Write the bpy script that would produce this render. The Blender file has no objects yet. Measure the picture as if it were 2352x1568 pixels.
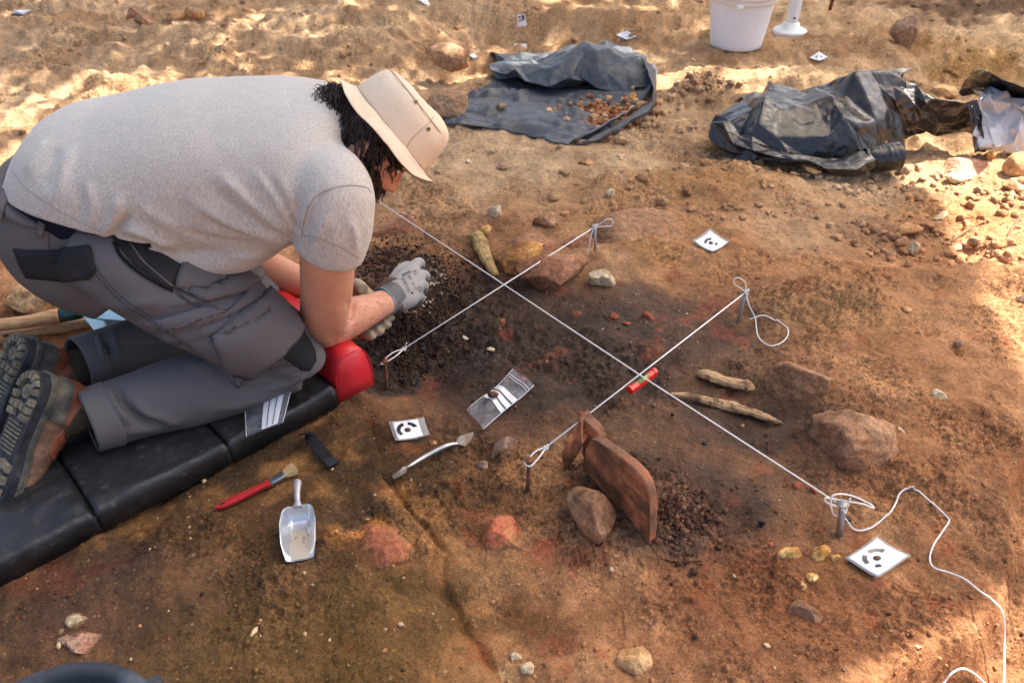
import bpy, bmesh, math, random
import numpy as np
from mathutils import Vector, Matrix, Euler

# ------------------------------------------------------------------ camera, world, sun, exposure
scene = bpy.context.scene
COL = scene.collection
CAM_H = 1.15
PITCH = math.radians(37.0)
FPX = 1750.0                      # focal length in units of a 2352 px wide picture
cam_d = bpy.data.cameras.new('camera')
cam_d.sensor_fit = 'HORIZONTAL'; cam_d.sensor_width = 36.0
cam_d.lens = 36.0 * FPX / 2352.0
cam_d.clip_start = 0.05; cam_d.clip_end = 400
cam_d.dof.use_dof = True
cam_d.dof.focus_distance = 1.75
cam_d.dof.aperture_fstop = 5.6
cam = bpy.data.objects.new('camera', cam_d); COL.objects.link(cam)
cam.location = (0, 0, CAM_H)
cam.rotation_euler = (math.pi / 2 - PITCH, 0, 0)
scene.camera = cam

SUN = Vector((0.50, 0.36, 0.79)).normalized()      # direction towards the sun
world = bpy.data.worlds.new('World'); scene.world = world
world.use_nodes = True
nt = world.node_tree; nt.nodes.clear()
sky = nt.nodes.new('ShaderNodeTexSky'); sky.sky_type = 'NISHITA'; sky.sun_disc = False; sky.dust_density = 5.0; sky.air_density = 0.8; sky.ozone_density = 0.4
sky.sun_elevation = math.asin(SUN.z); sky.sun_rotation = math.atan2(SUN.x, SUN.y)
bg = nt.nodes.new('ShaderNodeBackground'); bg.inputs['Strength'].default_value = 0.085
wo = nt.nodes.new('ShaderNodeOutputWorld')
nt.links.new(sky.outputs[0], bg.inputs[0]); nt.links.new(bg.outputs[0], wo.inputs[0])
sun_d = bpy.data.lights.new('sun', 'SUN'); sun_d.energy = 4.0; sun_d.angle = math.radians(0.53)
sun_d.color = (1.0, 0.94, 0.85)
sun_o = bpy.data.objects.new('sun', sun_d); COL.objects.link(sun_o)
sun_o.rotation_euler = SUN.to_track_quat('Z', 'Y').to_euler()
scene.view_settings.view_transform = 'Standard'; scene.view_settings.look = 'None'
scene.view_settings.gamma = 1.0; scene.view_settings.use_curve_mapping = False
scene.view_settings.exposure = 2.02
scene.render.engine = 'CYCLES'
scene.cycles.use_denoising = True
scene.cycles.max_bounces = 8; scene.cycles.diffuse_bounces = 4; scene.cycles.glossy_bounces = 3
scene.cycles.transmission_bounces = 6; scene.cycles.transparent_max_bounces = 12
scene.cycles.caustics_reflective = False; scene.cycles.caustics_refractive = False
scene.cycles.sample_clamp_indirect = 6.0

# ------------------------------------------------------------------ picture <-> place
CP, SP = math.cos(PITCH), math.sin(PITCH)
def ray(px, py):
    a = (px - 1176.0) / FPX; v = (784.0 - py) / FPX
    return Vector((a, CP + v * SP, -SP + v * CP))
def at_z(px, py, z=0.0):                       # point seen at (px,py) at height z
    r = ray(px, py); return Vector((0, 0, CAM_H)) + r * ((z - CAM_H) / r.z)
def at_y(px, py, y):                           # point seen at (px,py) at distance y
    r = ray(px, py); return Vector((0, 0, CAM_H)) + r * (y / r.y)
def at_d(px, py, d):
    return Vector((0, 0, CAM_H)) + ray(px, py) * d
def depth(p): return p[1] * CP - (p[2] - CAM_H) * SP
def mpp(p): return depth(p) / FPX              # metres per picture pixel at p
def project(P):                                # arrays of points -> picture coordinates
    P = np.asarray(P, dtype=float)
    d = P[..., 1] * CP - (P[..., 2] - CAM_H) * SP
    u = P[..., 1] * SP + (P[..., 2] - CAM_H) * CP
    return 1176 + P[..., 0] / d * FPX, 784 - u / d * FPX

def srgb(r, g, b):
    f = lambda c: (c / 255 / 12.92) if c / 255 <= 0.04045 else ((c / 255 + 0.055) / 1.055) ** 2.4
    return (f(r), f(g), f(b))

# ------------------------------------------------------------------ numpy noise
def _h(ix, iy, iz, seed):
    n = (ix.astype(np.int64) * 374761393 + iy.astype(np.int64) * 668265263 + iz.astype(np.int64) * 1440662683 + seed * 974634777) & 0xFFFFFFFF
    n = ((n ^ (n >> 13)) * 1274126177) & 0xFFFFFFFF
    n = ((n ^ (n >> 16)) * 2246822519) & 0xFFFFFFFF
    return ((n ^ (n >> 15)) & 0xFFFFFF) / float(0x1000000)
def vnoise(x, y, seed=0):                      # smooth value noise, about -1..1
    x = np.asarray(x, float); y = np.asarray(y, float)
    ix = np.floor(x); iy = np.floor(y); fx = x - ix; fy = y - iy
    fx = fx * fx * fx * (fx * (fx * 6 - 15) + 10); fy = fy * fy * fy * (fy * (fy * 6 - 15) + 10)
    z = np.zeros_like(ix)
    a = _h(ix, iy, z, seed); b = _h(ix + 1, iy, z, seed); c = _h(ix, iy + 1, z, seed); d = _h(ix + 1, iy + 1, z, seed)
    return 2 * ((a * (1 - fx) + b * fx) * (1 - fy) + (c * (1 - fx) + d * fx) * fy) - 1
def fbm(x, y, scale, octv=4, seed=0, gain=0.5):
    x = np.asarray(x, float) / scale; y = np.asarray(y, float) / scale
    s = 0; a = 1.0; t = 0
    for o in range(octv):
        c, sn = math.cos(0.7 * o + seed), math.sin(0.7 * o + seed)
        s = s + a * vnoise(x * c - y * sn + 17.3 * o, x * sn + y * c - 9.1 * o, seed + o); t += a
        a *= gain; x = x * 2.03; y = y * 2.03
    return s / t
def vnoise3(x, y, zz, seed=0):
    ix = np.floor(x); iy = np.floor(y); iz = np.floor(zz)
    fx = x - ix; fy = y - iy; fz = zz - iz
    fx, fy, fz = [f * f * (3 - 2 * f) for f in (fx, fy, fz)]
    r = 0
    for i in (0, 1):
        for j in (0, 1):
            for k in (0, 1):
                r = r + _h(ix + i, iy + j, iz + k, seed) * (fx if i else 1 - fx) * (fy if j else 1 - fy) * (fz if k else 1 - fz)
    return 2 * r - 1
def fbm3(P, scale, octv=3, seed=0, gain=0.5):
    P = np.asarray(P, float) / scale; s = 0; a = 1.0; t = 0
    for o in range(octv):
        s = s + a * vnoise3(P[:, 0] + 5.1 * o, P[:, 1] - 3.7 * o, P[:, 2] + 1.9 * o, seed + o); t += a
        a *= gain; P = P * 2.03
    return s / t
def worley(x, y, scale, seed=0):
    x = np.asarray(x, float) / scale; y = np.asarray(y, float) / scale
    ix = np.floor(x); iy = np.floor(y); best = np.full(x.shape, 9.0); val = np.zeros(x.shape); z = np.zeros_like(ix)
    for i in (-1, 0, 1):
        for j in (-1, 0, 1):
            cx = ix + i; cy = iy + j
            dx = cx + _h(cx, cy, z, seed) - x; dy = cy + _h(cx, cy, z, seed + 7) - y
            d = dx * dx + dy * dy; m = d < best
            best = np.where(m, d, best); val = np.where(m, _h(cx, cy, z, seed + 13), val)
    return np.sqrt(best), val
def sstep(a, b, x):
    t = np.clip((x - a) / (b - a), 0, 1); return t * t * (3 - 2 * t)

# ------------------------------------------------------------------ object helpers
def tag(o, label=None, cat=None, group=None, kind=None):
    if label: o['label'] = label
    if cat: o['category'] = cat
    if group: o['group'] = group
    if kind: o['kind'] = kind
    return o
def empty(name, loc, label=None, cat=None, group=None, rz=0.0):
    o = bpy.data.objects.new(name, None); COL.objects.link(o); o.location = loc; o.rotation_euler = (0, 0, rz)
    o.empty_display_size = 0.05
    return tag(o, label, cat, group)
def add(name, me, mat=None, parent=None, loc=None):
    o = bpy.data.objects.new(name, me); COL.objects.link(o)
    if mat is not None and len(me.materials) == 0: me.materials.append(mat)
    if parent is not None:
        o.parent = parent
        if parent.parent is None:
            pm = Matrix.Translation(parent.location) @ parent.rotation_euler.to_matrix().to_4x4()
            o.matrix_parent_inverse = pm.inverted()      # geometry is written in world coordinates
    if loc is not None: o.location = loc
    return o
def mesh_np(name, V, F, smooth=True):
    me = bpy.data.meshes.new(name)
    V = np.asarray(V, dtype=np.float32)
    if isinstance(F, np.ndarray):
        n, k = F.shape
        me.vertices.add(len(V)); me.vertices.foreach_set('co', V.ravel())
        me.loops.add(n * k); me.loops.foreach_set('vertex_index', F.astype(np.int32).ravel())
        me.polygons.add(n); me.polygons.foreach_set('loop_start', np.arange(0, n * k, k, dtype=np.int32))
        me.polygons.foreach_set('loop_total', np.full(n, k, dtype=np.int32))
        me.update(calc_edges=True)
    else:
        me.from_pydata([tuple(v) for v in V], [], [tuple(f) for f in F]); me.update()
    if smooth: me.polygons.foreach_set('use_smooth', np.ones(len(me.polygons), dtype=bool))
    return me
def color_attr(me, name, C):
    a = me.color_attributes.new(name, 'FLOAT_COLOR', 'POINT')
    C = np.concatenate([np.asarray(C, np.float32), np.ones((len(C), 1), np.float32)], 1)
    a.data.foreach_set('color', C.ravel())
def float_attr(me, name, v):
    a = me.attributes.new(name, 'FLOAT', 'POINT'); a.data.foreach_set('value', np.asarray(v, np.float32))
def bm_mesh(name, bm, smooth=True):
    me = bpy.data.meshes.new(name); bm.normal_update(); bm.to_mesh(me); bm.free()
    if smooth: me.polygons.foreach_set('use_smooth', np.ones(len(me.polygons), dtype=bool))
    return me
def evaluated(me, mods):
    """run modifiers on a mesh and return the resulting mesh"""
    o = bpy.data.objects.new('tmp', me); COL.objects.link(o)
    for typ, kw in mods:
        m = o.modifiers.new(typ, typ)
        for k, v in kw.items(): setattr(m, k, v)
    dg = bpy.context.evaluated_depsgraph_get(); dg.update()
    r = bpy.data.meshes.new_from_object(o.evaluated_get(dg))
    bpy.data.objects.remove(o); bpy.data.meshes.remove(me)
    r.polygons.foreach_set('use_smooth', np.ones(len(r.polygons), dtype=bool))
    return r
def get_co(me):
    V = np.empty(len(me.vertices) * 3, np.float32); me.vertices.foreach_get('co', V); return V.reshape(-1, 3).astype(float)
def get_no(me):
    V = np.empty(len(me.vertices) * 3, np.float32); me.vertices.foreach_get('normal', V); return V.reshape(-1, 3).astype(float)
def set_co(me, V):
    me.vertices.foreach_set('co', np.asarray(V, np.float32).ravel()); me.update()
def catmull(pts, n):
    """resample a polyline of arrays with a Catmull-Rom spline; n samples per span"""
    P = [np.asarray(p, float) for p in pts]
    P = [2 * P[0] - P[1]] + P + [2 * P[-1] - P[-2]]
    out = []
    for i in range(1, len(P) - 2):
        for k in range(n):
            t = k / n; a, b, c, d = P[i - 1], P[i], P[i + 1], P[i + 2]
            out.append(0.5 * ((2 * b) + (-a + c) * t + (2 * a - 5 * b + 4 * c - d) * t * t + (-a + 3 * b - 3 * c + d) * t ** 3))
    out.append(P[-2]); return np.array(out)
def tube(pts, rad, seg=8, closed=False, caps=True):
    """round tube along points; rad a number or one per point -> V, F"""
    P = np.asarray(pts, float); n = len(P)
    R = np.full(n, rad, float) if np.isscalar(rad) else np.asarray(rad, float)
    T = np.gradient(P, axis=0); T /= np.linalg.norm(T, axis=1)[:, None] + 1e-12
    up = np.array([0, 0, 1.0]) if abs(T[0][2]) < 0.9 else np.array([1.0, 0, 0])
    N = np.cross(T[0], up); N /= np.linalg.norm(N); V = []; F = []
    for i in range(n):
        N = N - T[i] * np.dot(N, T[i]); N /= np.linalg.norm(N) + 1e-12
        B = np.cross(T[i], N)
        for k in range(seg):
            a = 2 * math.pi * k / seg
            V.append(P[i] + R[i] * (math.cos(a) * N + math.sin(a) * B))
    for i in range(n - 1):
        for k in range(seg):
            k2 = (k + 1) % seg
            F.append((i * seg + k, i * seg + k2, (i + 1) * seg + k2, (i + 1) * seg + k))
    if caps:
        F.append(tuple(range(seg))[::-1]); F.append(tuple((n - 1) * seg + k for k in range(seg)))
    return np.array(V), F
def merge(*parts):
    V = []; F = []; o = 0
    for v, f in parts:
        V.append(np.asarray(v, float)); F += [tuple(int(i) + o for i in q) for q in f]; o += len(v)
    return np.concatenate(V), F
def box_vf(c, sx, sy, sz, X=(1, 0, 0), Y=(0, 1, 0), Z=(0, 0, 1)):
    c, X, Y, Z = [np.asarray(a, float) for a in (c, X, Y, Z)]
    V = [c + X * sx * a / 2 + Y * sy * b / 2 + Z * sz * d / 2 for d in (-1, 1) for b in (-1, 1) for a in (-1, 1)]
    return np.array(V), [(0, 2, 3, 1), (4, 5, 7, 6), (0, 1, 5, 4), (2, 6, 7, 3), (0, 4, 6, 2), (1, 3, 7, 5)]

# ------------------------------------------------------------------ materials
class MatB:
    def __init__(s, name, rough=0.8, spec=0.3):
        s.m = bpy.data.materials.new(name); s.m.use_nodes = True; s.nt = s.m.node_tree
        s.b = s.nt.nodes['Principled BSDF']; s.b.inputs['Roughness'].default_value = rough
        s.b.inputs['Specular IOR Level'].default_value = spec; s._co = None
    def n(s, t, **kw):
        x = s.nt.nodes.new(t)
        for k, v in kw.items(): setattr(x, k, v)
        return x
    def l(s, a, b): s.nt.links.new(a, b)
    def co(s):
        if s._co is None: s._co = s.n('ShaderNodeTexCoord').outputs['Object']
        return s._co
    def map(s, scale=(1, 1, 1), rot=(0, 0, 0), src=None):
        m = s.n('ShaderNodeMapping'); m.inputs['Scale'].default_value = scale; m.inputs['Rotation'].default_value = rot
        s.l(src or s.co(), m.inputs[0]); return m.outputs[0]
    def noise(s, scale, detail=4, rough=0.55, vec=None, dist=0.0):
        x = s.n('ShaderNodeTexNoise'); x.inputs['Scale'].default_value = scale; x.inputs['Detail'].default_value = detail
        x.inputs['Roughness'].default_value = rough; x.inputs['Distortion'].default_value = dist
        s.l(vec or s.co(), x.inputs['Vector']); return x.outputs[0]
    def voro(s, scale, out='Distance', vec=None, rnd=1.0, feature='F1'):
        x = s.n('ShaderNodeTexVoronoi'); x.feature = feature; x.inputs['Scale'].default_value = scale; x.inputs['Randomness'].default_value = rnd
        s.l(vec or s.co(), x.inputs['Vector']); return x.outputs[out]
    def ramp(s, fac, stops, interp='LINEAR'):
        r = s.n('ShaderNodeValToRGB'); r.color_ramp.interpolation = interp; e = r.color_ramp.elements
        while len(e) < len(stops): e.new(0.5)
        for q, (p, c) in zip(e, stops): q.position = p; q.color = (*c, 1) if len(c) == 3 else c
        s.l(fac, r.inputs[0]); return r.outputs[0]
    def rng(s, v, a, b, c, d):
        r = s.n('ShaderNodeMapRange'); s.l(v, r.inputs[0])
        for i, x in enumerate((a, b, c, d)): r.inputs[i + 1].default_value = x
        return r.outputs[0]
    def mix(s, fac, a, b, mode='MIX'):
        m = s.n('ShaderNodeMix'); m.data_type = 'RGBA'; m.blend_type = mode
        for inp, v in ((m.inputs[0], fac), (m.inputs[6], a), (m.inputs[7], b)):
            if isinstance(v, (int, float)): inp.default_value = v
            elif isinstance(v, tuple): inp.default_value = (*v, 1)
            else: s.l(v, inp)
        return m.outputs[2]
    def math(s, op, a, b=0.0):
        m = s.n('ShaderNodeMath'); m.operation = op
        for inp, v in ((m.inputs[0], a), (m.inputs[1], b)):
            if isinstance(v, (int, float)): inp.default_value = v
            else: s.l(v, inp)
        return m.outputs[0]
    def attr(s, name, out='Color'):
        a = s.n('ShaderNodeAttribute'); a.attribute_name = name; return a.outputs[out]
    def color(s, v):
        if isinstance(v, tuple): s.b.inputs['Base Color'].default_value = (*v, 1)
        else: s.l(v, s.b.inputs['Base Color'])
        return s
    def set(s, name, v):
        if isinstance(v, (int, float)): s.b.inputs[name].default_value = v
        else: s.l(v, s.b.inputs[name])
        return s
    def bump(s, h, strength=0.4, dist=0.002, chain=None):
        b = s.n('ShaderNodeBump'); b.inputs['Strength'].default_value = strength; b.inputs['Distance'].default_value = dist
        s.l(h, b.inputs['Height'])
        if chain is not None: s.l(chain, b.inputs['Normal'])
        s.l(b.outputs[0], s.b.inputs['Normal']); return b.outputs[0]
def flat(name, c, rough=0.7, spec=0.3, var=0.12, scale=40, metal=0.0, bump=0.0, bscale=200):
    """plain coloured material with slight wear"""
    m = MatB(name, rough, spec)
    n = m.noise(scale, 5, 0.6)
    m.color(m.mix(n, tuple(x * (1 - var) for x in c), tuple(min(1, x * (1 + var)) for x in c)))
    m.set('Metallic', metal)
    m.set('Roughness', m.rng(m.noise(scale * 1.7, 3), 0.3, 0.7, max(0.02, rough - 0.08), min(1, rough + 0.08)))
    if bump: m.bump(m.noise(bscale, 4), bump, 0.001)
    return m.m

# ------------------------------------------------------------------ the ground
def g0(px, py): return at_z(px, py, 0.0)
HOLLOWS = [   # picture point, radius across, radius away, depth (m, minus = hollow), sharpness
    (930, 800, .13, .13, -.045, 1.4), (980, 700, .16, .14, -.02, 1.0), (1750, 925, .10, .09, -.03, 1.2),
    (1205, 75, .52, .30, -.17, 2.6), (1040, 45, .34, .16, -.07, 2.0), (2290, 150, .55, .33, -.16, 2.2), (2110, 300, .35, .3, -.03, 1.0),
    (1560, 1200, .10, .08, -.015, 1.2), (1330, 1020, .05, .1, -.02, 1.2), (1390, 1130, .05, .05, -.02, 1.2),
    (2080, 560, .24, .14, -.03, 1.2), (1880, 330, .5, .12, -.03, 1.2),
    (1700, 420, .35, .14, .05, 1.2), (1840, 640, .30, .2, .02, 1.0), (1850, 715, .17, .09, .06, 1.4), (1960, 730, .10, .07, .02, 1.2),
    (1985, 880, .22, .14, .02, 1.0), (2150, 760, .25, .2, .02, 1.0), (2240, 640, .25, .06, .05, 1.6), (1790, 200, .6, .16, .07, 1.4),
    (100, 690, .2, .12, .04, 1.2), (150, 560, .3, .3, .02, 1.0), (940, 1260, .16, .08, .012, 1.6), (1450, 1510, .1, .07, .01, 1.4),
    (1000, 1130, .3, .1, .012, 1.0), (1160, 1240, .12, .1, .012, 1.0), (800, 290, .6, .25, .03, 1.0), (500, 110, .5, .15, .05, 1.2),
    (250, 90, .5, .15, .04, 1.2), (700, 110, .4, .12, .04, 1.2), (850, 60, .5, .12, .06, 1.4), (80, 200, .6, .14, .04, 1.2),
    (250, 200, .4, .05, .04, 1.2), (1500, 60, .5, .2, .04, 1.2), (1420, 440, .3, .14, .025, 1.0),
    (1192, 612, .085, .06, .022, 1.4), (1270, 652, .13, .06, .020, 1.4), (1840, 925, .12, .08, .020, 1.4), (1955, 1060, .19, .11, .030, 1.3), (1365, 1215, .10, .07, .012, 1.4), (1163, 1275, .075, .07, .016, 1.4), (1480, 585, .2, .08, .022, 1.4), (1850, 1290, .07, .05, .012, 1.3), (2060, 900, .2, .14, .02, 1.2),
]
HC = [(g0(a, b), rx, ry, d, s) for a, b, rx, ry, d, s in HOLLOWS]
def seg_dist(x, y, pts):
    """signed side and distance to a polyline given in picture points"""
    P = [g0(*p) for p in pts]; best = np.full(np.shape(x), 1e9); side = np.zeros(np.shape(x))
    for a, b in zip(P[:-1], P[1:]):
        dx, dy = b.x - a.x, b.y - a.y; L = dx * dx + dy * dy
        t = np.clip(((x - a.x) * dx + (y - a.y) * dy) / L, 0, 1)
        ex = x - a.x - t * dx; ey = y - a.y - t * dy; d = np.hypot(ex, ey)
        m = d < best; best = np.where(m, d, best); side = np.where(m, np.sign(dx * ey - dy * ex), side)
    return best * side
EDGE = [(2420, 760), (2390, 950), (2300, 1100), (2318, 1280), (2290, 1400), (2200, 1475), (2080, 1530), (1960, 1600), (1700, 1720)]
CUT = [(880, 1090), (930, 1200), (985, 1270), (1040, 1370), (1100, 1470), (1150, 1600), (1240, 1800)]
def h_base(x, y):
    x = np.asarray(x, float); y = np.asarray(y, float)
    wx = x + 0.03 * fbm(x, y, .12, 2, 5); wy = y + 0.03 * fbm(x, y, .12, 2, 6)
    h = 0.026 * fbm(x, y, .45, 3, 1) + 0.018 * fbm(wx, wy, .17, 3, 8)
    back = sstep(2.0, 3.0, y)
    h = h + back * (0.060 * fbm(wx * .6, wy * 1.5, .42, 4, 2) + 0.02 * fbm(wx * .5, wy * 1.6, .12, 3, 11)) + 0.03 * sstep(3.0, 5.5, y)
    left = sstep(-.35, -.9, x) * sstep(1.45, 1.75, y)
    h = h + left * 0.03 * fbm(wx, wy, .25, 3, 3)
    for c, rx, ry, d, s in HC:
        q = np.hypot((wx - c.x) / rx, (wy - c.y) / ry)
        h = h + d * np.exp(-np.power(q, 2 * s) * 0.9)
    e = seg_dist(wx, wy, EDGE)                       # the block of unexcavated earth ends here
    h = h - 0.085 * sstep(-.006, .045, e) - 0.03 * sstep(.0, .35, e)
    c = seg_dist(wx, wy, CUT)
    h = h - 0.028 * sstep(-.006, .022, c) * sstep(.6, .1, c) - 0.012 * np.exp(-((c - .014) / .014) ** 2)
    return h
PRESS = [(940, 992, .05, .045), (1150, 930, .075, .07), (2012, 1285, .06, .055), (1632, 560, .05, .05), (690, 1240, .045, .07), (990, 1060, .10, .045), (600, 1128, .085, .045), (1880, 134, .06, .06), (1438, 88, .07, .07), (970, 8, .08, .08), (740, 1040, .05, .06)]
PRC = [(g0(a, b), rx, ry) for a, b, rx, ry in PRESS]
def h_fine(x, y):
    h = h_fine0(x, y); k = np.ones(np.shape(x))
    for c, rx, ry in PRC: k = np.minimum(k, sstep(.75, 1.25, np.hypot((x - c.x) / rx, (y - c.y) / ry)))
    return h * (.12 + .88 * k) - .002 * (1 - k)
def crumbly(x, y): return .12 + .95 * sstep(-.02, .50, fbm(x, y, .22, 4, 21) + .20 * zone_dark(x, y) + .12 * fbm(x, y, .05, 2, 29))
def h_fine0(x, y):
    rough = crumbly(x, y)
    dark = zone_dark(x, y)
    f1, v1 = worley(x + .004 * vnoise(x * 90, y * 90, 3), y + .004 * vnoise(x * 90, y * 90, 4), .022, 31)
    f2, v2 = worley(x, y, .010, 32)
    clod = np.clip(.55 - f1, 0, 1) * (v1 > .72) * (.2 + v1)
    crumb = np.clip(.6 - f2, 0, 1) * (v2 > .62) * v2
    lump = fbm(x, y, .026, 5, 25, .66); lump = np.sign(lump) * np.abs(lump) ** .8
    h = 0.011 * fbm(x, y, .06, 5, 22, .5) + rough * (0.0105 * lump + 0.022 * clod * (0.30 + .35 * dark) + 0.018 * crumb * (.42 + .22 * dark)) 
    h = h + (.35 + .65 * rough) * (.0016 * vnoise(x / .006, y / .006, 91) + .0010 * vnoise(x / .0032, y / .0032, 92))
    # gouges and dry cracks
    cr = np.abs(fbm(x, y, .16, 3, 41)); h = h - 0.003 * np.exp(-(cr / .008) ** 2) * sstep(.0, .3, fbm(x, y, .3, 2, 42))
    st = fbm(x * 1.0 + y * .6, (y - x * .6) * 4, .11, 3, 44); h = h + 0.007 * st * sstep(-.15, .2, fbm(x, y, .35, 2, 45))
    far = sstep(2.2, 3.2, y)
    f3, v3 = worley(x, y * 1.2, .07, 36)
    h = h + far * (0.022 * fbm(x, y * 1.5, .09, 4, 23) + 0.045 * np.clip(.5 - f3, 0, 1) * (v3 > .4) * v3)
    return h
ZD = [(1000, 760, .30, .24, 1.0), (930, 640, .22, .2, .8), (1300, 820, .54, .34, .88), (1500, 760, .48, .26, .78), (1150, 700, .4, .24, .86), (1450, 920, .4, .18, .7), (1560, 1130, .28, .2, .82), (1720, 960, .3, .15, .85), (1600, 880, .34, .18, .72), (1700, 1090, .24, .14, .6),
      (1470, 1050, .2, .12, .7), (1050, 640, .2, .14, .6), (300, 1430, .42, .2, .55), (620, 1260, .3, .16, .5), (1800, 1180, .16, .12, .35), (1100, 560, .25, .12, .35), (2040, 520, .2, .12, .3)]
ZDC = [(g0(a, b), rx, ry, w) for a, b, rx, ry, w in ZD]
def zone_dark(x, y):
    wx = x + 0.08 * fbm(x, y, .2, 3, 51); wy = y + 0.08 * fbm(x, y, .2, 3, 52)
    m = np.zeros(np.shape(x))
    for c, rx, ry, w in ZDC:
        q = np.hypot((wx - c.x) / rx, (wy - c.y) / ry); m = np.maximum(m, w * (1 - sstep(.45, 1.15, q)))
    return m
def ground_z(x, y):
    a = np.array([x]); b = np.array([y]); return float(h_base(a, b)[0] + h_fine(a, b)[0])
_gx = np.arange(-5, 5.001, .0125); _gy = np.arange(-1.0, 7.501, .0125)
_GH = h_base(*[a.ravel() for a in np.meshgrid(_gx, _gy)]).reshape(len(_gy), len(_gx))
def base_z(x, y):                                    # height looked up on a fine grid
    u = min(max((x + 5) / .0125, 0), len(_gx) - 1.001); v = min(max((y + 1) / .0125, 0), len(_gy) - 1.001); i, j = int(u), int(v); u -= i; v -= j
    return float((_GH[j, i] * (1 - u) + _GH[j, i + 1] * u) * (1 - v) + (_GH[j + 1, i] * (1 - u) + _GH[j + 1, i + 1] * u) * v)
def G(px, py, lift=0.0):                             # the ground point seen at (px,py)
    z = 0.0
    for _ in range(6):
        p = at_z(px, py, z); z = 0.5 * z + 0.5 * base_z(p.x, p.y) if _ else base_z(p.x, p.y)
    p = at_z(px, py, z); p.z = base_z(p.x, p.y) + lift
    return p

SPOTS = [  # picture point, radii (m), colour, strength : patches of differently coloured earth, one of them painted shade
    (1160, 745, .03, .025, (150, 62, 44), .9), (1510, 590, .12, .10, (150, 112, 72), .55), (1520, 735, .025, .02, (140, 58, 42), .8), (1660, 770, .04, .03, (150, 45, 38), .6),
    (1740, 930, .03, .02, (150, 50, 40), .35), (1690, 890, .04, .03, (140, 50, 40), .5), (1250, 1265, .05, .03, (168, 72, 50), .7), (1085, 1195, .05, .02, (180, 95, 62), .7),
    (1400, 1270, .04, .03, (158, 60, 48), .6), (1330, 1290, .02, .03, (160, 52, 46), .6), (1250, 1255, .02, .02, (175, 60, 45), .6),
    (940, 875, .02, .015, (185, 85, 50), .7), (1180, 860, .05, .03, (125, 62, 42), .5), (1600, 1000, .05, .03, (120, 65, 45), .5),
    (1830, 1115, .03, .02, (150, 66, 44), .7), (1690, 1130, .04, .02, (135, 60, 40), .5), (1910, 1300, .05, .04, (190, 150, 82), .4),
    (830, 1230, .10, .02, (190, 132, 70), .75), (770, 1260, .05, .02, (190, 125, 62), .6), (940, 1235, .04, .012, (200, 150, 95), .6), (1190, 1520, .02, .02, (205, 175, 130), .7),
    (850, 1290, .12, .05, (112, 66, 46), .6), (90, 1330, .12, .05, (112, 68, 50), .6), (170, 1440, .1, .06, (120, 85, 62), .5), (860, 1440, .3, .14, (122, 92, 56), .55),
    (560, 1520, .3, .1, (112, 86, 50), .5), (560, 1200, .2, .1, (112, 80, 44), .45), (700, 1380, .2, .12, (104, 78, 44), .5), (1700, 1400, .4, .2, (128, 82, 56), .5),
    (2000, 1420, .35, .2, (138, 92, 62), .5), (2130, 1100, .3, .2, (142, 98, 68), .5), (1900, 740, .25, .10, (176, 134, 92), .6), (2100, 700, .35, .16, (168, 126, 90), .5),
    (1480, 530, .3, .16, (158, 116, 74), .4), (1250, 470, .15, .05, (176, 140, 98), .45), (2260, 110, .35, .2, (150, 112, 56), .6), (2150, 200, .4, .2, (120, 92, 66), .5),
    (2250, 30, .9, .35, (92, 72, 58), .8), (1880, 110, .5, .2, (140, 108, 80), .5), (1220, 60, .4, .15, (140, 104, 66), .5), (960, 100, .2, .06, (120, 86, 60), .5),  # first patch paints in the shade of the far right corner
    (2200, 490, .3, .14, (160, 112, 72), .5), (1600, 430, .5, .16, (168, 124, 80), .5), (60, 600, .3, .3, (150, 100, 60), .5), (150, 770, .3, .08, (112, 70, 40), .7),
    (1040, 500, .2, .06, (96, 72, 54), .5), (960, 540, .2, .08, (96, 74, 56), .5), (2320, 1250, .08, .2, (96, 66, 46), .5)]
SPC = [(g0(a, b), rx, ry, np.array(srgb(*c)), w) for a, b, rx, ry, c, w in SPOTS]
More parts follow.
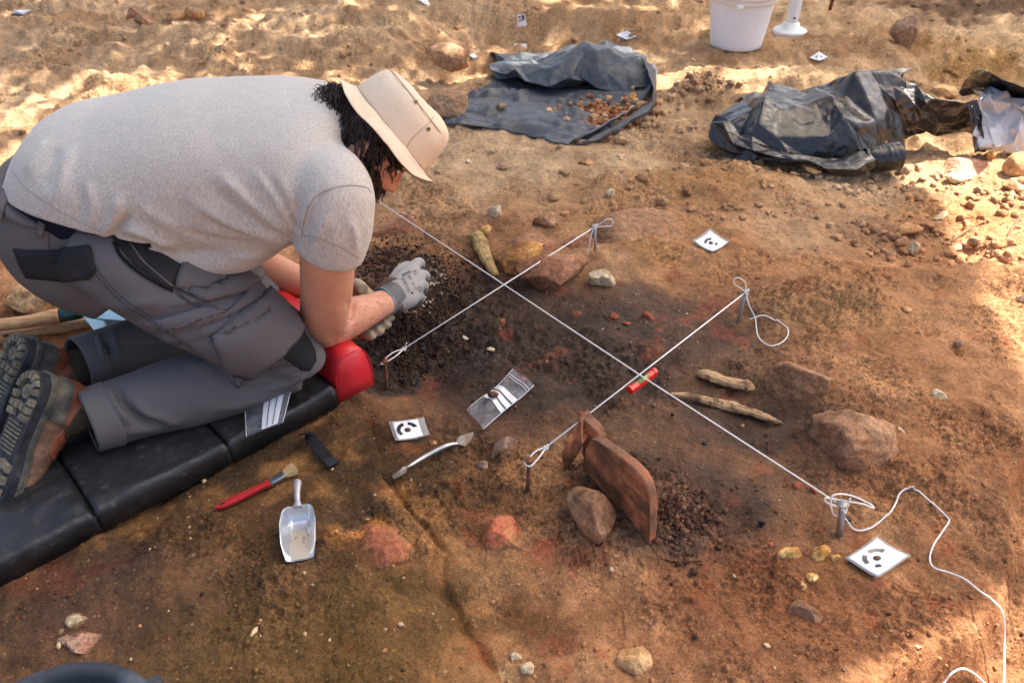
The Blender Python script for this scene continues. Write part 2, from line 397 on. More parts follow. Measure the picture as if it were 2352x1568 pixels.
def soil_color(x, y):
    c = lambda *k: np.array(srgb(*k))
    n1 = fbm(x, y, .35, 4, 61); n2 = fbm(x, y, .12, 4, 62); n3 = fbm(x, y, .045, 3, 63)
    far = sstep(1.75, 2.6, y + .25 * n1)[:, None]
    brown = c(166, 118, 82) + (c(190, 142, 102) - c(166, 118, 82)) * (np.clip(.5 + n2, 0, 1))[:, None]
    tan = c(176, 139, 103) + (c(203, 170, 133) - c(176, 139, 103)) * np.clip(.5 + n1 + .5 * n2, 0, 1)[:, None]
    C = brown * (1 - far) + tan * far
    bl = (sstep(.30, -.35, x + .15 * n1) * sstep(1.35, 1.05, y + .1 * n2 + .25 * x))[:, None]         # the trodden olive floor beside the mat
    olive = c(90, 70, 50) + (c(152, 110, 68) - c(90, 70, 50)) * sstep(-.40, .55, n2 + .7 * n3)[:, None]
    C = C * (1 - bl) + olive * bl
    d = zone_dark(x, y)[:, None]
    dk = c(92, 68, 54) + (c(50, 40, 35) - c(92, 68, 54)) * sstep(.45, .95, d + .3 * n2[:, None])
    C = C * (1 - np.clip(d * 1.05, 0, .96)) + dk * np.clip(d * 1.05, 0, .96)
    wx = x + 0.03 * n2 + .02 * n3; wy = y + 0.03 * fbm(x, y, .1, 4, 66) + .015 * n3
    for p, rx, ry, col, w in SPC:
        q = np.hypot((wx - p.x) / rx, (wy - p.y) / ry)
        red_ = col[0] > 3.2 * col[1]; m = np.clip(w * (.55 if red_ else 1.15) * (1 - sstep(.25, 1.15, q + .45 * n3 + .3 * n2)), 0, 1)[:, None]; col = np.array([col[0], col[1] * 1.35, col[2] * 1.5]) * 1.05 if red_ else col * 1.2
        C = C * (1 - m) + col * m
    # reddish burnt flecks through the trench fill
    r = sstep(.38, .62, fbm(x, y, .07, 3, 71))[:, None] * (sstep(2.3, 1.8, y) * sstep(-.5, 0, x))[:, None] * .45
    C = C * (1 - r) + c(158, 88, 62) * r
    return C * (1 + .16 * n3[:, None] + .12 * n2[:, None])

def y_of_row(py): return at_z(1176, py, 0).y
rows = [y_of_row(p) for p in np.linspace(1700, -60, 740)]
lo, hi = rows[0], rows[-1]
rows = [lo - .02 * 1.45 ** k for k in range(21, -1, -1)] + rows + [hi + .03 * 1.4 ** k for k in range(22)]
rows = np.array(rows)
t = np.linspace(-1.18, 1.18, 860); ext = np.array([.02 * 1.5 ** k for k in range(1, 16)])
t = np.concatenate([-1.18 - ext[::-1], t, 1.18 + ext])
wid = np.maximum(.672 * (CP * np.maximum(rows, 0) + CAM_H * SP), .45)
XX = wid[:, None] * t[None, :]; YY = np.repeat(rows[:, None], len(t), 1)
xf, yf = XX.ravel(), YY.ravel()
zf = h_base(xf, yf) + h_fine(xf, yf)
nr, nc = XX.shape
ii = np.arange(nr * nc).reshape(nr, nc)
F = np.stack([ii[:-1, :-1], ii[:-1, 1:], ii[1:, 1:], ii[1:, :-1]], -1).reshape(-1, 4)
me = mesh_np('ground', np.stack([xf, yf, zf], 1), F)
color_attr(me, 'soil', np.clip(soil_color(xf, yf), .004, .9))
float_attr(me, 'damp', zone_dark(xf, yf)); float_attr(me, 'crumb', crumbly(xf, yf))
m = MatB('earth', .93, .12)
base = m.attr('soil')
n1 = m.noise(75, 8, .74); n2 = m.noise(17, 5, .6); n3 = m.noise(240, 4, .7)
cf = m.rng(m.attr('crumb', 'Fac'), 0, 1, .35, 1.0)
c = m.mix(cf, base, m.ramp(n1, [(.36, (.36, .34, .32)), (.5, (1, 1, 1)), (.64, (1.5, 1.46, 1.36))]), 'MULTIPLY')
c = m.mix(1.0, c, m.ramp(n2, [(.25, (.72, .73, .74)), (.5, (1, 1, 1)), (.8, (1.2, 1.17, 1.1))]), 'MULTIPLY')
c = m.mix(cf, c, m.ramp(n3, [(.35, (.58, .58, .58)), (.5, (1, 1, 1)), (.65, (1.35, 1.35, 1.35))]), 'MULTIPLY')
sp = m.n('ShaderNodeTexVoronoi'); sp.inputs['Scale'].default_value = 95; m.l(m.co(), sp.inputs['Vector'])
size = m.n('ShaderNodeSeparateColor'); m.l(sp.outputs['Color'], size.inputs[0])
rad = m.rng(size.outputs[0], .90, 1.0, .0, .36)
speck = m.math('LESS_THAN', sp.outputs['Distance'], rad)
tint = m.ramp(size.outputs[1], [(0, srgb(200, 168, 124)), (.35, srgb(180, 130, 84)), (.6, srgb(168, 92, 64)), (.85, srgb(214, 190, 156)), (1, srgb(60, 50, 46))], 'CONSTANT')
c = m.mix(m.math('MULTIPLY', speck, .35), c, tint)
sp2 = m.n('ShaderNodeTexVoronoi'); sp2.inputs['Scale'].default_value = 210; m.l(m.co(), sp2.inputs['Vector'])
s2 = m.n('ShaderNodeSeparateColor'); m.l(sp2.outputs['Color'], s2.inputs[0])
k2 = m.math('LESS_THAN', sp2.outputs['Distance'], m.rng(s2.outputs[0], .86, 1.0, 0, .42))
c = m.mix(m.math('MULTIPLY', k2, .42), c, m.ramp(s2.outputs[2], [(0, srgb(198, 170, 130)), (.5, srgb(160, 96, 62)), (.8, srgb(48, 40, 36))], 'CONSTANT'))
grit = m.noise(520, 2, .5); c = m.mix(.6, c, m.ramp(grit, [(.32, (.42, .41, .40)), (.5, (1, 1, 1)), (.68, (1.65, 1.6, 1.5))]), 'MULTIPLY')
cr = m.voro(26, 'Distance', feature='DISTANCE_TO_EDGE', vec=m.mix(.06, m.co(), m.n('ShaderNodeTexNoise').outputs[1]))
c = m.mix(m.math('MULTIPLY', m.ramp(cr, [(.0, (1, 1, 1)), (.022, (0, 0, 0))]), m.rng(m.noise(5, 3), .5, .62, 0, .55)), c, (.035, .024, .017))
m.color(c)
m.set('Roughness', m.rng(m.attr('damp', 'Fac'), 0, 1, .95, .62))
m.set('Specular IOR Level', m.rng(m.attr('damp', 'Fac'), 0, 1, .1, .3))
b1 = m.bump(m.noise(110, 6, .72), .8, .012)
m.bump(m.noise(420, 3, .6), .6, .003, chain=b1)
EARTH = m.m
ground = add('ground', me, EARTH); tag(ground, 'bare brown and ochre earth of the excavated trench', None, None, 'structure')

# ------------------------------------------------------------------ what shades the trench: a canopy, its unseen cloth outlined to suit the shade, and trees beyond
def shade_at(sx, sy, h): return (sx + SUN.x / SUN.z * h, sy + SUN.y / SUN.z * h)
SHADE = [(-.9, -.45), (.0, .37), (.53, .634), (.92, .83), (1.22, .98), (1.2, 1.36), (1.28, 1.80), (1.38, 2.05), (1.42, 2.3), (1.36, 2.62), (1.3, 3.0), (.85, 3.4), (.15, 3.5),
         (-.55, 3.45), (-1.12, 3.2), (-1.46, 2.78), (-1.76, 2.34), (-2.3, 1.5), (-2.2, .3), (-1.7, -.4)]  # cloth outline worked back from the shade edges wanted on the ground
HC_ = 4.4
pts = [shade_at(x, y, HC_) for x, y in SHADE]
cx = sum(p[0] for p in pts) / len(pts); cy = sum(p[1] for p in pts) / len(pts)
V = []; F = []
rings_n = 8; n = len(pts)
for k in range(rings_n + 1):
    s = k / rings_n
    for (x, y) in pts:
        V.append((cx + (x - cx) * s, cy + (y - cy) * s, HC_ + .12 * (1 - s * s) + .0 * s))
for k in range(rings_n):
    for j in range(n):
        j2 = (j + 1) % n
        F.append((k * n + j, k * n + j2, (k + 1) * n + j2, (k + 1) * n + j))
me = mesh_np('shade_shaped_cloth', V, F)
m = MatB('shade_shaped_cloth', .9, .1); m.color((.80, .76, .68))
tr = m.n('ShaderNodeBsdfTranslucent'); tr.inputs[0].default_value = (.90, .83, .71, 1)  # cream tint put in to warm the light passing through
ms = m.n('ShaderNodeMixShader'); ms.inputs[0].default_value = .7
m.l(m.b.outputs[0], ms.inputs[1]); m.l(tr.outputs[0], ms.inputs[2]); m.l(ms.outputs[0], m.nt.nodes['Material Output'].inputs[0])
leg_base = G(1812, 80)
canopy = empty('shade_canopy', leg_base, 'white metal canopy leg on a round foot plate behind the white bucket', 'canopy')
cl = add('shade_shaped_cloth', me, m.m, canopy)
WHITE_METAL = flat('white_enamel', (.78, .80, .79), .35, .5, .05, 20)
def lathe(prof, seg=24, c=(0, 0, 0), ax=None):
    """turn (radius, height) pairs round z -> V, F"""
    V = []; F = []; c = np.asarray(c, float); n = len(prof)
    M = np.eye(3) if ax is None else np.array(Vector(ax).to_track_quat('Z', 'Y').to_matrix())
    for r, z in prof:
        for k in range(seg):
            a = 2 * math.pi * k / seg; V.append(c + M @ np.array([r * math.cos(a), r * math.sin(a), z]))
    for i in range(n - 1):
        for k in range(seg):
            k2 = (k + 1) % seg; F.append((i * seg + k, i * seg + k2, (i + 1) * seg + k2, (i + 1) * seg + k))
    F.append(tuple(range(seg))[::-1]); F.append(tuple((n - 1) * seg + k for k in range(seg)))
    return np.array(V), F
top = Vector((leg_base.x, leg_base.y, HC_ - .02))
v1 = lathe([(.034, .02), (.034, 1.1), (.030, 1.102), (.030, HC_ - .02)], 8, leg_base)
leg = add('leg', mesh_np('leg', *v1, smooth=False), WHITE_METAL, canopy)
leg_base = Vector(leg_base) + Vector((0, 0, .016))
fp = lathe([(.088, -.02), (.088, .0), (.09, .006), (.082, .014), (.05, .018), (.042, .045), (.036, .048)], 28, leg_base)
add('foot_plate', mesh_np('foot_plate', *fp), WHITE_METAL, leg)
hole = lathe([(.006, 0), (.006, .003)], 10, Vector(leg_base) + Vector((-.0, -.0335, .075)), (0, -1, 0))
add('peg_hole', mesh_np('peg_hole', *hole), flat('hole_dark', (.02, .02, .02)), leg)
add('leg', mesh_np('leg', *lathe([(.034, 0), (.034, HC_)], 8, (-2.7, 5.9, 0))), WHITE_METAL, canopy)
add('leg', mesh_np('leg', *lathe([(.034, 0), (.034, HC_)], 8, (-1.6, -.6, 0))), WHITE_METAL, canopy)

# trees standing behind the dig; their leaves break the sunlight into patches
BARK = flat('bark', (.10, .07, .05), .95, .1, .4, 12, bump=.6, bscale=30)
m = MatB('leaf', .6, .3); m.color(m.ramp(m.noise(3, 3), [(.3, (.05, .085, .025)), (.7, (.10, .13, .04))])); LEAF = m.m
def make_tree(base, height, cr, nleaf, seed, label):
    rnd = np.random.default_rng(seed); t = empty('tree', base, label, 'tree', 'trees shading the dig')
    b = np.array(base, float); c = b + np.array([0, 0, height])
    tr_ = catmull([b + [0, 0, -.2], b + [.05, .05, height * .35], b + [-.08, .1, height * .7], c], 6)
    parts = [tube(tr_, np.linspace(.16, .05, len(tr_)), 8)]
    for k in range(9):
        a = rnd.uniform(0, 6.28); s = b + np.array([0, 0, height * rnd.uniform(.55, .95)])
        e = s + np.array([math.cos(a) * cr[0] * .8, math.sin(a) * cr[1] * .8, rnd.uniform(.1, .9)])
        parts.append(tube(catmull([s, (s + e) / 2 + [0, 0, .2], e], 4), np.linspace(.05, .012, 9), 6))
    add('trunk', mesh_np('trunk', *merge(*parts)), BARK, t)
    ncl = nleaf // 14; V = []; F = []
    for k in range(ncl):
        d = rnd.normal(size=3); d /= np.linalg.norm(d); r = rnd.uniform(.25, 1) ** .5
        cc = c + d * r * np.array(cr)
        for q in range(14):
            p = cc + rnd.normal(size=3) * .16; ax = rnd.normal(size=3); ax /= np.linalg.norm(ax); up = np.cross(ax, rnd.normal(size=3)); up /= np.linalg.norm(up)
            L = rnd.uniform(.05, .10); W = L * .42; o = len(V)
            V += [p - ax * L, p + up * W, p + ax * L, p - up * W]; F.append((o, o + 1, o + 2, o + 3))
    cm = mesh_np('crown', V, np.array(F)); add('crown', cm, LEAF, t)
for sx, sy, hh, cr, nl, sd, lab in [(-1.0, 4.6, 4.2, (2.2, 1.2, .8), 5600, 1, 'leafy tree beyond the dig, shading the far corner behind the man'),
                                    (2.4, 4.4, 4.0, (1.5, 1.3, .7), 9000, 2, 'leafy tree beyond the dig, shading the black plastic sheet'),
                                    (-3.6, 3.4, 4.4, (1.6, 1.6, .8), 5000, 3, 'leafy tree beside the dig, shading its far left edge')]:
    x, y = shade_at(sx, sy, hh); make_tree((x, y, 0), hh, cr, nl, sd, lab)

# ------------------------------------------------------------------ stones
m = MatB('stone', .88, .2); n1 = m.noise(70, 6, .68); n2 = m.noise(240, 4, .65)
c = m.mix(1.0, m.attr('soil'), m.ramp(n1, [(.34, (.6, .59, .57)), (.5, (1.1, 1.1, 1.1)), (.66, (1.5, 1.46, 1.4))]), 'MULTIPLY'); c = m.mix(1.0, c, m.ramp(n2, [(.34, (.75, .75, .75)), (.66, (1.35, 1.34, 1.32))]), 'MULTIPLY'); m.color(c)
b = m.bump(m.noise(60, 6, .68), .6, .008); m.bump(n2, .5, .002, chain=b); STONE = m.m
def stone_mat(name, c1, c2, c3, soil=(112, 78, 54), soil_amt=.5): return (c1, c2, c3, soil, soil_amt)
def stone_paint(me, V, pal, seed, on_ground=True):
    """mineral colours with earth clinging to the foot of the stone; V in world coordinates"""
    c1, c2, c3 = [np.array(srgb(*c)) for c in pal[:3]]; L = max(np.ptp(V, axis=0).max(), .01)
    n = fbm3(V, L * .42, 4, seed); k = (fbm3(V, L * .3, 4, seed + 5) + .35 * fbm3(V, L * .08, 2, seed + 6)); t = np.clip(.5 + n * .95, 0, 1)[:, None]
    C = np.where(t < .5, c1 + (c2 - c1) * (t * 2), c2 + (c3 - c2) * (t * 2 - 1))
    E = soil_color(V[:, 0], V[:, 1]) if on_ground else np.tile(np.array(srgb(*pal[3])), (len(V), 1))
    E = .5 * E + .5 * np.array(srgb(*pal[3]))
    q = np.clip(sstep(.02, .30, k), 0, 1) * pal[4]
    if on_ground:
        hz = V[:, 2] - h_base(V[:, 0], V[:, 1]) - h_fine(V[:, 0], V[:, 1]); q = np.maximum(q, sstep(min(.012, L * .1), 0, hz + .006 * k) * .95)
    color_attr(me, 'soil', np.clip(C * (1 - q[:, None]) + E * q[:, None], .005, .9))
ST = {
    'red': stone_mat('stone_red', (120, 82, 62), (150, 106, 80), (174, 130, 102), (124, 86, 62), .5),
    'brown': stone_mat('stone_brown', (122, 88, 64), (154, 116, 88), (180, 144, 112)),
    'tan': stone_mat('stone_tan', (160, 118, 78), (188, 146, 102), (208, 172, 126), (150, 108, 72), .5),
    'ochre': stone_mat('stone_ochre', (120, 84, 58), (186, 132, 76), (216, 164, 96), (104, 74, 54), .6),
    'yellow': stone_mat('stone_yellow', (196, 138, 70), (222, 172, 98), (236, 206, 154), (156, 108, 62), .4),
    'pale': stone_mat('stone_pale', (176, 150, 116), (204, 184, 148), (222, 208, 182), (120, 86, 58), .45),
    'grey': stone_mat('stone_grey', (112, 90, 76), (142, 116, 98), (166, 142, 122), (132, 96, 66), .35),
    'pink': stone_mat('stone_pink', (150, 100, 80), (182, 132, 108), (200, 165, 142), (96, 70, 50), .5),
    'burnt': stone_mat('stone_burnt', (136, 74, 50), (176, 104, 76), (190, 140, 92), (96, 62, 46), .5),
    'mound': stone_mat('stone_mound', (128, 94, 70), (146, 110, 83), (164, 128, 98), (146, 106, 78), .85),
}
def stone_vf(seed, dims, cuts=7, sub=4, rough=.10, dmin=.48, dmax=.88):
    rnd = np.random.default_rng(seed)
    bm = bmesh.new(); bmesh.ops.create_icosphere(bm, subdivisions=sub, radius=1.0)
    V = np.array([v.co for v in bm.verts]); F = [tuple(v.index for v in f.verts) for f in bm.faces]; bm.free()
    for _ in range(cuts):
        n = rnd.normal(size=3); n /= np.linalg.norm(n); d = rnd.uniform(dmin, dmax)
        V = V - np.maximum(V @ n - d, 0)[:, None] * n[None] * .97
    nn = V / (np.linalg.norm(V, axis=1)[:, None] + 1e-9)
    V = V + nn * (rough * fbm3(V, .8, 3, seed) + rough * .55 * fbm3(V, .25, 4, seed + 9, .6) - rough * .5 * np.clip(fbm3(V, .18, 2, seed + 3) - .25, 0, 1))[:, None]
    V = V / np.abs(V).max(0)
    return V * np.array(dims), F
def place_rot(V, c, rz=0.0, rx=0.0, ry=0.0):
    M = np.array(Euler((rx, ry, rz)).to_matrix()); return V @ M.T + np.asarray(c)
def stone_at(px, py, wpx, hpx, label, mat, seed, rise=.35, asp=.8, rz=0., rx=0., ry=0., cuts=10, rough=.1, group=None, name='stone', ground_z_off=0., cat='stone', sub=None):
    p = G(px, py); s = mpp(p); sx = wpx * s / 2
    sph = max(.15, -ray(px, py).normalized().z); cph = math.sqrt(1 - sph * sph)
    sy = asp * sx; e2 = (hpx * s / 2) ** 2 - (sy * sph) ** 2
    if e2 < (.35 * sx * cph) ** 2:
        sz = .35 * sx; 
    else: sz = math.sqrt(e2) / cph
    sz = min(sz, 1.25 * sx)
    z = p.z
    for _ in range(4):
        q = at_z(px, py, z + sz * rise); z = base_z(q.x, q.y) + ground_z_off
    c = at_z(px, py, z + sz * rise)
    V, F = stone_vf(seed, (sx, sy, sz), cuts, sub or (5 if wpx > 90 else 4 if wpx > 30 else 3), rough)
    V = place_rot(V, (0, 0, 0), rz, rx, ry)
    me = mesh_np(name, V, F)
    pal = ST[mat] if isinstance(mat, str) else mat
    if isinstance(pal, tuple): stone_paint(me, V + np.array(c), pal, seed); pal = STONE
    o = add(name, me, pal); o.location = c
    tag(o, label, cat, group); return o
STONES = [
    (1192, 585, 108, 92, 'ochre-stained boulder beside the long yellowish bone', 'ochre', 11, dict(asp=.9, rise=.42)),
    (1270, 622, 172, 100, 'large red-brown boulder under the taut white string', 'red', 12, dict(asp=.75, rise=.22, rz=.15, cuts=9)),
    (1387, 640, 72, 62, 'small pale angular stone right of the red-brown boulder', 'pale', 13, dict(rz=.5, ry=.4, cuts=11)),
    (1478, 540, 250, 120, 'broad buried tan boulder behind the looped string nail', 'mound', 14, dict(asp=.8, rise=-.1, cuts=8)),
    (1840, 880, 150, 118, 'rounded brown boulder right of the short bone', 'mound', 15, dict(asp=.9, rise=.12, cuts=8)),
    (1950, 1000, 250, 190, 'largest lumpy brown boulder at right of the trench', 'mound', 16, dict(asp=.85, rise=-.02, cuts=10, rough=.2)),
    (1362, 1188, 150, 120, 'oblong grey-brown stone in front of the red tile', 'brown', 17, dict(asp=.55, rise=.3, rz=-.75, cuts=9)),
    (1163, 1246, 116, 118, 'burnt reddish stone with a yellow top edge', 'burnt', 18, dict(asp=1.0, rise=-.15, rz=.4, cuts=6)),
    (1150, 1036, 76, 78, 'grey-brown stone half buried beside the leaf trowel tip', 'grey', 19, dict(rise=-.3, ry=.5, cuts=10)),
    (1110, 1070, 40, 36, 'small flat grey stone in front of the half-buried grey-brown one', 'grey', 191, dict(rise=-.2)),
    (1806, 1278, 60, 74, 'crumbly yellow stone, left one of two near the target card', 'yellow', 20, dict(rise=-.35, ry=.3, rough=.25)),
    (1880, 1278, 58, 78, 'flat yellow stone in front of the cord-wound nail', 'yellow', 21, dict(rise=-.35, rough=.2)),
    (1838, 1348, 32, 28, 'small yellow stone below the two yellow stones', 'yellow', 22, dict(rise=-.3)),
    (1918, 1284, 26, 28, 'small pale yellow lump touching the big target card', 'yellow', 23, dict(rise=-.2)),
    (1865, 1325, 30, 24, 'small tan lump between the yellow stones and the card', 'yellow', 24, dict(rise=-.3)),
    (1037, 136, 104, 66, 'brown boulder sitting clear of the ground behind the hat', 'brown', 25, dict(asp=.7, rise=.75, ry=.35, cuts=9)),
    (1038, 242, 110, 72, 'blocky brown stone weighting the corner of the grey-blue sheet', 'brown', 26, dict(asp=.8, rise=.75, cuts=5)),
    (2082, 74, 60, 68, 'angular upright grey stone at the back right', 'grey', 27, dict(asp=.7, rise=.5, cuts=10)),
    (398, 34, 56, 30, 'flat pale slab at the top left of the dig', 'tan', 28, dict(asp=.6, rise=.5, rz=.2)),
    (447, 28, 50, 26, 'pale elongated stone touching the flat pale slab', 'tan', 29, dict(asp=.6, rise=.5, rz=-.3)),
    (334, 52, 46, 40, 'round brown stone left of the flat pale slab', 'brown', 30, dict(rise=.5)),
    (308, 36, 44, 34, 'reddish brown stone behind the round brown one', 'red', 301, dict(rise=.4)),
    (2084, 526, 84, 42, 'long rounded tan stone at the right of the dig', 'tan', 31, dict(asp=.6, rise=.4, rz=.3)),
    (2098, 574, 32, 46, 'small pale upright stone below the long tan one', 'pale', 32, dict(rise=.4)),
    (2216, 392, 130, 56, 'broad pinkish stone in front of the sunlit plastic', 'pink', 33, dict(asp=.8, rise=-.1)),
    (2336, 384, 60, 66, 'ochre rock at the far right edge below the sunlit plastic', 'tan', 34, dict(rise=.4)),
    (2326, 424, 60, 34, 'flat ochre rock at the right edge below another', 'tan', 35, dict(rise=.3)),
    (2196, 408, 50, 26, 'flat cream stone on the pinkish one', 'pale', 36, dict(rise=.6, ground_z_off=.01)),
    (2272, 358, 26, 26, 'small orange stone at the corner of the sunlit plastic', 'ochre', 37, dict(rise=.6)),
    (1140, 486, 46, 34, 'pale stone at the back edge of the dark soil', 'pale', 38, dict(rise=.3)),
    (1114, 530, 30, 32, 'small yellowish stone above the long yellowish bone', 'yellow', 39, dict(rise=.4)),
    (1262, 512, 80, 46, 'brown lump behind the ochre-stained boulder', 'brown', 40, dict(rise=.1)),
    (1222, 560, 90, 50, 'reddish slab wedged behind the ochre-stained boulder', 'red', 401, dict(rise=.0)),
    (1330, 560, 80, 50, 'reddish brown stone leaning below the looped nail', 'red', 402, dict(rise=.1, ry=-.4)),
    (1404, 446, 26, 24, 'small cream stone on the tan earth behind the nail', 'pale', 41, dict(rise=.3)),
    (2348, 690, 30, 26, 'flat grey-brown stone at the right edge of the frame', 'grey', 42, dict(rise=.2)),
    (84, 690, 130, 96, 'large tan rock behind the wooden handle', 'tan', 43, dict(rise=.1, cuts=8)),
    (918, 530, 170, 84, 'dusky red-brown boulder under the string beside the man', 'red', 44, dict(rise=-.15)),
    (1455, 1530, 100, 90, 'tan stone flush with the soil at the bottom edge', 'tan', 45, dict(rise=-.45)),
    (190, 1480, 100, 42, 'pinkish flat stone near the rubber bucket', 'pink', 46, dict(rise=-.25)),
    (152, 1470, 40, 30, 'grey flat stone touching the pinkish one', 'grey', 47, dict(rise=-.2)),
    (185, 1420, 70, 40, 'streaky buff stone above the pinkish flat one', 'pale', 471, dict(rise=-.5)),
    (862, 1270, 200, 84, 'flat slab flush with the soil right of the scoop', 'burnt', 451, dict(rise=-.42, asp=.8, cuts=6)),
    (1184, 1508, 30, 32, 'white pebble at the bottom, upper of a pair', 'pale', 48, dict(rise=-.25)),
    (1214, 1536, 44, 36, 'white pebble at the bottom, lower of a pair', 'pale', 49, dict(rise=-.25)),
    (1856, 1412, 96, 80, 'reddish buried stone below the yellow stones', 'mound', 50, dict(rise=-.35)),
    (2166, 212, 70, 34, 'light tan rock lump behind the black plastic', 'tan', 51, dict(rise=.2)),
    (1598, 188, 44, 30, 'brown cobble right of the grey-blue sheet', 'brown', 52, dict(rise=.4)),
    (1580, 200, 20, 14, 'little brown cobble beside a larger brown cobble', 'brown', 53, dict(rise=.4)),
    (1452, 228, 34, 26, 'round ochre cobble touching the folded edge of the sheet', 'ochre', 54, dict(rise=.5)),
    (1476, 240, 30, 22, 'round tan cobble second from the sheet edge', 'tan', 55, dict(rise=.5)),
    (1500, 232, 30, 24, 'round tan cobble farthest from the sheet edge', 'tan', 56, dict(rise=.5)),
    (1470, 210, 30, 24, 'brown cobble behind the ochre cobble', 'brown', 57, dict(rise=.5)),
    (1440, 252, 22, 16, 'small tan cobble in front of the ochre cobble', 'tan', 58, dict(rise=.5)),
    (1392, 314, 36, 20, 'flat tan stone in front of the folded sheet edge', 'tan', 59, dict(rise=.3)),
    (1345, 374, 36, 20, 'flat tan stone lying farther in front of the sheet', 'tan', 60, dict(rise=.2)),
    (1152, 384, 30, 14, 'smooth grey pebble below the grey-blue sheet', 'grey', 61, dict(rise=.3, cuts=2)),
    (1076, 372, 18, 14, 'little pale pebble beside the hat brim', 'pale', 62, dict(rise=.3)),
    (1128, 802, 20, 12, 'small white pebble on dark soil left of the strings', 'pale', 63, dict(rise=.3)),
    (995, 1146 - 130, 20, 14, 'tiny tan pebble between the card and the trowel', 'tan', 64, dict(rise=.2)),
    (1262, 1024, 24, 66, 'thin grey sherd standing on edge beside the knot', 'grey', 65, dict(asp=.4, rise=.2, rz=.4)),
    (1245, 1046, 16, 26, 'small reddish stone between nail and sherd', 'burnt', 66, dict(rise=.3)),
    (2295, 560, 40, 30, 'tan stone among rubble at the right edge, upper', 'tan', 67, dict(rise=.3)),
    (2320, 590, 44, 36, 'tan stone among rubble at the right edge, lower', 'tan', 68, dict(rise=.3)),
    (2262, 600, 34, 28, 'brown stone among rubble at the right', 'brown', 69, dict(rise=.3)),
    (2040, 500, 18, 22, 'small tan stone left of the long tan one', 'tan', 70, dict(rise=.3)),
    (2202, 790, 22, 20, 'round grey pebble on the right-hand earth shelf', 'grey', 71, dict(rise=.2, cuts=2)),
    (2108, 770, 24, 24, 'round buff pebble set in the right-hand earth shelf', 'tan', 72, dict(rise=.1, cuts=2)),
    (2205, 812, 26, 26, 'ochre pebble below the round grey one', 'ochre', 73, dict(rise=.1)),
    (2080, 712, 26, 18, 'buff pebble on the yellow bulge', 'tan', 74, dict(rise=.1)),
    (2150, 910, 44, 34, 'pale flinty flake lying on the right-hand earth shelf', 'pale', 75, dict(rise=-.1)),
    (760, 20, 40, 20, 'tan stone at the top beside the pit rim', 'tan', 76, dict(rise=.3)),
    (1052, 66, 22, 18, 'buff pebble at the left of the pit', 'tan', 77, dict(rise=.3)),
    (1160, 62, 22, 18, 'tan pebble on the floor of the far pit', 'tan', 78, dict(rise=.3)),
    (1188, 64, 24, 14, 'purplish pebble on the floor of the far pit', 'red', 79, dict(rise=.3)),
]
for px, py, w, h, lab, mt, sd, kw in STONES:
    stone_at(px, py, w, h, lab, mt, sd, **kw)

# ------------------------------------------------------------------ loose gravel and crumbs of earth: uncounted
def scatter(name, label, n, sampler, size, cols, seed, sub=1, soilcol=False, kind='stuff', power=2.2):
    rnd = np.random.default_rng(seed)
    bm = bmesh.new(); bmesh.ops.create_icosphere(bm, subdivisions=sub, radius=1.0)
    V0 = np.array([v.co for v in bm.verts]); F0 = np.array([[v.index for v in f.verts] for f in bm.faces]); bm.free()
    XY = sampler(rnd, n); n = len(XY)
    s = size[0] + (size[1] - size[0]) * rnd.random(n) ** power
    z = h_base(XY[:, 0], XY[:, 1]) + h_fine(XY[:, 0], XY[:, 1])
    D = 1 + .5 * rnd.uniform(-1, 1, (n, len(V0)))
    W = V0[None] * D[:, :, None] * (s[:, None, None] * rnd.uniform(.65, 1.25, (n, 1, 3)))
    a = rnd.uniform(0, 6.28, n); ca, sa = np.cos(a), np.sin(a)
    X = W[:, :, 0] * ca[:, None] - W[:, :, 1] * sa[:, None]; Y = W[:, :, 0] * sa[:, None] + W[:, :, 1] * ca[:, None]
    P = np.stack([X + XY[:, 0:1], Y + XY[:, 1:2], W[:, :, 2] * .8 + (z + s * .25)[:, None]], -1).reshape(-1, 3)
    Fa = (F0[None] + (np.arange(n) * len(V0))[:, None, None]).reshape(-1, 3)
    me = mesh_np(name, P, Fa, smooth=False)
    if soilcol:
        C = soil_color(XY[:, 0], XY[:, 1]) * rnd.uniform(.7, 1.25, (n, 1))
    else:
        C = np.array([srgb(*c) for c in cols])[rnd.integers(0, len(cols), n)] * rnd.uniform(.75, 1.2, (n, 1))
    color_attr(me, 'soil', np.repeat(np.clip(C, .01, .9), len(V0), 0))
    o = add(name, me, CRUMB); tag(o, label, None, None, kind); return o
m = MatB('crumb', .9, .15); m.color(m.mix(1.0, m.attr('soil'), m.ramp(m.noise(150, 4), [(.3, (.7, .7, .7)), (.7, (1.25, 1.22, 1.2))]), 'MULTIPLY')); m.bump(m.noise(300, 4), .5, .002)
CRUMB = m.m
def pix_sampler(x0, x1, y0, y1, dens=None):
    def f(rnd, n):
        px = rnd.uniform(x0, x1, n); py = rnd.uniform(y0, y1, n)
        if dens is not None:
            k = rnd.random(n) < dens(px, py); px, py = px[k], py[k]
        a = (px - 1176) / FPX; v = (784 - py) / FPX; rz = -SP + v * CP; t = -CAM_H / rz
        return np.stack([a * t, (CP + v * SP) * t], 1)
    return f
def patch_sampler(px, py, rx, ry, sharp=1.0):
    c = G(px, py)
    def f(rnd, n):
        g = rnd.normal(size=(n, 2)) * .5 * sharp; return np.array([[c.x, c.y]]) + g * np.array([rx, ry])
    return f
clump = lambda px, py: np.clip(.35 + 1.3 * vnoise(px / 130, py / 60, 5) , .04, 1)
scatter('soil_crumbs', 'loose crumbs of earth over the trench floor', 8000, pix_sampler(-60, 2420, 400, 1600, clump), (.0008, .0046), None, 1, 1, True, power=4.5)
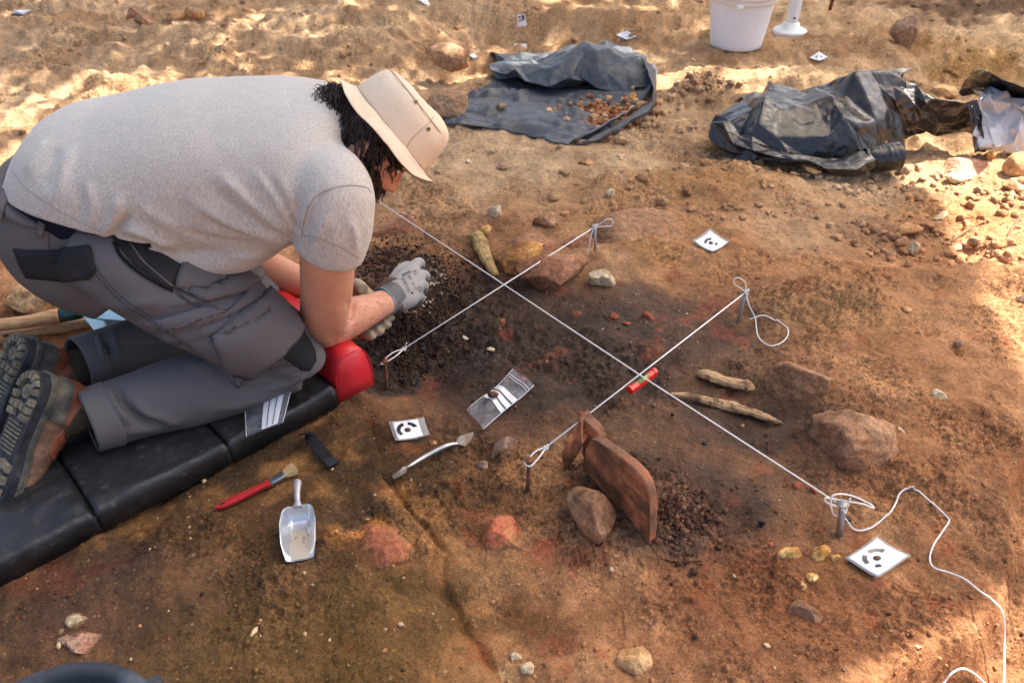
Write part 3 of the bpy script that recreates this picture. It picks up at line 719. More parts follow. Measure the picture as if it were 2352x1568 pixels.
scatter('rubble', 'scattered pebbles and clods on the far ground', 3600, pix_sampler(-60, 2420, -20, 520, clump), (.002, .018), None, 2, 2, True, power=5)
scatter('gravel', 'small pale and red grit across the dig', 1000, pix_sampler(-60, 2420, 0, 1600, None), (.0012, .0052), [(200, 166, 124), (180, 132, 92), (170, 100, 70), (204, 178, 140), (120, 96, 78), (70, 56, 48)], 3, 1, power=3.0)
def multi(*s):
    def f(rnd, n): return np.concatenate([q(rnd, n // len(s)) for q in s])
    return f
scatter('loose_rubble', 'loose tan rubble strewn below the black plastic', 700, multi(patch_sampler(2180, 440, .42, .22), patch_sampler(2090, 560, .30, .16), patch_sampler(2300, 570, .24, .16), patch_sampler(2250, 480, .5, .3), patch_sampler(1900, 410, .4, .12)), (.002, .019), None, 4, 2, True, power=4.5)
scatter('cobble_scatter', 'clods spilled around the folded sheet', 420, multi(patch_sampler(1470, 230, .16, .14), patch_sampler(1450, 290, .25, .18), patch_sampler(1620, 190, .14, .1)), (.003, .020), None, 5, 2, True, power=4)
scatter('dug_earth', 'black crumbly earth dug loose beside the gloved hand', 5200, multi(patch_sampler(930, 790, .14, .12), patch_sampler(1000, 690, .12, .14), patch_sampler(900, 600, .2, .12)), (.0010, .0055), [(58, 44, 37), (72, 54, 44), (86, 62, 48), (46, 37, 33)], 6, 1, power=2.5)
scatter('ash_flecks', 'white burnt bone flecks in the dug earth', 240, multi(patch_sampler(985, 650, .06, .07), patch_sampler(960, 700, .05, .05), patch_sampler(1000, 640, .04, .04)), (.0015, .006), [(214, 200, 180), (190, 170, 148), (150, 132, 116)], 7, 1, power=2.5)

# ------------------------------------------------------------------ heap of spoil beside the tile
def spoil(px, py, n, seed):
    rnd = np.random.default_rng(seed); c = G(px, py); parts = []
    bm = bmesh.new(); bmesh.ops.create_icosphere(bm, subdivisions=1, radius=1.0)
    V0 = np.array([v.co for v in bm.verts]); F0 = np.array([[v.index for v in f.verts] for f in bm.faces]); bm.free()
    N = n; g = rnd.normal(size=(N, 2)) * np.array([.030, .042]); rr = np.exp(-((g[:, 0] / .045) ** 2 + (g[:, 1] / .06) ** 2))
    s = .0008 + .0060 * rnd.random(N) ** 6; zz = rr * .034 + .002
    P = []; C = []
    for i in range(N):
        W = V0 * (1 + .62 * rnd.uniform(-1, 1, (len(V0), 1))) * s[i] * rnd.uniform(.7, 1.3, 3)
        x, y = c.x + g[i, 0], c.y + g[i, 1]
        P.append(W + [x, y, base_z(x, y) + zz[i]]); C.append(np.tile(np.array(srgb(*[(92, 66, 52), (106, 76, 60), (76, 56, 46), (122, 88, 68)][rnd.integers(0, 4)])), (len(V0), 1)))
    Fa = (F0[None] + (np.arange(N) * len(V0))[:, None, None]).reshape(-1, 3)
    me = mesh_np('spoil', np.concatenate(P), Fa, False); color_attr(me, 'soil', np.concatenate(C))
    tag(add('spoil_crumbs', me, CRUMB), 'heap of dark crumbly earth beside the red tile', None, None, 'stuff')
spoil(1556, 1190, 2200, 5)

def heap_patch(name, c, R, hgt, seed, pal, stretch=(1., 1.), lump=.010, floor=None):
    """a low mound of clumped earth as one lumpy surface"""
    n = 110; u = np.linspace(-1, 1, n); U, W = [a.ravel() for a in np.meshgrid(u, u)]; r = np.hypot(U, W) + .22 * fbm(U, W, .7, 3, seed)
    x = c[0] + U * R * stretch[0]; y = c[1] + W * R * stretch[1]; env = np.clip(1 - r, 0, 1) ** .8
    f1, v1 = worley(x + .004 * fbm(x, y, .01, 2, seed), y + .004 * fbm(x, y, .01, 2, seed + 1), .014, seed + 2); f2, v2 = worley(x, y, .0065, seed + 4)
    z = hgt * env + np.sqrt(np.clip(env, 0, 1)) * (lump * fbm(x, y, .022, 4, seed + 3, .65) + lump * .9 * np.clip(.6 - f1, 0, 1) * v1 + lump * .5 * np.clip(.6 - f2, 0, 1) * v2)
    g = (h_base(x, y) + h_fine(x, y)) if floor is None else np.full(len(x), floor)
    Z = np.where(env > .006, g + z + .0004, g - .002); V = np.stack([x, y, Z], 1); keep = env.reshape(n, n) > .001
    F = np.array([(j * n + i, j * n + i + 1, (j + 1) * n + i + 1, (j + 1) * n + i) for j in range(n - 1) for i in range(n - 1) if keep[j:j + 2, i:i + 2].any()])
    me = mesh_np(name, V, F); C = np.array([srgb(*q) for q in pal]); t = np.clip(.5 + fbm(x, y, .018, 3, seed + 6) + .3 * (v1 - .5), 0, .999) * (len(C) - 1); i0 = t.astype(int)
    K = C[i0] + (C[i0 + 1] - C[i0]) * (t - i0)[:, None]
    if floor is None: e_ = sstep(.0, .35, env)[:, None]; K = K * e_ + soil_color(x, y) * (1 - e_)
    color_attr(me, 'soil', K); return me
hc0 = G(1552, 1188)
tag(add('spoil_heap', heap_patch('spoil_heap', (hc0.x, hc0.y), .088, .024, 61, [(56, 42, 35), (82, 60, 48), (108, 80, 62)], (.85, 1.15)), STONE), 'low mound of clumped dark earth against the red tile', None, None, 'stuff')

# ------------------------------------------------------------------ the broken roof tile standing on edge
m = MatB('terracotta', .88, .15)
n = m.noise(13, 6, .65); n2 = m.noise(46, 5, .7)
c = m.ramp(n, [(.36, srgb(118, 84, 62)), (.47, srgb(164, 110, 78)), (.56, srgb(206, 134, 94)), (.66, srgb(142, 102, 76))])
c = m.mix(1.0, c, m.ramp(n2, [(.25, (.6, .6, .6)), (.5, (1, 1, 1)), (.8, (1.3, 1.2, 1.15))]), 'MULTIPLY')
w = m.noise(5, 3, .5, m.map((1, 1, 6)));
c = m.mix(m.ramp(w, [(.42, (.0, .0, .0)), (.62, (.75, .75, .75))]), c, srgb(98, 74, 54))
m.color(c); b = m.bump(m.noise(28, 6, .7), .5, .006); m.bump(m.noise(200, 4), .5, .0015, chain=b); TILE = m.m
m = MatB('terracotta_break', .92, .1)
n = m.noise(22, 6, .7); m.color(m.ramp(n, [(.36, srgb(116, 88, 70)), (.5, srgb(146, 108, 86)), (.66, srgb(190, 112, 76))])); m.bump(m.noise(120, 5, .7), .7, .004); TILE_EDGE = m.m
def slab(front_px, ymap, thick_dir, thick, name, parent, mat_f, mat_e, sub=6):
    """standing sherd: front outline (picture points with distance y), given thickness"""
    A = [np.array(at_y(px, py, y)) for (px, py), y in zip(front_px, ymap)]
    td = np.array(thick_dir, float); td /= np.linalg.norm(td)
    bm = bmesh.new(); f = [bm.verts.new(a) for a in A]; b = [bm.verts.new(a + td * thick) for a in A]
    ff = bm.faces.new(f); fb = bm.faces.new(b[::-1]); k = len(A)
    ed = [bm.faces.new((f[(i + 1) % k], f[i], b[i], b[(i + 1) % k])) for i in range(k)]
    for e in ed: e.material_index = 1
    bmesh.ops.triangulate(bm, faces=bm.faces[:])
    for _ in range(4):
        ee = [e for e in bm.edges if e.calc_length() > .009]
        if not ee: break
        bmesh.ops.subdivide_edges(bm, edges=ee, cuts=1, use_grid_fill=False); bmesh.ops.triangulate(bm, faces=bm.faces[:])
    bmesh.ops.recalc_face_normals(bm, faces=bm.faces[:]); bm.normal_update()
    V = np.array([v.co for v in bm.verts]); N = np.array([v.normal for v in bm.verts])
    V = V + N * (.0026 * fbm3(V, .045, 2, 5) + .0012 * fbm3(V, .008, 3, 8))[:, None]
    for v, co in zip(bm.verts, V): v.co = co
    me = bm_mesh(name, bm); me.materials.append(mat_f); me.materials.append(mat_e)
    return add(name, me, None, parent)
tb = G(1420, 1150)
tile = empty('roof_tile', tb, 'broken terracotta tile standing on edge in the soil', 'tile')
# main wall of the tile: from the left bend round to the right tip
tp = [(1340, 1068), (1346, 1030), (1358, 1008), (1374, 1014), (1394, 1028), (1416, 1043), (1438, 1060), (1458, 1078), (1474, 1096), (1485, 1116), (1491, 1140), (1493, 1180), (1492, 1220), (1490, 1262), (1440, 1215), (1380, 1130)]
bl = G(1350, 1090); br = G(1490, 1250)
def wall_y(px, py):
    t = (px - 1345) / (1492 - 1345); lean = .05 * max(0, (1250 - 160 * (1 - t) - py) / 200)
    return bl.y * (1 - t) + br.y * t + lean * .2 - .014 * math.sin(math.pi * min(1, max(0, t)))
slab(tp, [wall_y(*p) for p in tp], (.75, .62, .10), .018, 'tile_wall', tile, TILE, TILE_EDGE)
tp2 = [(1291, 1040), (1303, 1010), (1333, 957), (1340, 962), (1341, 990), (1337, 1020), (1312, 1062), (1294, 1092)]
fl = G(1310, 1085)
slab(tp2, [fl.y + .0 + (.03 if p[1] < 1000 else 0.0) for p in tp2], (.55, .8, 0), .028, 'tile_flange', tile, TILE, TILE_EDGE)
tp3 = [(1336, 1040), (1340, 962), (1372, 992), (1380, 1010), (1366, 1040), (1350, 1075)]
slab(tp3, [fl.y + .035 - .0006 * (p[0] - 1336) for p in tp3], (.6, .7, .1), .02, 'tile_bend', tile, TILE, TILE_EDGE)

# ------------------------------------------------------------------ bones
def bone_mat(name, c1, c2, dirt, amt):
    m = MatB(name, .75, .3); n = m.noise(60, 5, .65); n2 = m.noise(45, 6, .7)
    c = m.mix(n, srgb(*c1), srgb(*c2)); c = m.mix(m.math('MULTIPLY', m.ramp(n2, [(.48, (0, 0, 0)), (.58, (1, 1, 1))]), amt), c, srgb(*dirt)); m.color(c)
    m.bump(m.noise(120, 5, .7), .6, .003); return m.m
BONE = bone_mat('bone', (168, 134, 94), (196, 162, 120), (104, 76, 54), .95)
BONE_Y = bone_mat('bone_yellow', (164, 134, 82), (190, 160, 104), (96, 74, 50), .6)
BONE_W = bone_mat('bone_white', (206, 192, 168), (226, 214, 194), (140, 114, 88), .7)
def bone(name, label, path, rads, mat, flatz=.7, seed=0, lift=.004):
    P = [np.array(G(px, py, lift + r * mpp(G(px, py)) * .6 * flatz)) for (px, py), r in zip(path, rads)]
    R = [r * mpp(p) for r, p in zip(rads, P)]
    S = catmull([np.append(p, r) for p, r in zip(P, R)], 12)
    V, F = tube(S[:, :3], S[:, 3], 9)
    zc = np.repeat(S[:, 2], 9); V[:, 2] = zc + (V[:, 2] - zc) * flatz
    rr = np.repeat(S[:, 3], 9)
    V = V + ((fbm3(V, .03, 2, seed) * .16 + fbm3(V, .006, 2, seed + 4) * .10) * rr)[:, None] * np.array([1, 1, 1])
    tag(add(name, mesh_np(name, V, F, False), mat), label, 'bone')
bone('bone', 'short thick tan bone near the line level', [(1602, 866), (1615, 868), (1650, 878), (1690, 890), (1716, 897), (1722, 905)], [9, 15, 15, 15, 15, 9], BONE, .75, 1)
bone('bone', 'long thin tan bone running under the string', [(1540, 908), (1575, 914), (1625, 926), (1665, 938), (1715, 952), (1760, 966), (1795, 977)], [4, 8, 11, 14, 12, 10, 4], BONE, .8, 2)
bone('bone', 'long yellowish bone standing beside the ochre boulder', [(1086, 552), (1098, 560), (1106, 580), (1116, 605), (1128, 628), (1140, 645)], [10, 17, 16, 14, 12, 8], BONE_Y, .8, 3, .012)
for lab, path, rads in [('white bone splinter on dark soil right of the tile', [(1744, 1008), (1758, 1002), (1776, 1000)], [2, 5, 2]),
                        ('thin white bone sliver above the cord-wound nail', [(1862, 1082), (1864, 1062), (1868, 1045)], [2, 4, 1]),
                        ('pale bone fragment on the right-hand earth shelf', [(2064, 982), (2072, 990), (2078, 1004)], [4, 5, 3]),
                        ('tiny white splinter above the line level', [(1378, 762), (1386, 754), (1392, 744)], [1, 3, 1]),
                        ('small white bone bit left of the crossing strings', [(1064, 770), (1068, 776), (1076, 778)], [2, 5, 2])]:
    bone('bone_fragment', lab, path, rads, BONE_W, .6, 7, -.002)
# potsherds and charcoal
RED = stone_mat('sherd_red', (132, 70, 52), (150, 82, 60), (168, 102, 74), (100, 68, 52), .5)
CHAR = flat('charcoal', (.012, .012, .014), .5, .4, .3, 60, bump=.5)
for px, py, w, h, lab, mt, sd in [(1158, 742, 34, 24, 'round red sherd flush in the dark soil', RED, 1), (1488, 731, 40, 30, 'large red sherd in the brown soil above the level', RED, 2),
                                  (1438, 742, 22, 12, 'thin red sherd left of the larger red one', RED, 3), (1410, 728, 26, 18, 'dull red sherd in the middle of the trench', RED, 4),
                                  (1202, 872, 16, 12, 'small red sherd below the string crossing', RED, 5), (1170, 900, 20, 8, 'narrow red sliver above the zip bag', RED, 6),
                                  (1335, 618 + 330, 18, 10, 'red chip above the tile tip', RED, 7), (1835, 1118, 36, 26, 'pair-worthy red sherd below the taut string', RED, 8),
                                  (1870, 1128, 26, 24, 'red sherd nearest the cord-wound nail', RED, 9), (1528, 1085 + 10, 14, 12, 'red chip right of the tile', RED, 10),
                                  (1300, 1296 - 280, 12, 10, 'tiny red chip beside the tile flange', RED, 11), (1740, 570 + 70, 14, 10, 'red chip left of the looped nail', RED, 12),
                                  (1748, 1202, 20, 20, 'black charcoal lump right of the spoil heap', CHAR, 13), (1946, 1192, 20, 14, 'black charcoal flake beside the tall nail', CHAR, 14),
                                  (970, 790 + 12, 16, 12, 'black charcoal lump in the dug earth', CHAR, 15), (1620, 1338 - 320, 14, 10, 'black charcoal bit above the spoil heap', CHAR, 16)]:
    if 'pair-worthy' in lab: lab = 'flat red sherd farther from the cord-wound nail'
    stone_at(px, py, w, h, lab, mt, 500 + sd, rise=.05 if mt is RED else .4, asp=.8, cuts=9, name='sherd' if mt is RED else 'charcoal', cat='sherd' if mt is RED else 'charcoal', sub=3)

# ------------------------------------------------------------------ nails and string
RUST = MatB('rusty_nail', .7, .4); n = RUST.noise(90, 5, .7); RUST.color(RUST.ramp(n, [(.35, srgb(74, 56, 46)), (.5, srgb(112, 76, 56)), (.65, srgb(140, 88, 62))])); RUST.set('Metallic', .35); RUST.bump(n, .4, .001); RUST = RUST.m
STEEL = flat('dull_steel', (.33, .32, .31), .42, .5, .2, 60, metal=.85)
STRING = flat('white_cord', (.80, .79, .74), .75, .2, .06, 300, bump=.5, bscale=900)
def nail(name, base, head, label, hr=.0075, mat=RUST, sr=.0042, headmat=None):
    b = G(*base); d = at_y(*head, b.y); d = Vector((d.x, b.y, d.z)); L = (d - b).length; ax = (d - b).normalized()
    t = empty(name, b, label, 'nail', 'iron nails holding the strings')
    V, F = lathe([(sr * .8, -.03), (sr, 0), (sr, L - .002)], 10, b, ax); add('shank', mesh_np('shank', V, F), mat, t)
    V, F = lathe([(sr, L - .004), (hr * .92, L - .003), (hr, L - .0018), (hr, L), (hr * .9, L + .0012), (hr * .2, L + .0016)], 16, b, ax); add('head', mesh_np('head', V, F), headmat or mat, t)
    return d
nA = nail('nail', (888, 892), (885, 828), 'rusty nail beside the red cushion end')
nB = nail('nail', (1367, 578), (1366, 517), 'nail with a string bow behind the red-brown boulder', mat=STEEL)
nC = nail('nail', (1211, 1128), (1216, 1056), 'rusty nail standing left of the tile', .0085)
nD = nail('nail', (1696, 738), (1713, 667), 'leaning nail with a string loop at the right of the trench', .0075, STEEL)
nE = nail('nail', (1928, 1230), (1937, 1156), 'thick steel nail wound with loose white cord', .0105, STEEL, .0062)
nF = nail('nail', (752, 402), (750, 380), 'nail hidden behind the man holding the long string')
SR = .00165
def cord(name, label, pts, r=SR, n=8, parent=None):
    S = catmull(pts, n); S[:, 2] = np.maximum(S[:, 2], h_base(S[:, 0], S[:, 1]) + h_fine(S[:, 0], S[:, 1]) + r * .9); V, F = tube(S, r, 8); o = add(name, mesh_np(name, V, F), STRING, parent)
    if parent is None: tag(o, label, 'string')
    return o
def P3(v): return np.array(v, float)
def knot(c, r=.0042): 
    return tube(np.array([P3(c) + [r * math.cos(a) * .9, r * math.sin(a) * .9, r * .9 * math.sin(2 * a + .5)] for a in np.linspace(0, 6.28, 16)]), SR * 1.15, 7)
def string_set(name, label, main, extras, knots):
    t = empty(name, main[0], label, 'string')
    V, F = tube(np.array(main), SR, 8); add('taut_line', mesh_np('taut_line', V, F), STRING, t)
    for nm, e in extras: cord(nm, None, e, SR, 8, t)
    for k in knots: add('knot', mesh_np('knot', *knot(k)), STRING, t)
def below(v, d=.006): return np.array([v.x, v.y, v.z - d])
def wrap(v, r, d=.005):
    return [np.array([v.x + r * math.cos(a), v.y + r * math.sin(a), v.z - d + .001 * i]) for i, a in enumerate(np.linspace(0, 6.28, 10))]
# line 1: from the nail by the cushion to the far bow
k1 = np.array(at_y(928, 798, nA.y + .045)); k1[2] = nA.z + .002
line1 = [k1, below(nB)]
string_set('string_line', 'white string from the cushion end to the far bow', line1, [
    ('noose', [k1, (k1 + below(nA)) / 2 + [.003, -.006, .003], below(nA) + [-.006, -.006, 0], below(nA) + [-.008, .003, 0], (k1 + below(nA)) / 2 + [-.006, .005, .004], k1]),
    ('string_end', [k1, k1 + [.004, .002, .008], np.array(at_y(934, 787, k1[1]))]),
    ('wrap', wrap(nB, .0065)),
    ('bow', [below(nB), at_y(1380, 513, nB.y), at_y(1393, 504, nB.y), at_y(1406, 505, nB.y), at_y(1406, 518, nB.y), at_y(1390, 520, nB.y), below(nB)]),
    ('tail', [below(nB), at_y(1358, 540, nB.y - .01), at_y(1352, 575, nB.y - .02), at_y(1349, 600, nB.y - .02), at_y(1348, 618, nB.y - .02)])], [k1, below(nB, .004) + [0, -.006, 0]])
# line 2: from the nail by the tile through the level to the leaning nail
k2 = np.array(at_y(1254, 1037, nC.y + .035)); k2[2] = nC.z
string_set('string_line', 'white string carrying the red line level', [k2, below(nD)], [
    ('noose', [k2, (k2 + below(nC)) / 2 + [.003, -.006, .0], below(nC) + [.002, -.010, 0], below(nC) + [-.009, -.003, 0], below(nC) + [-.002, .008, .0], (k2 + below(nC)) / 2 + [-.004, .006, .003], k2]),
    ('wrap', wrap(nD, .0065)),
    ('bow', [below(nD), at_y(1700, 661, nD.y), at_y(1688, 653, nD.y), at_y(1686, 642, nD.y), at_y(1697, 638, nD.y), at_y(1712, 650, nD.y), below(nD)]),
    ('tail', [below(nD), at_y(1722, 705, nD.y - .02), G(1730, 748, .025), G(1740, 778, .008), G(1765, 796, .004), G(1790, 792, .004), G(1808, 775, .005), G(1806, 755, .005), G(1780, 741, .006), G(1750, 739, .02), G(1718, 745, .016)])], [k2, below(nD, .004) + [0, -.006, 0]])
# line 3: from behind the man to the thick nail; the slack cord runs out of the picture
c23 = np.array(at_z(1475, 868, .098))
e3 = below(nE, .007)
string_set('string_line', 'longest white string, running from behind the man to the thick nail', [below(nF), c23 + [0, 0, .004], e3], [
    ('wrap', wrap(nE, .0085, .007)),
    ('bow', [e3, at_y(1915, 1160, nE.y), at_y(1897, 1152, nE.y), at_y(1897, 1143, nE.y), at_y(1920, 1146, nE.y + .01), at_y(1940, 1150, nE.y + .005), at_y(1955, 1152, nE.y), at_y(1985, 1158, nE.y - .005), at_y(2006, 1166, nE.y - .005), at_y(2000, 1158, nE.y), at_y(1965, 1141, nE.y + .01), at_y(1935, 1134, nE.y + .01), at_y(1913, 1138, nE.y + .005), at_y(1908, 1156, nE.y),
             at_y(1916, 1182, nE.y - .005), G(1932, 1203, .02), G(1955, 1216, .006), G(1973, 1221, .004), G(2000, 1214, .004), G(2030, 1192, .005), G(2044, 1180, .01), G(2056, 1158, .008), G(2063, 1140, .007), G(2078, 1128, .006), G(2100, 1130, .006), G(2140, 1160, .006), G(2170, 1190, .007),
             G(2176, 1203, .008), G(2160, 1228, .006), G(2142, 1255, .006), G(2133, 1285, .006), G(2142, 1307, .006), G(2180, 1320, .006), G(2212, 1338, .01), G(2240, 1372, .02), G(2262, 1412, .04), G(2278, 1450, .05), G(2286, 1500, .04), G(2290, 1570, .03), G(2292, 1660, .01)]),
    ('string_end', [e3, at_y(1944, 1166, nE.y - .01), at_y(1950, 1152, nE.y - .01), at_y(1953, 1144, nE.y - .01)])], [e3 + [0, -.009, 0]])
cord('loose_cord', 'short loop of white cord at the bottom right corner', [G(2150, 1600, .003), G(2165, 1572, .006), G(2182, 1553, .012), G(2205, 1545, .014), G(2235, 1553, .008), G(2265, 1575, .003)])

# the level clipped on line 2
a2 = np.array(at_z(1443, 889, .094)); b2 = np.array(at_z(1502, 845, .098)); X = (b2 - a2); L = np.linalg.norm(X); X /= L
Zv = np.array([0, 0, 1.0]); Yv = np.cross(Zv, X); Yv /= np.linalg.norm(Yv); Zv = np.cross(X, Yv); mid = (a2 + b2) / 2 + np.array([0, 0, -.004])
lev = empty('line_level', Vector(mid), 'red plastic line level hanging on the string', 'level')
REDP = flat('red_plastic', srgb(214, 40, 28), .32, .5, .06, 40)
def prism(c, prof, L, X, Y, Z):
    V = []; k = len(prof)
    for s in (-.5, .5):
        for (y, z) in prof: V.append(np.array(c) + X * L * s + Y * y + Z * z)
    F = [tuple(range(k))[::-1], tuple(range(k, 2 * k))] + [(i, (i + 1) % k, k + (i + 1) % k, k + i) for i in range(k)]
    return np.array(V), F
hexp = lambda r: [(r * math.cos(a), r * math.sin(a)) for a in [math.pi / 6 + i * math.pi / 3 for i in range(6)]]
off = -Yv * .004 + Zv * -.002
parts = [prism(mid + off + X * (L / 2 - .004), hexp(.0095), .008, X, Yv, Zv), prism(mid + off - X * (L / 2 - .004), hexp(.0095), .008, X, Yv, Zv),
         prism(mid + off + X * (L / 2 - .016), hexp(.0078), .018, X, Yv, Zv), prism(mid + off - X * (L / 2 - .016), hexp(.0078), .018, X, Yv, Zv),
         prism(mid + off - Zv * .005, [(-.0075, -.0035), (.0075, -.0035), (.0075, .001), (-.0075, .001)], L, X, Yv, Zv),
         prism(mid + off - Yv * .0068, [(-.0012, -.006), (.0012, -.006), (.0012, .003), (-.0012, .003)], L, X, Yv, Zv)]
add('body', mesh_np('body', *merge(*parts), smooth=False), REDP, lev)
m = MatB('vial_fluid', .08, .5); m.color(srgb(196, 214, 120)); m.set('Transmission Weight', .5); VIAL = m.m
V, F = tube([mid + off - X * L * .24 + Zv * .002, mid + off + X * L * .24 + Zv * .002], .0052, 12); vial = add('vial', mesh_np('vial', V, F), VIAL, lev)
BLK = flat('black_mark', (.015, .015, .016), .5, .4)
for s in (-.004, .004):
    V, F = tube([mid + off + X * (s - .0004) + Zv * .002, mid + off + X * (s + .0004) + Zv * .002], .0054, 12); add('mark', mesh_np('mark', V, F), BLK, vial)
for sg in (1, -1): add('hook', mesh_np('hook', *prism(mid + sg * X * (L / 2 - .003) + Zv * .004, [(-.003, -.004), (.003, -.004), (.002, .002), (-.002, .002)], .005, X, Yv, Zv), smooth=False), REDP, lev)

# ------------------------------------------------------------------ marker cards
PAPER = flat('card_paper', (.83, .85, .88), .35, .5, .02, 60)
m = MatB('laminate', .12, .5); m.color((.55, .54, .52)); m.set('Alpha', .42); LAMI = m.m
INK = flat('card_ink', (.016, .017, .02), .28, .5, .15, 60)
def bil(c, u, v):
    return c[0] * (1 - u) * (1 - v) + c[1] * u * (1 - v) + c[2] * u * v + c[3] * (1 - u) * v
def card(corners, label, arcs, lift=.004, inset=(.06, .06, .06, .06), curl=.006, rot=0., disc=True, sz=(.19, .34, .57), seed=0, zs=None):
    """corners: picture points (in order round); arcs: (start, end) degrees of the ring segments in card axes"""
    W = [np.array(G(*p)) for p in corners]
    for i, w in enumerate(W): w[2] += lift + (zs[i] if zs else 0)
    ctr = sum(W) / 4; t = empty('marker_card', Vector(ctr), label, 'marker card', 'printed survey target cards')
    def surf(u, v, dz=0):
        p = bil(W, u, v).copy(); p[2] += dz + curl * ((2 * u - 1) ** 2 * .5 + (2 * v - 1) ** 2 * .5) + .0012 * math.sin(5 * u + seed) * math.cos(4 * v)
        return p
    def sheet(u0, u1, v0, v1, dz, n=10):
        V = [surf(u0 + (u1 - u0) * i / n, v0 + (v1 - v0) * j / n, dz) for j in range(n + 1) for i in range(n + 1)]
        return np.array(V), [(j * (n + 1) + i, j * (n + 1) + i + 1, (j + 1) * (n + 1) + i + 1, (j + 1) * (n + 1) + i) for j in range(n) for i in range(n)]
    def thick(V, F, th):
        k = len(V); V2 = V - np.array([0, 0, th]); cnt = {}
        for f in F:
            for a, b in zip(f, f[1:] + f[:1]): cnt[(a, b)] = 1
        E = [(a, b) for (a, b) in cnt if (b, a) not in cnt]
        return np.concatenate([V, V2]), F + [tuple(i + k for i in f[::-1]) for f in F] + [(b, a, a + k, b + k) for a, b in E]
    add('laminate', mesh_np('laminate', *thick(*sheet(0, 1, 0, 1, 0), .0006)), LAMI, t)
    l, r, b, tp = inset
    pap = add('paper', mesh_np('paper', *thick(*sheet(l, 1 - r, b, 1 - tp, .0009), .0004)), PAPER, t)
    cu, cv, hu, hv = (l + 1 - r) / 2, (b + 1 - tp) / 2, (1 - r - l) / 2, (1 - tp - b) / 2
    def ring(a0, a1, r0, r1):
        k = max(3, int(abs(a1 - a0) / 8)); V = []; 
        for i in range(k + 1):
            a = math.radians(a0 + (a1 - a0) * i / k + rot)
            for rr in (r0, r1): V.append(surf(cu + hu * rr * math.cos(a), cv + hv * rr * math.sin(a), .0014))
        return np.array(V), [(2 * i, 2 * i + 1, 2 * i + 3, 2 * i + 2) for i in range(k)]
    for a0, a1 in arcs: add('printed_arc', mesh_np('printed_arc', *ring(a0, a1, sz[1], sz[2])), INK, pap)
    if disc:
        add('printed_disc', mesh_np('printed_disc', *ring(0, 360, .001, sz[0])), INK, pap)
        V, F = lathe([(.0045, 0), (.005, .001), (.0045, .002), (.002, .0028)], 12, surf(cu, cv, .0012)); add('pin', mesh_np('pin', V, F), RUST, t)
    return t
# corner order: left, bottom, right, top as axes u: c0->c1, v: c0->c3
card([(1937, 1288), (2013, 1333), (2089, 1283), (2011, 1237)], 'large target card in front of the cord-wound nail', [(100, 177), (204, 268), (306, 333)], inset=(.06, .055, .05, .06), sz=(.2, .48, .74))
card([(893, 975), (974, 964), (988, 1006), (909, 1020)][::-1][1:] + [(909, 1020)] if False else [(909, 1020), (988, 1005), (974, 964), (893, 974)], 'target card lying between the mat and the leaf trowel', [(105, 220), (16, 77)], inset=(.08, .19, .06, .06), seed=2, sz=(.24, .54, .84))
card([(1588, 560), (1634, 589), (1675, 562), (1629, 532)], 'target card on bare earth behind the leaning nail', [(127, 235), (12, 45)], inset=(.10, .04, .06, .10), curl=.010, seed=3, sz=(.2, .36, .6))
card([(1857, 131), (1880, 146), (1903, 136), (1880, 123)], 'small target card right of the white bucket', [(150, 230), (260, 300), (60, 100)], lift=.006, seed=4, disc=False)
card([(1412, 88), (1438, 100), (1464, 90), (1440, 76)], 'small target card behind the grey-blue sheet', [(300, 350)], lift=.01, seed=5, disc=False)
card([(953, 7), (968, 16), (990, 9), (975, -1)], 'small target card at the top centre edge', [(20, 70)], lift=.01, seed=6, disc=False)
card([(1078, 134), (1090, 142), (1098, 138), (1088, 128)], 'small white card half hidden by the lone boulder', [(20, 40)], lift=.01, seed=7, disc=False)
# the upright card in the far pit
b0 = G(1200, 62); t = empty('upright_card', b0, 'white card standing upright on a foot in the far pit', 'marker card', 'printed survey target cards')
s = mpp(b0)
def upright(px, py): return np.array(at_y(px, py, b0.y))
V, F = merge(box_vf((0, 0, 0), 1, 1, 1)); q = [upright(1189, 62), upright(1210, 60), upright(1206, 33), upright(1188, 35)]
V = np.array(q + [a + np.array([0, .003, 0]) for a in q]); F = [(0, 1, 2, 3), (7, 6, 5, 4), (0, 4, 5, 1), (1, 5, 6, 2), (2, 6, 7, 3), (3, 7, 4, 0)]
add('panel', mesh_np('panel', V, F, False), PAPER, t)
add('foot', mesh_np('foot', *box_vf(np.array(b0) + [-.01, -.03, .004], .07, .06, .004), smooth=False), PAPER, t)
for (u0, v0, u1, v1) in [(.15, .72, .42, .88), (.5, .80, .62, .9), (.62, .55, .85, .95), (.2, .42, .32, .58), (.42, .45, .58, .62)]:
    pp = [bil(q, u, v) + np.array([0, -.002, 0]) for u, v in ((u0, v0), (u1, v0), (u1, v1), (u0, v1))]
    add('printed_mark', mesh_np('printed_mark', np.array(pp), [(0, 1, 2, 3)], False), INK, t)

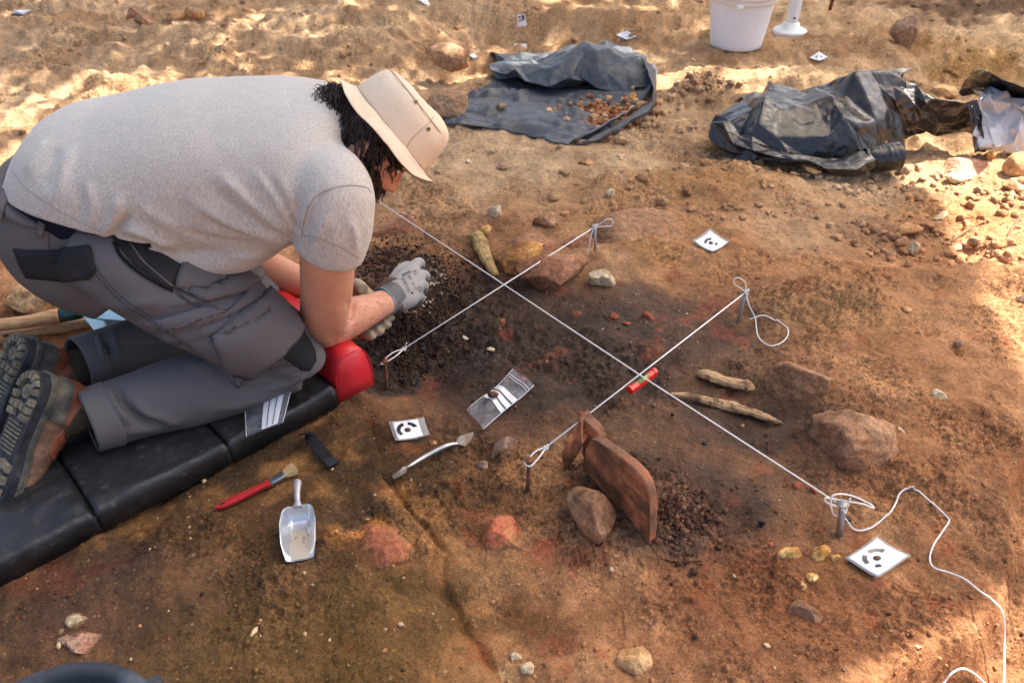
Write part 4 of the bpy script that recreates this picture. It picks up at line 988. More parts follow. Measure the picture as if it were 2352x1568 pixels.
# ------------------------------------------------------------------ zip bags
m = MatB('clear_plastic', .12, .5); m.color((.62, .63, .66)); m.set('Alpha', m.rng(m.noise(35, 3), .35, .75, .05, .24)); m.bump(m.noise(25, 3), .3, .004); CLEAR = m.m
m = MatB('bag_panel', .3, .5); m.color((.80, .81, .83)); m.set('Alpha', .93); PANEL = m.m
LINE = flat('bag_line', (.07, .07, .075), .5, .3)
def zip_bag(corners, label, panel, lines, zipv, lift, wave, bow=0.0, zs=(0, 0, 0, 0), seed=0, group=None):
    """u across, v along; panel (v0,v1) white write-on strip"""
    W = [np.array(G(*p)) for p in corners]
    for i, w in enumerate(W): w[2] += lift + zs[i]
    t = empty('zip_bag', Vector(sum(W) / 4), label, 'plastic bag', group)
    def surf(u, v, dz=0):
        p = bil(W, u, v).copy(); p[2] += dz + wave * math.sin(math.pi * v * 1.6 + seed) + .002 * math.sin(9 * u + 7 * v + seed) + bow * math.sin(math.pi * u) + .006 * math.sin(math.pi * u) * math.sin(math.pi * min(1, v * 1.3))
        return p
    def sheet(u0, u1, v0, v1, dz, nu=14, nv=18):
        V = [surf(u0 + (u1 - u0) * i / nu, v0 + (v1 - v0) * j / nv, dz) for j in range(nv + 1) for i in range(nu + 1)]
        return np.array(V), [(j * (nu + 1) + i, j * (nu + 1) + i + 1, (j + 1) * (nu + 1) + i + 1, (j + 1) * (nu + 1) + i) for j in range(nv) for i in range(nu)]
    a, b = sheet(0, 1, 0, 1, .003), sheet(0, 1, 0, 1, -.0015)
    add('film', mesh_np('film', *merge(a, b)), CLEAR, t)
    pn = add('write_on_panel', mesh_np('write_on_panel', *sheet(0, 1, panel[0], panel[1], .0036)), PANEL, t)
    for lv, (u0, u1) in lines: add('printed_line', mesh_np('printed_line', *sheet(u0, u1, lv - .013, lv + .013, .0043, 10, 1)), LINE, pn)
    for zv in zipv:
        V, F = tube(np.array([surf(u, zv, .0042) for u in np.linspace(0, 1, 12)]), .0011, 6); add('zip_seam', mesh_np('zip_seam', V, F), PANEL, t)
    for u in (0, 1):
        V, F = tube(np.array([surf(u, v, .002) for v in np.linspace(0, 1, 14)]), .0008, 5); add('edge_seam', mesh_np('edge_seam', V, F), PANEL, t)
    return t, surf
zb, sf = zip_bag([(1073, 950), (1110, 992), (1226, 897), (1178, 864)][:4], 'clear zip bag holding a dark sherd beside the trowel', (.34, .66), [(.43, (0.0, 1)), (.55, (0, 1))], (.86, .9), .004, .005, .004, (0, 0, .014, .016), 1)
c = sf(.42, .40, .012); V, F = stone_vf(91, (.0125, .0105, .008), 9, 3, .25); V = place_rot(V, c, .4)
sm_ = mesh_np('sherd', V, F); stone_paint(sm_, V, ((56, 44, 38), (84, 64, 52), (120, 84, 60), (70, 52, 42), .5), 4, False)
tag(add('sherd', sm_, STONE), 'dark sherd lying on the clear zip bag', 'sherd')

# ------------------------------------------------------------------ leaf trowel (steel modelling tool)
TOOL = MatB('tool_steel', .28, .5); TOOL.color(TOOL.mix(TOOL.noise(30, 4), (.42, .41, .39), (.62, .61, .59))); TOOL.set('Metallic', 1.0); TOOL.set('Roughness', TOOL.rng(TOOL.noise(50, 4), .3, .7, .22, .42)); TOOL = TOOL.m
m = MatB('muddy_steel', .5, .4); n = m.noise(26, 5); m.color(m.mix(m.ramp(n, [(.4, (0, 0, 0)), (.62, (1, 1, 1))]), (.42, .41, .38), srgb(128, 108, 84))); m.set('Metallic', m.rng(n, .4, .62, .95, .2)); MUDDY = m.m
tr = empty('leaf_trowel', G(990, 1060), 'steel leaf trowel lying on the soil', 'trowel')
path = [(936, 1084, .014), (948, 1078, .015), (975, 1064, .018), (1005, 1049, .020), (1025, 1040, .020), (1040, 1034, .018), (1052, 1032, .017)]
S = catmull([G(a, b, z) for a, b, z in path], 6); k = len(S)
rr = np.interp(np.linspace(0, 1, k), [0, .12, .35, .7, .9, 1], [.0026, .0042, .0062, .0056, .0042, .003])
V, F = tube(S, rr, 14); add('handle', mesh_np('handle', V, F), TOOL, tr)
def plate(pts, th, lift, name, parent, mat, ridge=0.0):
    P = [np.array(G(a, b, lift if len(q) == 0 else q[0])) for a, b, *q in pts]; k = len(P); c = sum(P) / k + np.array([0, 0, ridge])
    T = [p + [0, 0, th] for p in P]; V = P + T + [c + [0, 0, th]]
    F = [tuple(range(k))[::-1]] + [(i, (i + 1) % k, k + (i + 1) % k, k + i) for i in range(k)] + [(k + i, k + (i + 1) % k, 2 * k) for i in range(k)]
    return add(name, mesh_np(name, np.array(V), F, False), mat, parent)
plate([(1050, 1033, .015), (1049, 1024, .015), (1056, 1014, .015), (1072, 1008, .014), (1088, 1003, .014), (1088, 1010, .014), (1080, 1027, .015), (1068, 1038, .015), (1060, 1034, .015)], .0016, .006, 'leaf_blade', tr, MUDDY, .001)
plate([(902, 1102, .012), (905, 1110, .012), (916, 1107, .013), (934, 1096, .014), (938, 1084, .015), (928, 1084, .015), (918, 1092, .013)], .0018, .005, 'spatula_blade', tr, MUDDY, .0005)

# ------------------------------------------------------------------ paint brush
br_ = empty('paint_brush', G(590, 1130), 'red-handled paint brush lying below the mat', 'brush')
REDW = MatB('red_handle', .38, .45); n = REDW.noise(25, 5, .65); REDW.color(REDW.mix(REDW.ramp(n, [(.52, (0, 0, 0)), (.66, (.6, .6, .6))]), srgb(178, 40, 42), srgb(150, 84, 74))); REDW.bump(n, .15, .001); REDW = REDW.m
A, B = np.array(G(498, 1174, .008)), np.array(G(622, 1116, .010)); X = B - A; Lh = np.linalg.norm(X); X /= Lh; Yb = np.cross([0, 0, 1], X); Yb /= np.linalg.norm(Yb); Zb = np.cross(X, Yb)
def ribbon_solid(prof, th, hole=None):
    """outline (s along, half width) extruded; optional elongated hole"""
    bm = bmesh.new(); up = [bm.verts.new(A + X * s + Yb * w + Zb * th / 2) for s, w in prof] ; dn = [bm.verts.new(A + X * s - Yb * w + Zb * th / 2) for s, w in prof]
    lo = [bm.verts.new(A + X * s + Yb * w - Zb * th / 2) for s, w in prof]; ld = [bm.verts.new(A + X * s - Yb * w - Zb * th / 2) for s, w in prof]
    for i in range(len(prof) - 1):
        bm.faces.new((up[i], dn[i], dn[i + 1], up[i + 1])); bm.faces.new((lo[i], lo[i + 1], ld[i + 1], ld[i]))
        bm.faces.new((up[i], up[i + 1], lo[i + 1], lo[i])); bm.faces.new((dn[i], ld[i], ld[i + 1], dn[i + 1]))
    for i in (0, -1): bm.faces.new((up[i], lo[i], ld[i], dn[i]))
    bmesh.ops.recalc_face_normals(bm, faces=bm.faces[:]); return bm
prof = [(0, .002), (.004, .0045), (.012, .0072), (.028, .0085), (.05, .0078), (.08, .0066), (Lh * .8, .0062), (Lh * .93, .0068), (Lh * .965, .0092), (Lh, .0088)]
me = evaluated(bm_mesh('handle', ribbon_solid(prof, .0095)), [('BEVEL', dict(width=.0028, segments=3, limit_method='ANGLE'))])
hd = add('handle', me, REDW, br_)
th = [A + X * (.013 + .006 * math.cos(a)) + Yb * .0024 * math.sin(a) + Zb * .0049 for a in np.linspace(0, 6.28, 16)]
V = np.array(th[:-1]); add('hanging_hole', mesh_np('hanging_hole', V, [tuple(range(len(V)))], False), flat('hole_soil', srgb(70, 40, 32), .9), hd)
FER = flat('ferrule_metal', (.36, .37, .38), .35, .5, .2, 50, metal=.9)
Fb = np.array(G(622, 1116, .010)); Fe = np.array(G(656, 1098, .012)); Xf = Fe - Fb; Lf = np.linalg.norm(Xf); Xf /= Lf
bmf = bmesh.new(); V, F = box_vf((Fb + Fe) / 2, Lf, .0185, .0095, Xf, Yb, Zb)
vs = [bmf.verts.new(v) for v in V]; [bmf.faces.new([vs[i] for i in f]) for f in F]
fer = add('ferrule', evaluated(bm_mesh('ferrule', bmf), [('BEVEL', dict(width=.003, segments=3, limit_method='ANGLE'))]), FER, br_)
for q in (.72, .86):
    V, F = tube(np.array([Fb + Xf * Lf * q + Yb * .0094 * math.copysign(abs(math.cos(a)) ** .4, math.cos(a)) + Zb * .0049 * math.copysign(abs(math.sin(a)) ** .4, math.sin(a)) for a in np.linspace(0, 6.28, 24)]), .0007, 6); add('crimp', mesh_np('crimp', V, F), FER, fer)
for q in (-.3, .3):
    V, F = lathe([(.0016, 0), (.0014, .0007), (.0005, .001)], 10, Fb + Xf * .006 + Yb * .0185 * q + Zb * .0047, Zb); add('rivet', mesh_np('rivet', V, F), flat('rivet_copper', (.5, .33, .25), .35, .5, metal=.8), fer)
rnd = np.random.default_rng(8); parts = []
for k in range(420):
    a, b = rnd.uniform(-1, 1, 2); s = Fe + Yb * a * .0085 + Zb * b * .0038; L = .019 + rnd.uniform(0, .007) * (1 - .4 * a * a); sp = rnd.normal(0, .0006, 3)
    e = s + Xf * L + Yb * a * .0055 + Zb * b * .002 + sp * 2; parts.append(tube([s, (s + e) / 2 + sp * .5, e], [.00032, .0003, .00018], 4, caps=False))
m = MatB('bristle', .7, .3); m.color(m.mix(m.noise(200, 2), srgb(196, 164, 112), srgb(222, 198, 152))); BRI = m.m
bo = add('bristles', mesh_np('bristles', *merge(*parts)), BRI, br_)

# ------------------------------------------------------------------ aluminium scoop
sc = empty('hand_scoop', G(690, 1240), 'small aluminium hand scoop lying open on the soil', 'scoop')
ALU = MatB('aluminium', .32, .5); n = ALU.noise(20, 5); ALU.color(ALU.mix(n, (.62, .63, .65), (.78, .78, .78))); ALU.set('Metallic', .9); ALU.set('Roughness', ALU.rng(ALU.noise(60, 4), .3, .7, .26, .44)); ALU = ALU.m
m = MatB('dusty_aluminium', .55, .4); n = m.noise(70, 5, .7); m.color(m.mix(m.ramp(n, [(.60, (0, 0, 0)), (.70, (1, 1, 1))]), srgb(196, 184, 166), srgb(130, 96, 70))); m.set('Metallic', .25); DUSTY = m.m
O = np.array(G(690, 1290, .004)); Bk = np.array(G(690, 1183, .004)); Ux = Bk - O; Ls = np.linalg.norm(Ux); Ux /= Ls; Wx = np.cross(Ux, [0, 0, 1]); Wx /= np.linalg.norm(Wx); Zs = np.array([0, 0, 1.0])
ss = mpp(O)
Vs = []; nu, nv = 28, 26
for i in range(nu + 1):                          # along: mouth (0) to back wall (1)
    s = i / nu; half = np.interp(s, [0, .25, .6, .85, .96, 1.0], [.0245, .031, .0325, .029, .0235, .0165]); wall = np.interp(s, [0, .1, .35, .7, 1.0], [.003, .012, .026, .032, .031])
    back = max(0, (s - .80) / .20)
    for j in range(nv + 1):
        q = 2 * j / nv - 1; a = abs(q)
        y = math.copysign(min(1, a ** .8 * 1.0), q) * half * (.70 + .30 * a ** 2)
        z = wall * max(0, (a - .52) / .48) ** 1.6
        z = max(z, .030 * back ** 1.5 * (1 - .0 * a))
        x = Ls * (min(s, .80) / 1.0 + .12 * back ** .8) + .004 * back
        Vs.append(O + Ux * x + Wx * y + Zs * z)
F = [(i * (nv + 1) + j, (i + 1) * (nv + 1) + j, (i + 1) * (nv + 1) + j + 1, i * (nv + 1) + j + 1) for i in range(nu) for j in range(nv)]
bowl = mesh_np('bowl', np.array(Vs), F)
bowl = evaluated(bowl, [('SOLIDIFY', dict(thickness=.0014, offset=0)), ('SUBSURF', dict(levels=1))])
bw = add('bowl', bowl, ALU, sc)
fl = []
for i in range(11):
    s = i / 10 * .74
    for j in range(9):
        q = 2 * j / 8 - 1; hw = .0165 * (1 if s < .55 else math.sqrt(max(0, 1 - ((s - .55) / .2) ** 2)) * 1.0) 
        fl.append(O + Ux * Ls * (.012 + s * .82) + Wx * q * hw + Zs * .0022)
F = [(i * 9 + j, (i + 1) * 9 + j, (i + 1) * 9 + j + 1, i * 9 + j + 1) for i in range(10) for j in range(8)]
add('dusty_floor', mesh_np('dusty_floor', np.array(fl), F), DUSTY, bw)
H0 = O + Ux * (Ls * .93) + Zs * .027; hp = [H0, H0 + Ux * .014 + Zs * .003, H0 + Ux * .030 + Zs * .006, H0 + Ux * .048 + Zs * .006, H0 + Ux * .060 + Zs * .004, H0 + Ux * .064 + Zs * .003]
S = catmull(hp, 6); rr = np.interp(np.linspace(0, 1, len(S)), [0, .2, .45, .75, .92, 1], [.0085, .0052, .0058, .0086, .0075, .002])
V, F = tube(S, rr, 14); add('handle', mesh_np('handle', V, F), flat('cast_aluminium', (.52, .52, .53), .5, .4, .15, 60, metal=.6), sc)

# ------------------------------------------------------------------ white bucket
WB = MatB('white_plastic', .4, .4); n = WB.noise(6, 5, .6); WB.color(WB.mix(WB.ramp(n, [(.5, (0, 0, 0)), (.75, (.35, .35, .35))]), (.80, .82, .86), srgb(205, 190, 165))); WB = WB.m
cb = G(1700, 122); cb = Vector((cb.x, cb.y + .11, base_z(cb.x, cb.y + .1) + .004))
bk = empty('white_bucket', cb, 'white plastic bucket with a rimmed lid at the back', 'bucket'); s = mpp(cb)
rb, rt, hb = 58 * s, 71 * s, 124 * s
V, F = lathe([(rb * .92, 0), (rb, .004), (rb * 1.005, .02), (rt, hb * .86), (rt, hb * .90)], 48, cb); add('body', mesh_np('body', V, F), WB, bk)
V, F = lathe([(rt * 1.0, hb * .80), (rt * 1.045, hb * .80), (rt * 1.06, hb * .83), (rt * 1.05, hb * .885), (rt * 1.09, hb * .89), (rt * 1.09, hb * .93), (rt * 1.05, hb * .945), (rt * .98, hb * .95), (rt * .97, hb * .92), (rt * .1, hb * .92)], 48, cb); add('lid', mesh_np('lid', V, F), WB, bk)
V, F = box_vf(np.array(cb) + [-.055, -rt * 1.03, hb * .79], .035, .012, .02); add('tear_tab', evaluated(mesh_np('tear_tab', V, F), [('BEVEL', dict(width=.004, segments=2))]), WB, bk)
# thin wire round the bucket
V, F = tube(catmull([np.array(cb) + [rt * 1.06, -.03, hb * .86], G(1818, 30, .06), G(1850, 18, .1), at_y(1885, 10, 4.6), at_y(1905, -8, 4.6)], 8), .0012, 6); tag(add('wire', mesh_np('wire', V, F), WB), 'thin pale wire running from the bucket rim', 'wire')
V, F = tube(catmull([np.array(cb) + [rt * 1.0, -.05, hb * .7], G(1810, 52, .08), G(1806, 62, .03), G(1793, 82, .005), G(1788, 88, .004)], 8), .0012, 6); tag(add('wire', mesh_np('wire', V, F), WB), 'thin pale wire dangling between bucket and canopy leg', 'wire')
rb_ = G(1904, 28); V, F = tube([np.array(rb_) + [0, 0, -.05], np.array(rb_) + [.01, 0, .25], np.array(rb_) + [.015, 0, .5]], .011, 8); tag(add('iron_stake', mesh_np('iron_stake', V, F), RUST), 'rusty iron stake at the top right of the canopy leg', 'stake')

# ------------------------------------------------------------------ rubber bucket at the bottom left
RUB = MatB('black_rubber', .55, .35); n = RUB.noise(14, 6, .7); RUB.color(RUB.mix(RUB.ramp(n, [(.45, (0, 0, 0)), (.75, (1, 1, 1))]), srgb(52, 57, 64), srgb(104, 110, 118))); RUB.bump(RUB.noise(90, 4), .3, .002); RUB = RUB.m
bz = .20; far_rim = at_z(205, 1524, bz); rc = Vector((far_rim.x, far_rim.y - .135, 0)); gz = base_z(rc.x, rc.y)
rbk = empty('rubber_bucket', Vector((rc.x, rc.y, gz)), 'black rubber bucket rim at the bottom left corner', 'bucket'); R = .128
prof = [(R * .72, .0), (R * .75, .004), (R * .98, bz - .03 - gz), (R * 1.0, bz - .022 - gz), (R * 1.08, bz - .02 - gz), (R * 1.12, bz - .010 - gz), (R * 1.08, bz - gz + .001), (R * .98, bz - gz + .002), (R * .94, bz - gz - .006), (R * .92, bz - .03 - gz), (R * .70, .012), (R * .02, .011)]
V, F = lathe(prof, 56, rbk.location); add('shell', mesh_np('shell', V, F), RUB, rbk)
lug = np.array(at_z(365, 1566, bz - .01)); V, F = box_vf(lug + [-.004, -.012, -.004], .03, .035, .024, (.8, .6, 0), (-.6, .8, 0)); add('handle_lug', evaluated(mesh_np('handle_lug', V, F), [('BEVEL', dict(width=.006, segments=3))]), RUB, rbk)
V, F = tube(catmull([lug + [.012, -.004, 0], lug + [.026, -.022, -.008], lug + [.034, -.06, -.03], lug + [.02, -.12, -.07]], 6), .004, 8); add('handle', mesh_np('handle', V, F), WHITE_METAL, rbk)

# ------------------------------------------------------------------ mattock behind the man and a drilled wooden bar
WOOD = MatB('ash_wood', .55, .35); n = WOOD.noise(6, 6, .6, WOOD.map((3, 26, 26), (0, 0, .12))); WOOD.color(WOOD.ramp(n, [(.3, srgb(150, 108, 70)), (.5, srgb(184, 142, 98)), (.7, srgb(204, 166, 122))])); WOOD = WOOD.m
GREEN = flat('green_ferrule', srgb(18, 62, 58), .35, .5, .15, 40); BLUEB = flat('blue_blade', srgb(140, 176, 190), .4, .5, .15, 30, metal=.3)
hl = .052
p0, p1, p2 = [np.array(at_z(px, py, hl)) for px, py in ((-90, 757), (60, 739), (138, 725))]
mk = empty('spade', Vector(G(120, 760)), 'wooden-handled spade with dark green collar behind the man', 'spade')
S = catmull([p0, (p0 + p1) / 2, p1, p1 * .4 + p2 * .6, p2], 5); s = mpp(p1)
V, F = tube(S, np.interp(np.linspace(0, 1, len(S)), [0, .6, .85, 1], [14 * s, 15 * s, 18 * s, 17 * s]), 18); add('handle', mesh_np('handle', V, F), WOOD, mk)
p3 = np.array(at_z(212, 713, hl)); V, F = tube([p2 - (p3 - p2) * .02, p2 + (p3 - p2) * .5, p3], [16.5 * s, 15 * s, 12 * s], 18); add('collar', mesh_np('collar', V, F), GREEN, mk)
q = [np.array(at_z(px, py, z)) for px, py, z in ((190, 726, .05), (222, 765, .03), (252, 742, .03), (300, 735, .045), (262, 705, .05))]
V = np.array(q + [a + [0, 0, -.003] for a in q]); k = len(q); F = [tuple(range(k)), tuple(range(k, 2 * k))[::-1]] + [((i + 1) % k, i, k + i, k + (i + 1) % k) for i in range(k)]
add('blade', mesh_np('blade', V, F, False), BLUEB, mk)
pa, pb = np.array(at_z(-80, 786, .014)), np.array(at_z(225, 735, .014)); X = pb - pa; L = np.linalg.norm(X); X /= L; Y = np.cross([0, 0, 1], X)
wbar = empty('wooden_bar', Vector(G(60, 770)), 'drilled wooden bar lying below the spade handle', 'bar')
V, F = box_vf((pa + pb) / 2, L, .036, .024, X, Y); ob = add('bar', evaluated(mesh_np('bar', V, F), [('BEVEL', dict(width=.004, segments=2))]), WOOD, wbar)
hc = np.array(at_z(13, 771, .0265)); V, F = lathe([(.006, 0), (.006, .0004)], 14, hc); add('drill_hole', mesh_np('drill_hole', V, F), flat('hole_brown', srgb(48, 30, 22), .9), ob)

# ------------------------------------------------------------------ dead leaves, twigs, litter
LEAFD = flat('dry_leaf', srgb(206, 180, 140), .7, .3, .2, 60)
def dleaf(pts, label, z=.008, mat=None):
    P = [np.array(G(a, b, .004)) for a, b in pts]; n = len(P); ctr = sum(P) / n + np.array([0, 0, z]); V = P + [ctr, *[p + [0, 0, .0006] for p in P], ctr + [0, 0, .0006]]
    F = [((i + 1) % n, i, n) for i in range(n)] + [(n + 1 + i, n + 1 + (i + 1) % n, 2 * n + 1) for i in range(n)]
    tag(add('dead_leaf', mesh_np('dead_leaf', np.array(V), F), mat or LEAFD), label, 'leaf')
dleaf([(574, 1468), (578, 1455), (585, 1445), (594, 1440), (592, 1452), (584, 1465), (578, 1470)], 'pale folded dead leaf on the soil left of bottom centre')
dleaf([(131, 1488), (136, 1480), (143, 1476), (142, 1488), (137, 1494)], 'small pale dead leaf beside the pinkish stone')
dleaf([(134, 1460), (142, 1450), (150, 1446), (148, 1454), (140, 1461)], 'brownish dead leaf above the small pale leaf', mat=flat('brown_leaf', srgb(132, 108, 76)))
dleaf([(2142, 505), (2155, 495), (2172, 488), (2178, 494), (2165, 505), (2150, 508)], 'curled cream dead leaf at the right of the dig', .02)
dleaf([(2178, 508 + 62), (2195, 564), (2212, 566), (2208, 576), (2190, 578)], 'tan dead leaf right of the small upright stone', .015)
dleaf([(2315, 452), (2322, 440), (2330, 446), (2326, 460)], 'white dead leaf near the ochre rocks', .01)
TWIG = flat('twig', srgb(128, 98, 72), .85, .2, .25, 80)
def twig(pts, label, r=.0018, mat=None):
    V, F = tube(catmull([G(a, b, .004 + (c if c else 0)) for a, b, *c_ in pts for c in [c_[0] if c_ else 0]], 6), r, 6); tag(add('twig', mesh_np('twig', V, F), mat or TWIG), label, 'twig')
twig([(1560, 178), (1585, 162), (1612, 146)], 'straight twig right of the grey-blue sheet', .004)
twig([(2182, 560), (2210, 540), (2240, 520), (2262, 512)], 'forked twig stem by the rubble', .003)
twig([(2308, 560), (2320, 535), (2335, 512), (2348, 492)], 'grey twig at the right edge of the rubble', .004)
twig([(1382, 712), (1392, 728), (1404, 740)], 'thin brown rootlet in the trench middle', .0012)
twig([(1733, 838), (1760, 830), (1790, 826)], 'thin rootlet left of the rounded boulder', .0012)
twig([(98, 92), (115, 82), (140, 76), (160, 70)], 'dark twig on the far left ground', .004)
twig([(770, 962), (760, 952), (750, 948)], 'short dark root at the mat corner', .0015)
WHT = flat('litter_white', (.75, .77, .8), .4, .4); 
V, F = stone_vf(77, (.055, .03, .018), 9, 3, .3); p = G(52, 34); o = add('litter', mesh_np('litter', place_rot(V, np.array(p) + [0, 0, .012], .3), F), WHT); tag(o, 'crumpled white litter at the top left corner', 'litter')
V, F = stone_vf(78, (.05, .026, .014), 9, 3, .3); p = G(40, 40); o = add('litter', mesh_np('litter', place_rot(V, np.array(p) + [0, 0, .01], -.2), F), BLK); tag(o, 'dark scrap under the crumpled white litter', 'litter')
p = G(1456, 2); V, F = box_vf(np.array(p) + [0, 0, .012], .16, .05, .02, (.97, -.1, 0), (.1, .97, 0)); tag(add('white_block', evaluated(mesh_np('white_block', V, F), [('BEVEL', dict(width=.004, segments=2))]), WHT), 'white flat block at the top edge of the frame', 'block')

# ------------------------------------------------------------------ crumpled sheets
def grid_faces(nr, nc): 
    return [(r * nc + c, r * nc + c + 1, (r + 1) * nc + c + 1, (r + 1) * nc + c) for r in range(nr - 1) for c in range(nc - 1)]
def row_surface(rows, nu, nv):
    """rows of 3-D points (each any length) -> smooth grid nv x nu"""
    R = []
    for row in rows:
        P = np.array([np.array(p, float) for p in row]); S = catmull(P, 10); d = np.r_[0, np.cumsum(np.linalg.norm(np.diff(S, axis=0), axis=1))]; t = np.linspace(0, d[-1], nu)
        R.append(np.stack([np.interp(t, d, S[:, k]) for k in range(3)], 1))
    R = np.array(R); out = np.zeros((nv, nu, 3))
    for j in range(nu):
        S = catmull(R[:, j], 12); d = np.r_[0, np.cumsum(np.linalg.norm(np.diff(S, axis=0), axis=1))] + np.arange(len(S)) * 1e-6; t = np.linspace(0, d[-1], nv)
        out[:, j] = np.stack([np.interp(t, d, S[:, k]) for k in range(3)], 1)
    return out
def crumpled(rows, nu, nv, jit, seed, levels=3, smooth=4, thick=.002, fine=.0, name='fold'):
    """coarse jittered facets, simply subdivided and softened: reads as stiff folded plastic"""
    rnd = np.random.default_rng(seed); Gd = row_surface(rows, nu, nv); N = Gd.reshape(-1, 3) + rnd.normal(size=(nu * nv, 3)) * jit * np.array([.8, .8, 1.0])
    bm = bmesh.new(); vs = [bm.verts.new(p) for p in N]
    for r in range(nv - 1):
        for c in range(nu - 1):
            a, b, d, e = vs[r * nu + c], vs[r * nu + c + 1], vs[(r + 1) * nu + c + 1], vs[(r + 1) * nu + c]
            if rnd.random() < .5: bm.faces.new((a, b, d)); bm.faces.new((a, d, e))
            else: bm.faces.new((a, b, e)); bm.faces.new((b, d, e))
    me = evaluated(bm_mesh(name, bm), [('SUBSURF', dict(subdivision_type='SIMPLE', levels=levels)), ('SMOOTH', dict(factor=.5, iterations=smooth))])
    if fine:
        V = get_co(me); q = fbm3(V * np.array([1., 1.6, 1.]), .09, 3, seed); V = V + get_no(me) * (fine * (1 - 2.4 * np.abs(q)) + fine * .5 * fbm3(V, .03, 2, seed + 3))[:, None]; set_co(me, V)
    return evaluated(me, [('SOLIDIFY', dict(thickness=thick, offset=0))])
def sheet_mat(name, c1, c2, dust, dustamt, rough, spec=.5, bscale=14):
    m = MatB(name, rough, spec); n = m.noise(7, 6, .65); n2 = m.noise(34, 5, .6)
    c = m.mix(m.noise(3, 3), srgb(*c1), srgb(*c2)); c = m.mix(m.math('MULTIPLY', m.ramp(n, [(.45, (0, 0, 0)), (.72, (1, 1, 1))]), dustamt), c, srgb(*dust)); m.color(c)
    m.set('Roughness', m.rng(n2, .3, .7, rough - .1, rough + .12)); b = m.bump(m.noise(bscale, 4, .5), .35, .02); m.bump(n2, .25, .003, chain=b); return m.m
SLATE = sheet_mat('slate_sheet', (54, 59, 65), (82, 91, 101), (124, 116, 102), .55, .5, .45)
BLACKP = sheet_mat('black_plastic', (22, 22, 25), (36, 37, 42), (98, 80, 64), .35, .28, .7)
SUNLITP = sheet_mat('sunlit_black_plastic', (150, 154, 160), (196, 198, 204), (150, 122, 96), .35, .28, .8)  # pale colour paints the sunlight on this end of the black sheeting
# the flat grey-blue sheet
gl = lambda px, py, z=.012: np.array(G(px, py, z))
sh = empty('ground_sheet', G(1290, 260), 'grey-blue rubber sheet spread on the ground, its back folded over', 'sheet')
rows_ = [[gl(1014, 292), gl(1090, 299), gl(1200, 318), gl(1300, 338), gl(1326, 337, .02)],
         [gl(1040, 262), gl(1120, 272), gl(1230, 285), gl(1370, 305), gl(1402, 300, .03)],
         [gl(1068, 238), gl(1150, 243), gl(1270, 250), gl(1425, 268), gl(1466, 265, .035)],
         [gl(1098, 215), gl(1180, 217), gl(1290, 222), gl(1455, 230), gl(1500, 232, .035)],
         [gl(1132, 192), gl(1210, 196), gl(1310, 200), gl(1465, 202), gl(1506, 200, .03)],
         [gl(1160, 176), gl(1230, 178), gl(1320, 180), gl(1465, 180), gl(1508, 178, .03)]]
Gd = row_surface(rows_, 120, 90); V = Gd.reshape(-1, 3); uu = np.tile(np.linspace(0, 1, 120), 90); vv = np.repeat(np.linspace(0, 1, 90), 120)
gnd = h_base(V[:, 0], V[:, 1]) + h_fine(V[:, 0], V[:, 1]) + .004
V[:, 2] = np.maximum(V[:, 2] + .012 * fbm(V[:, 0], V[:, 1] * 2.2, .16, 3, 81) + .012 * np.exp(-((vv - .52 - .22 * uu + .03 * np.sin(9 * uu)) / .05) ** 2) * (uu > .25) + .02 * np.exp(-((uu - .97) / .03) ** 2), gnd)
add('flat_part', evaluated(mesh_np('flat_part', V, np.array(grid_faces(90, 120))), [('SOLIDIFY', dict(thickness=.0025, offset=0))]), SLATE, sh)
up = lambda px, py, z: np.array(at_z(px, py, z))
flap = [[up(1130, 122, .02), up(1190, 120, .03), up(1250, 118, .04), up(1330, 108, .05), up(1420, 108, .05), up(1500, 140, .03)],
        [up(1135, 130, .05), up(1185, 136, .05), up(1240, 146, .07), up(1300, 114, .15), up(1375, 106, .17), up(1440, 128, .13), up(1482, 134, .09)],
        [up(1128, 158, .05), up(1180, 158, .07), up(1235, 160, .09), up(1290, 142, .13), up(1350, 122, .16), up(1420, 150, .10), up(1502, 158, .08)],
        [up(1124, 172, .045), up(1180, 180, .05), up(1222, 196, .06), up(1262, 203, .05), up(1330, 186, .06), up(1400, 190, .05), up(1500, 178, .06)],
        [up(1135, 180, .03), up(1190, 186, .03), up(1230, 198, .03), up(1280, 198, .03), up(1340, 196, .03), up(1410, 200, .03), up(1504, 200, .04)]]
add('folded_part', crumpled(flap, 13, 8, .013, 3, 4, 8, .002, .004), SLATE, sh)
V, F = [], []
curl = [[up(1290, 330, .01), up(1400, 288, .02), up(1495, 232, .03), up(1508, 180, .05), up(1503, 150, .07)], [up(1318, 338, .028), up(1410, 300, .04), up(1490, 250, .045), up(1500, 200, .08), up(1476, 140, .12)], [up(1328, 340, .008), up(1415, 306, .008), up(1494, 254, .008), up(1508, 205, .03), up(1482, 128, .12)]]
add('turned_edge', crumpled(curl, 20, 5, .004, 5, 3, 3, .003), SLATE, sh)
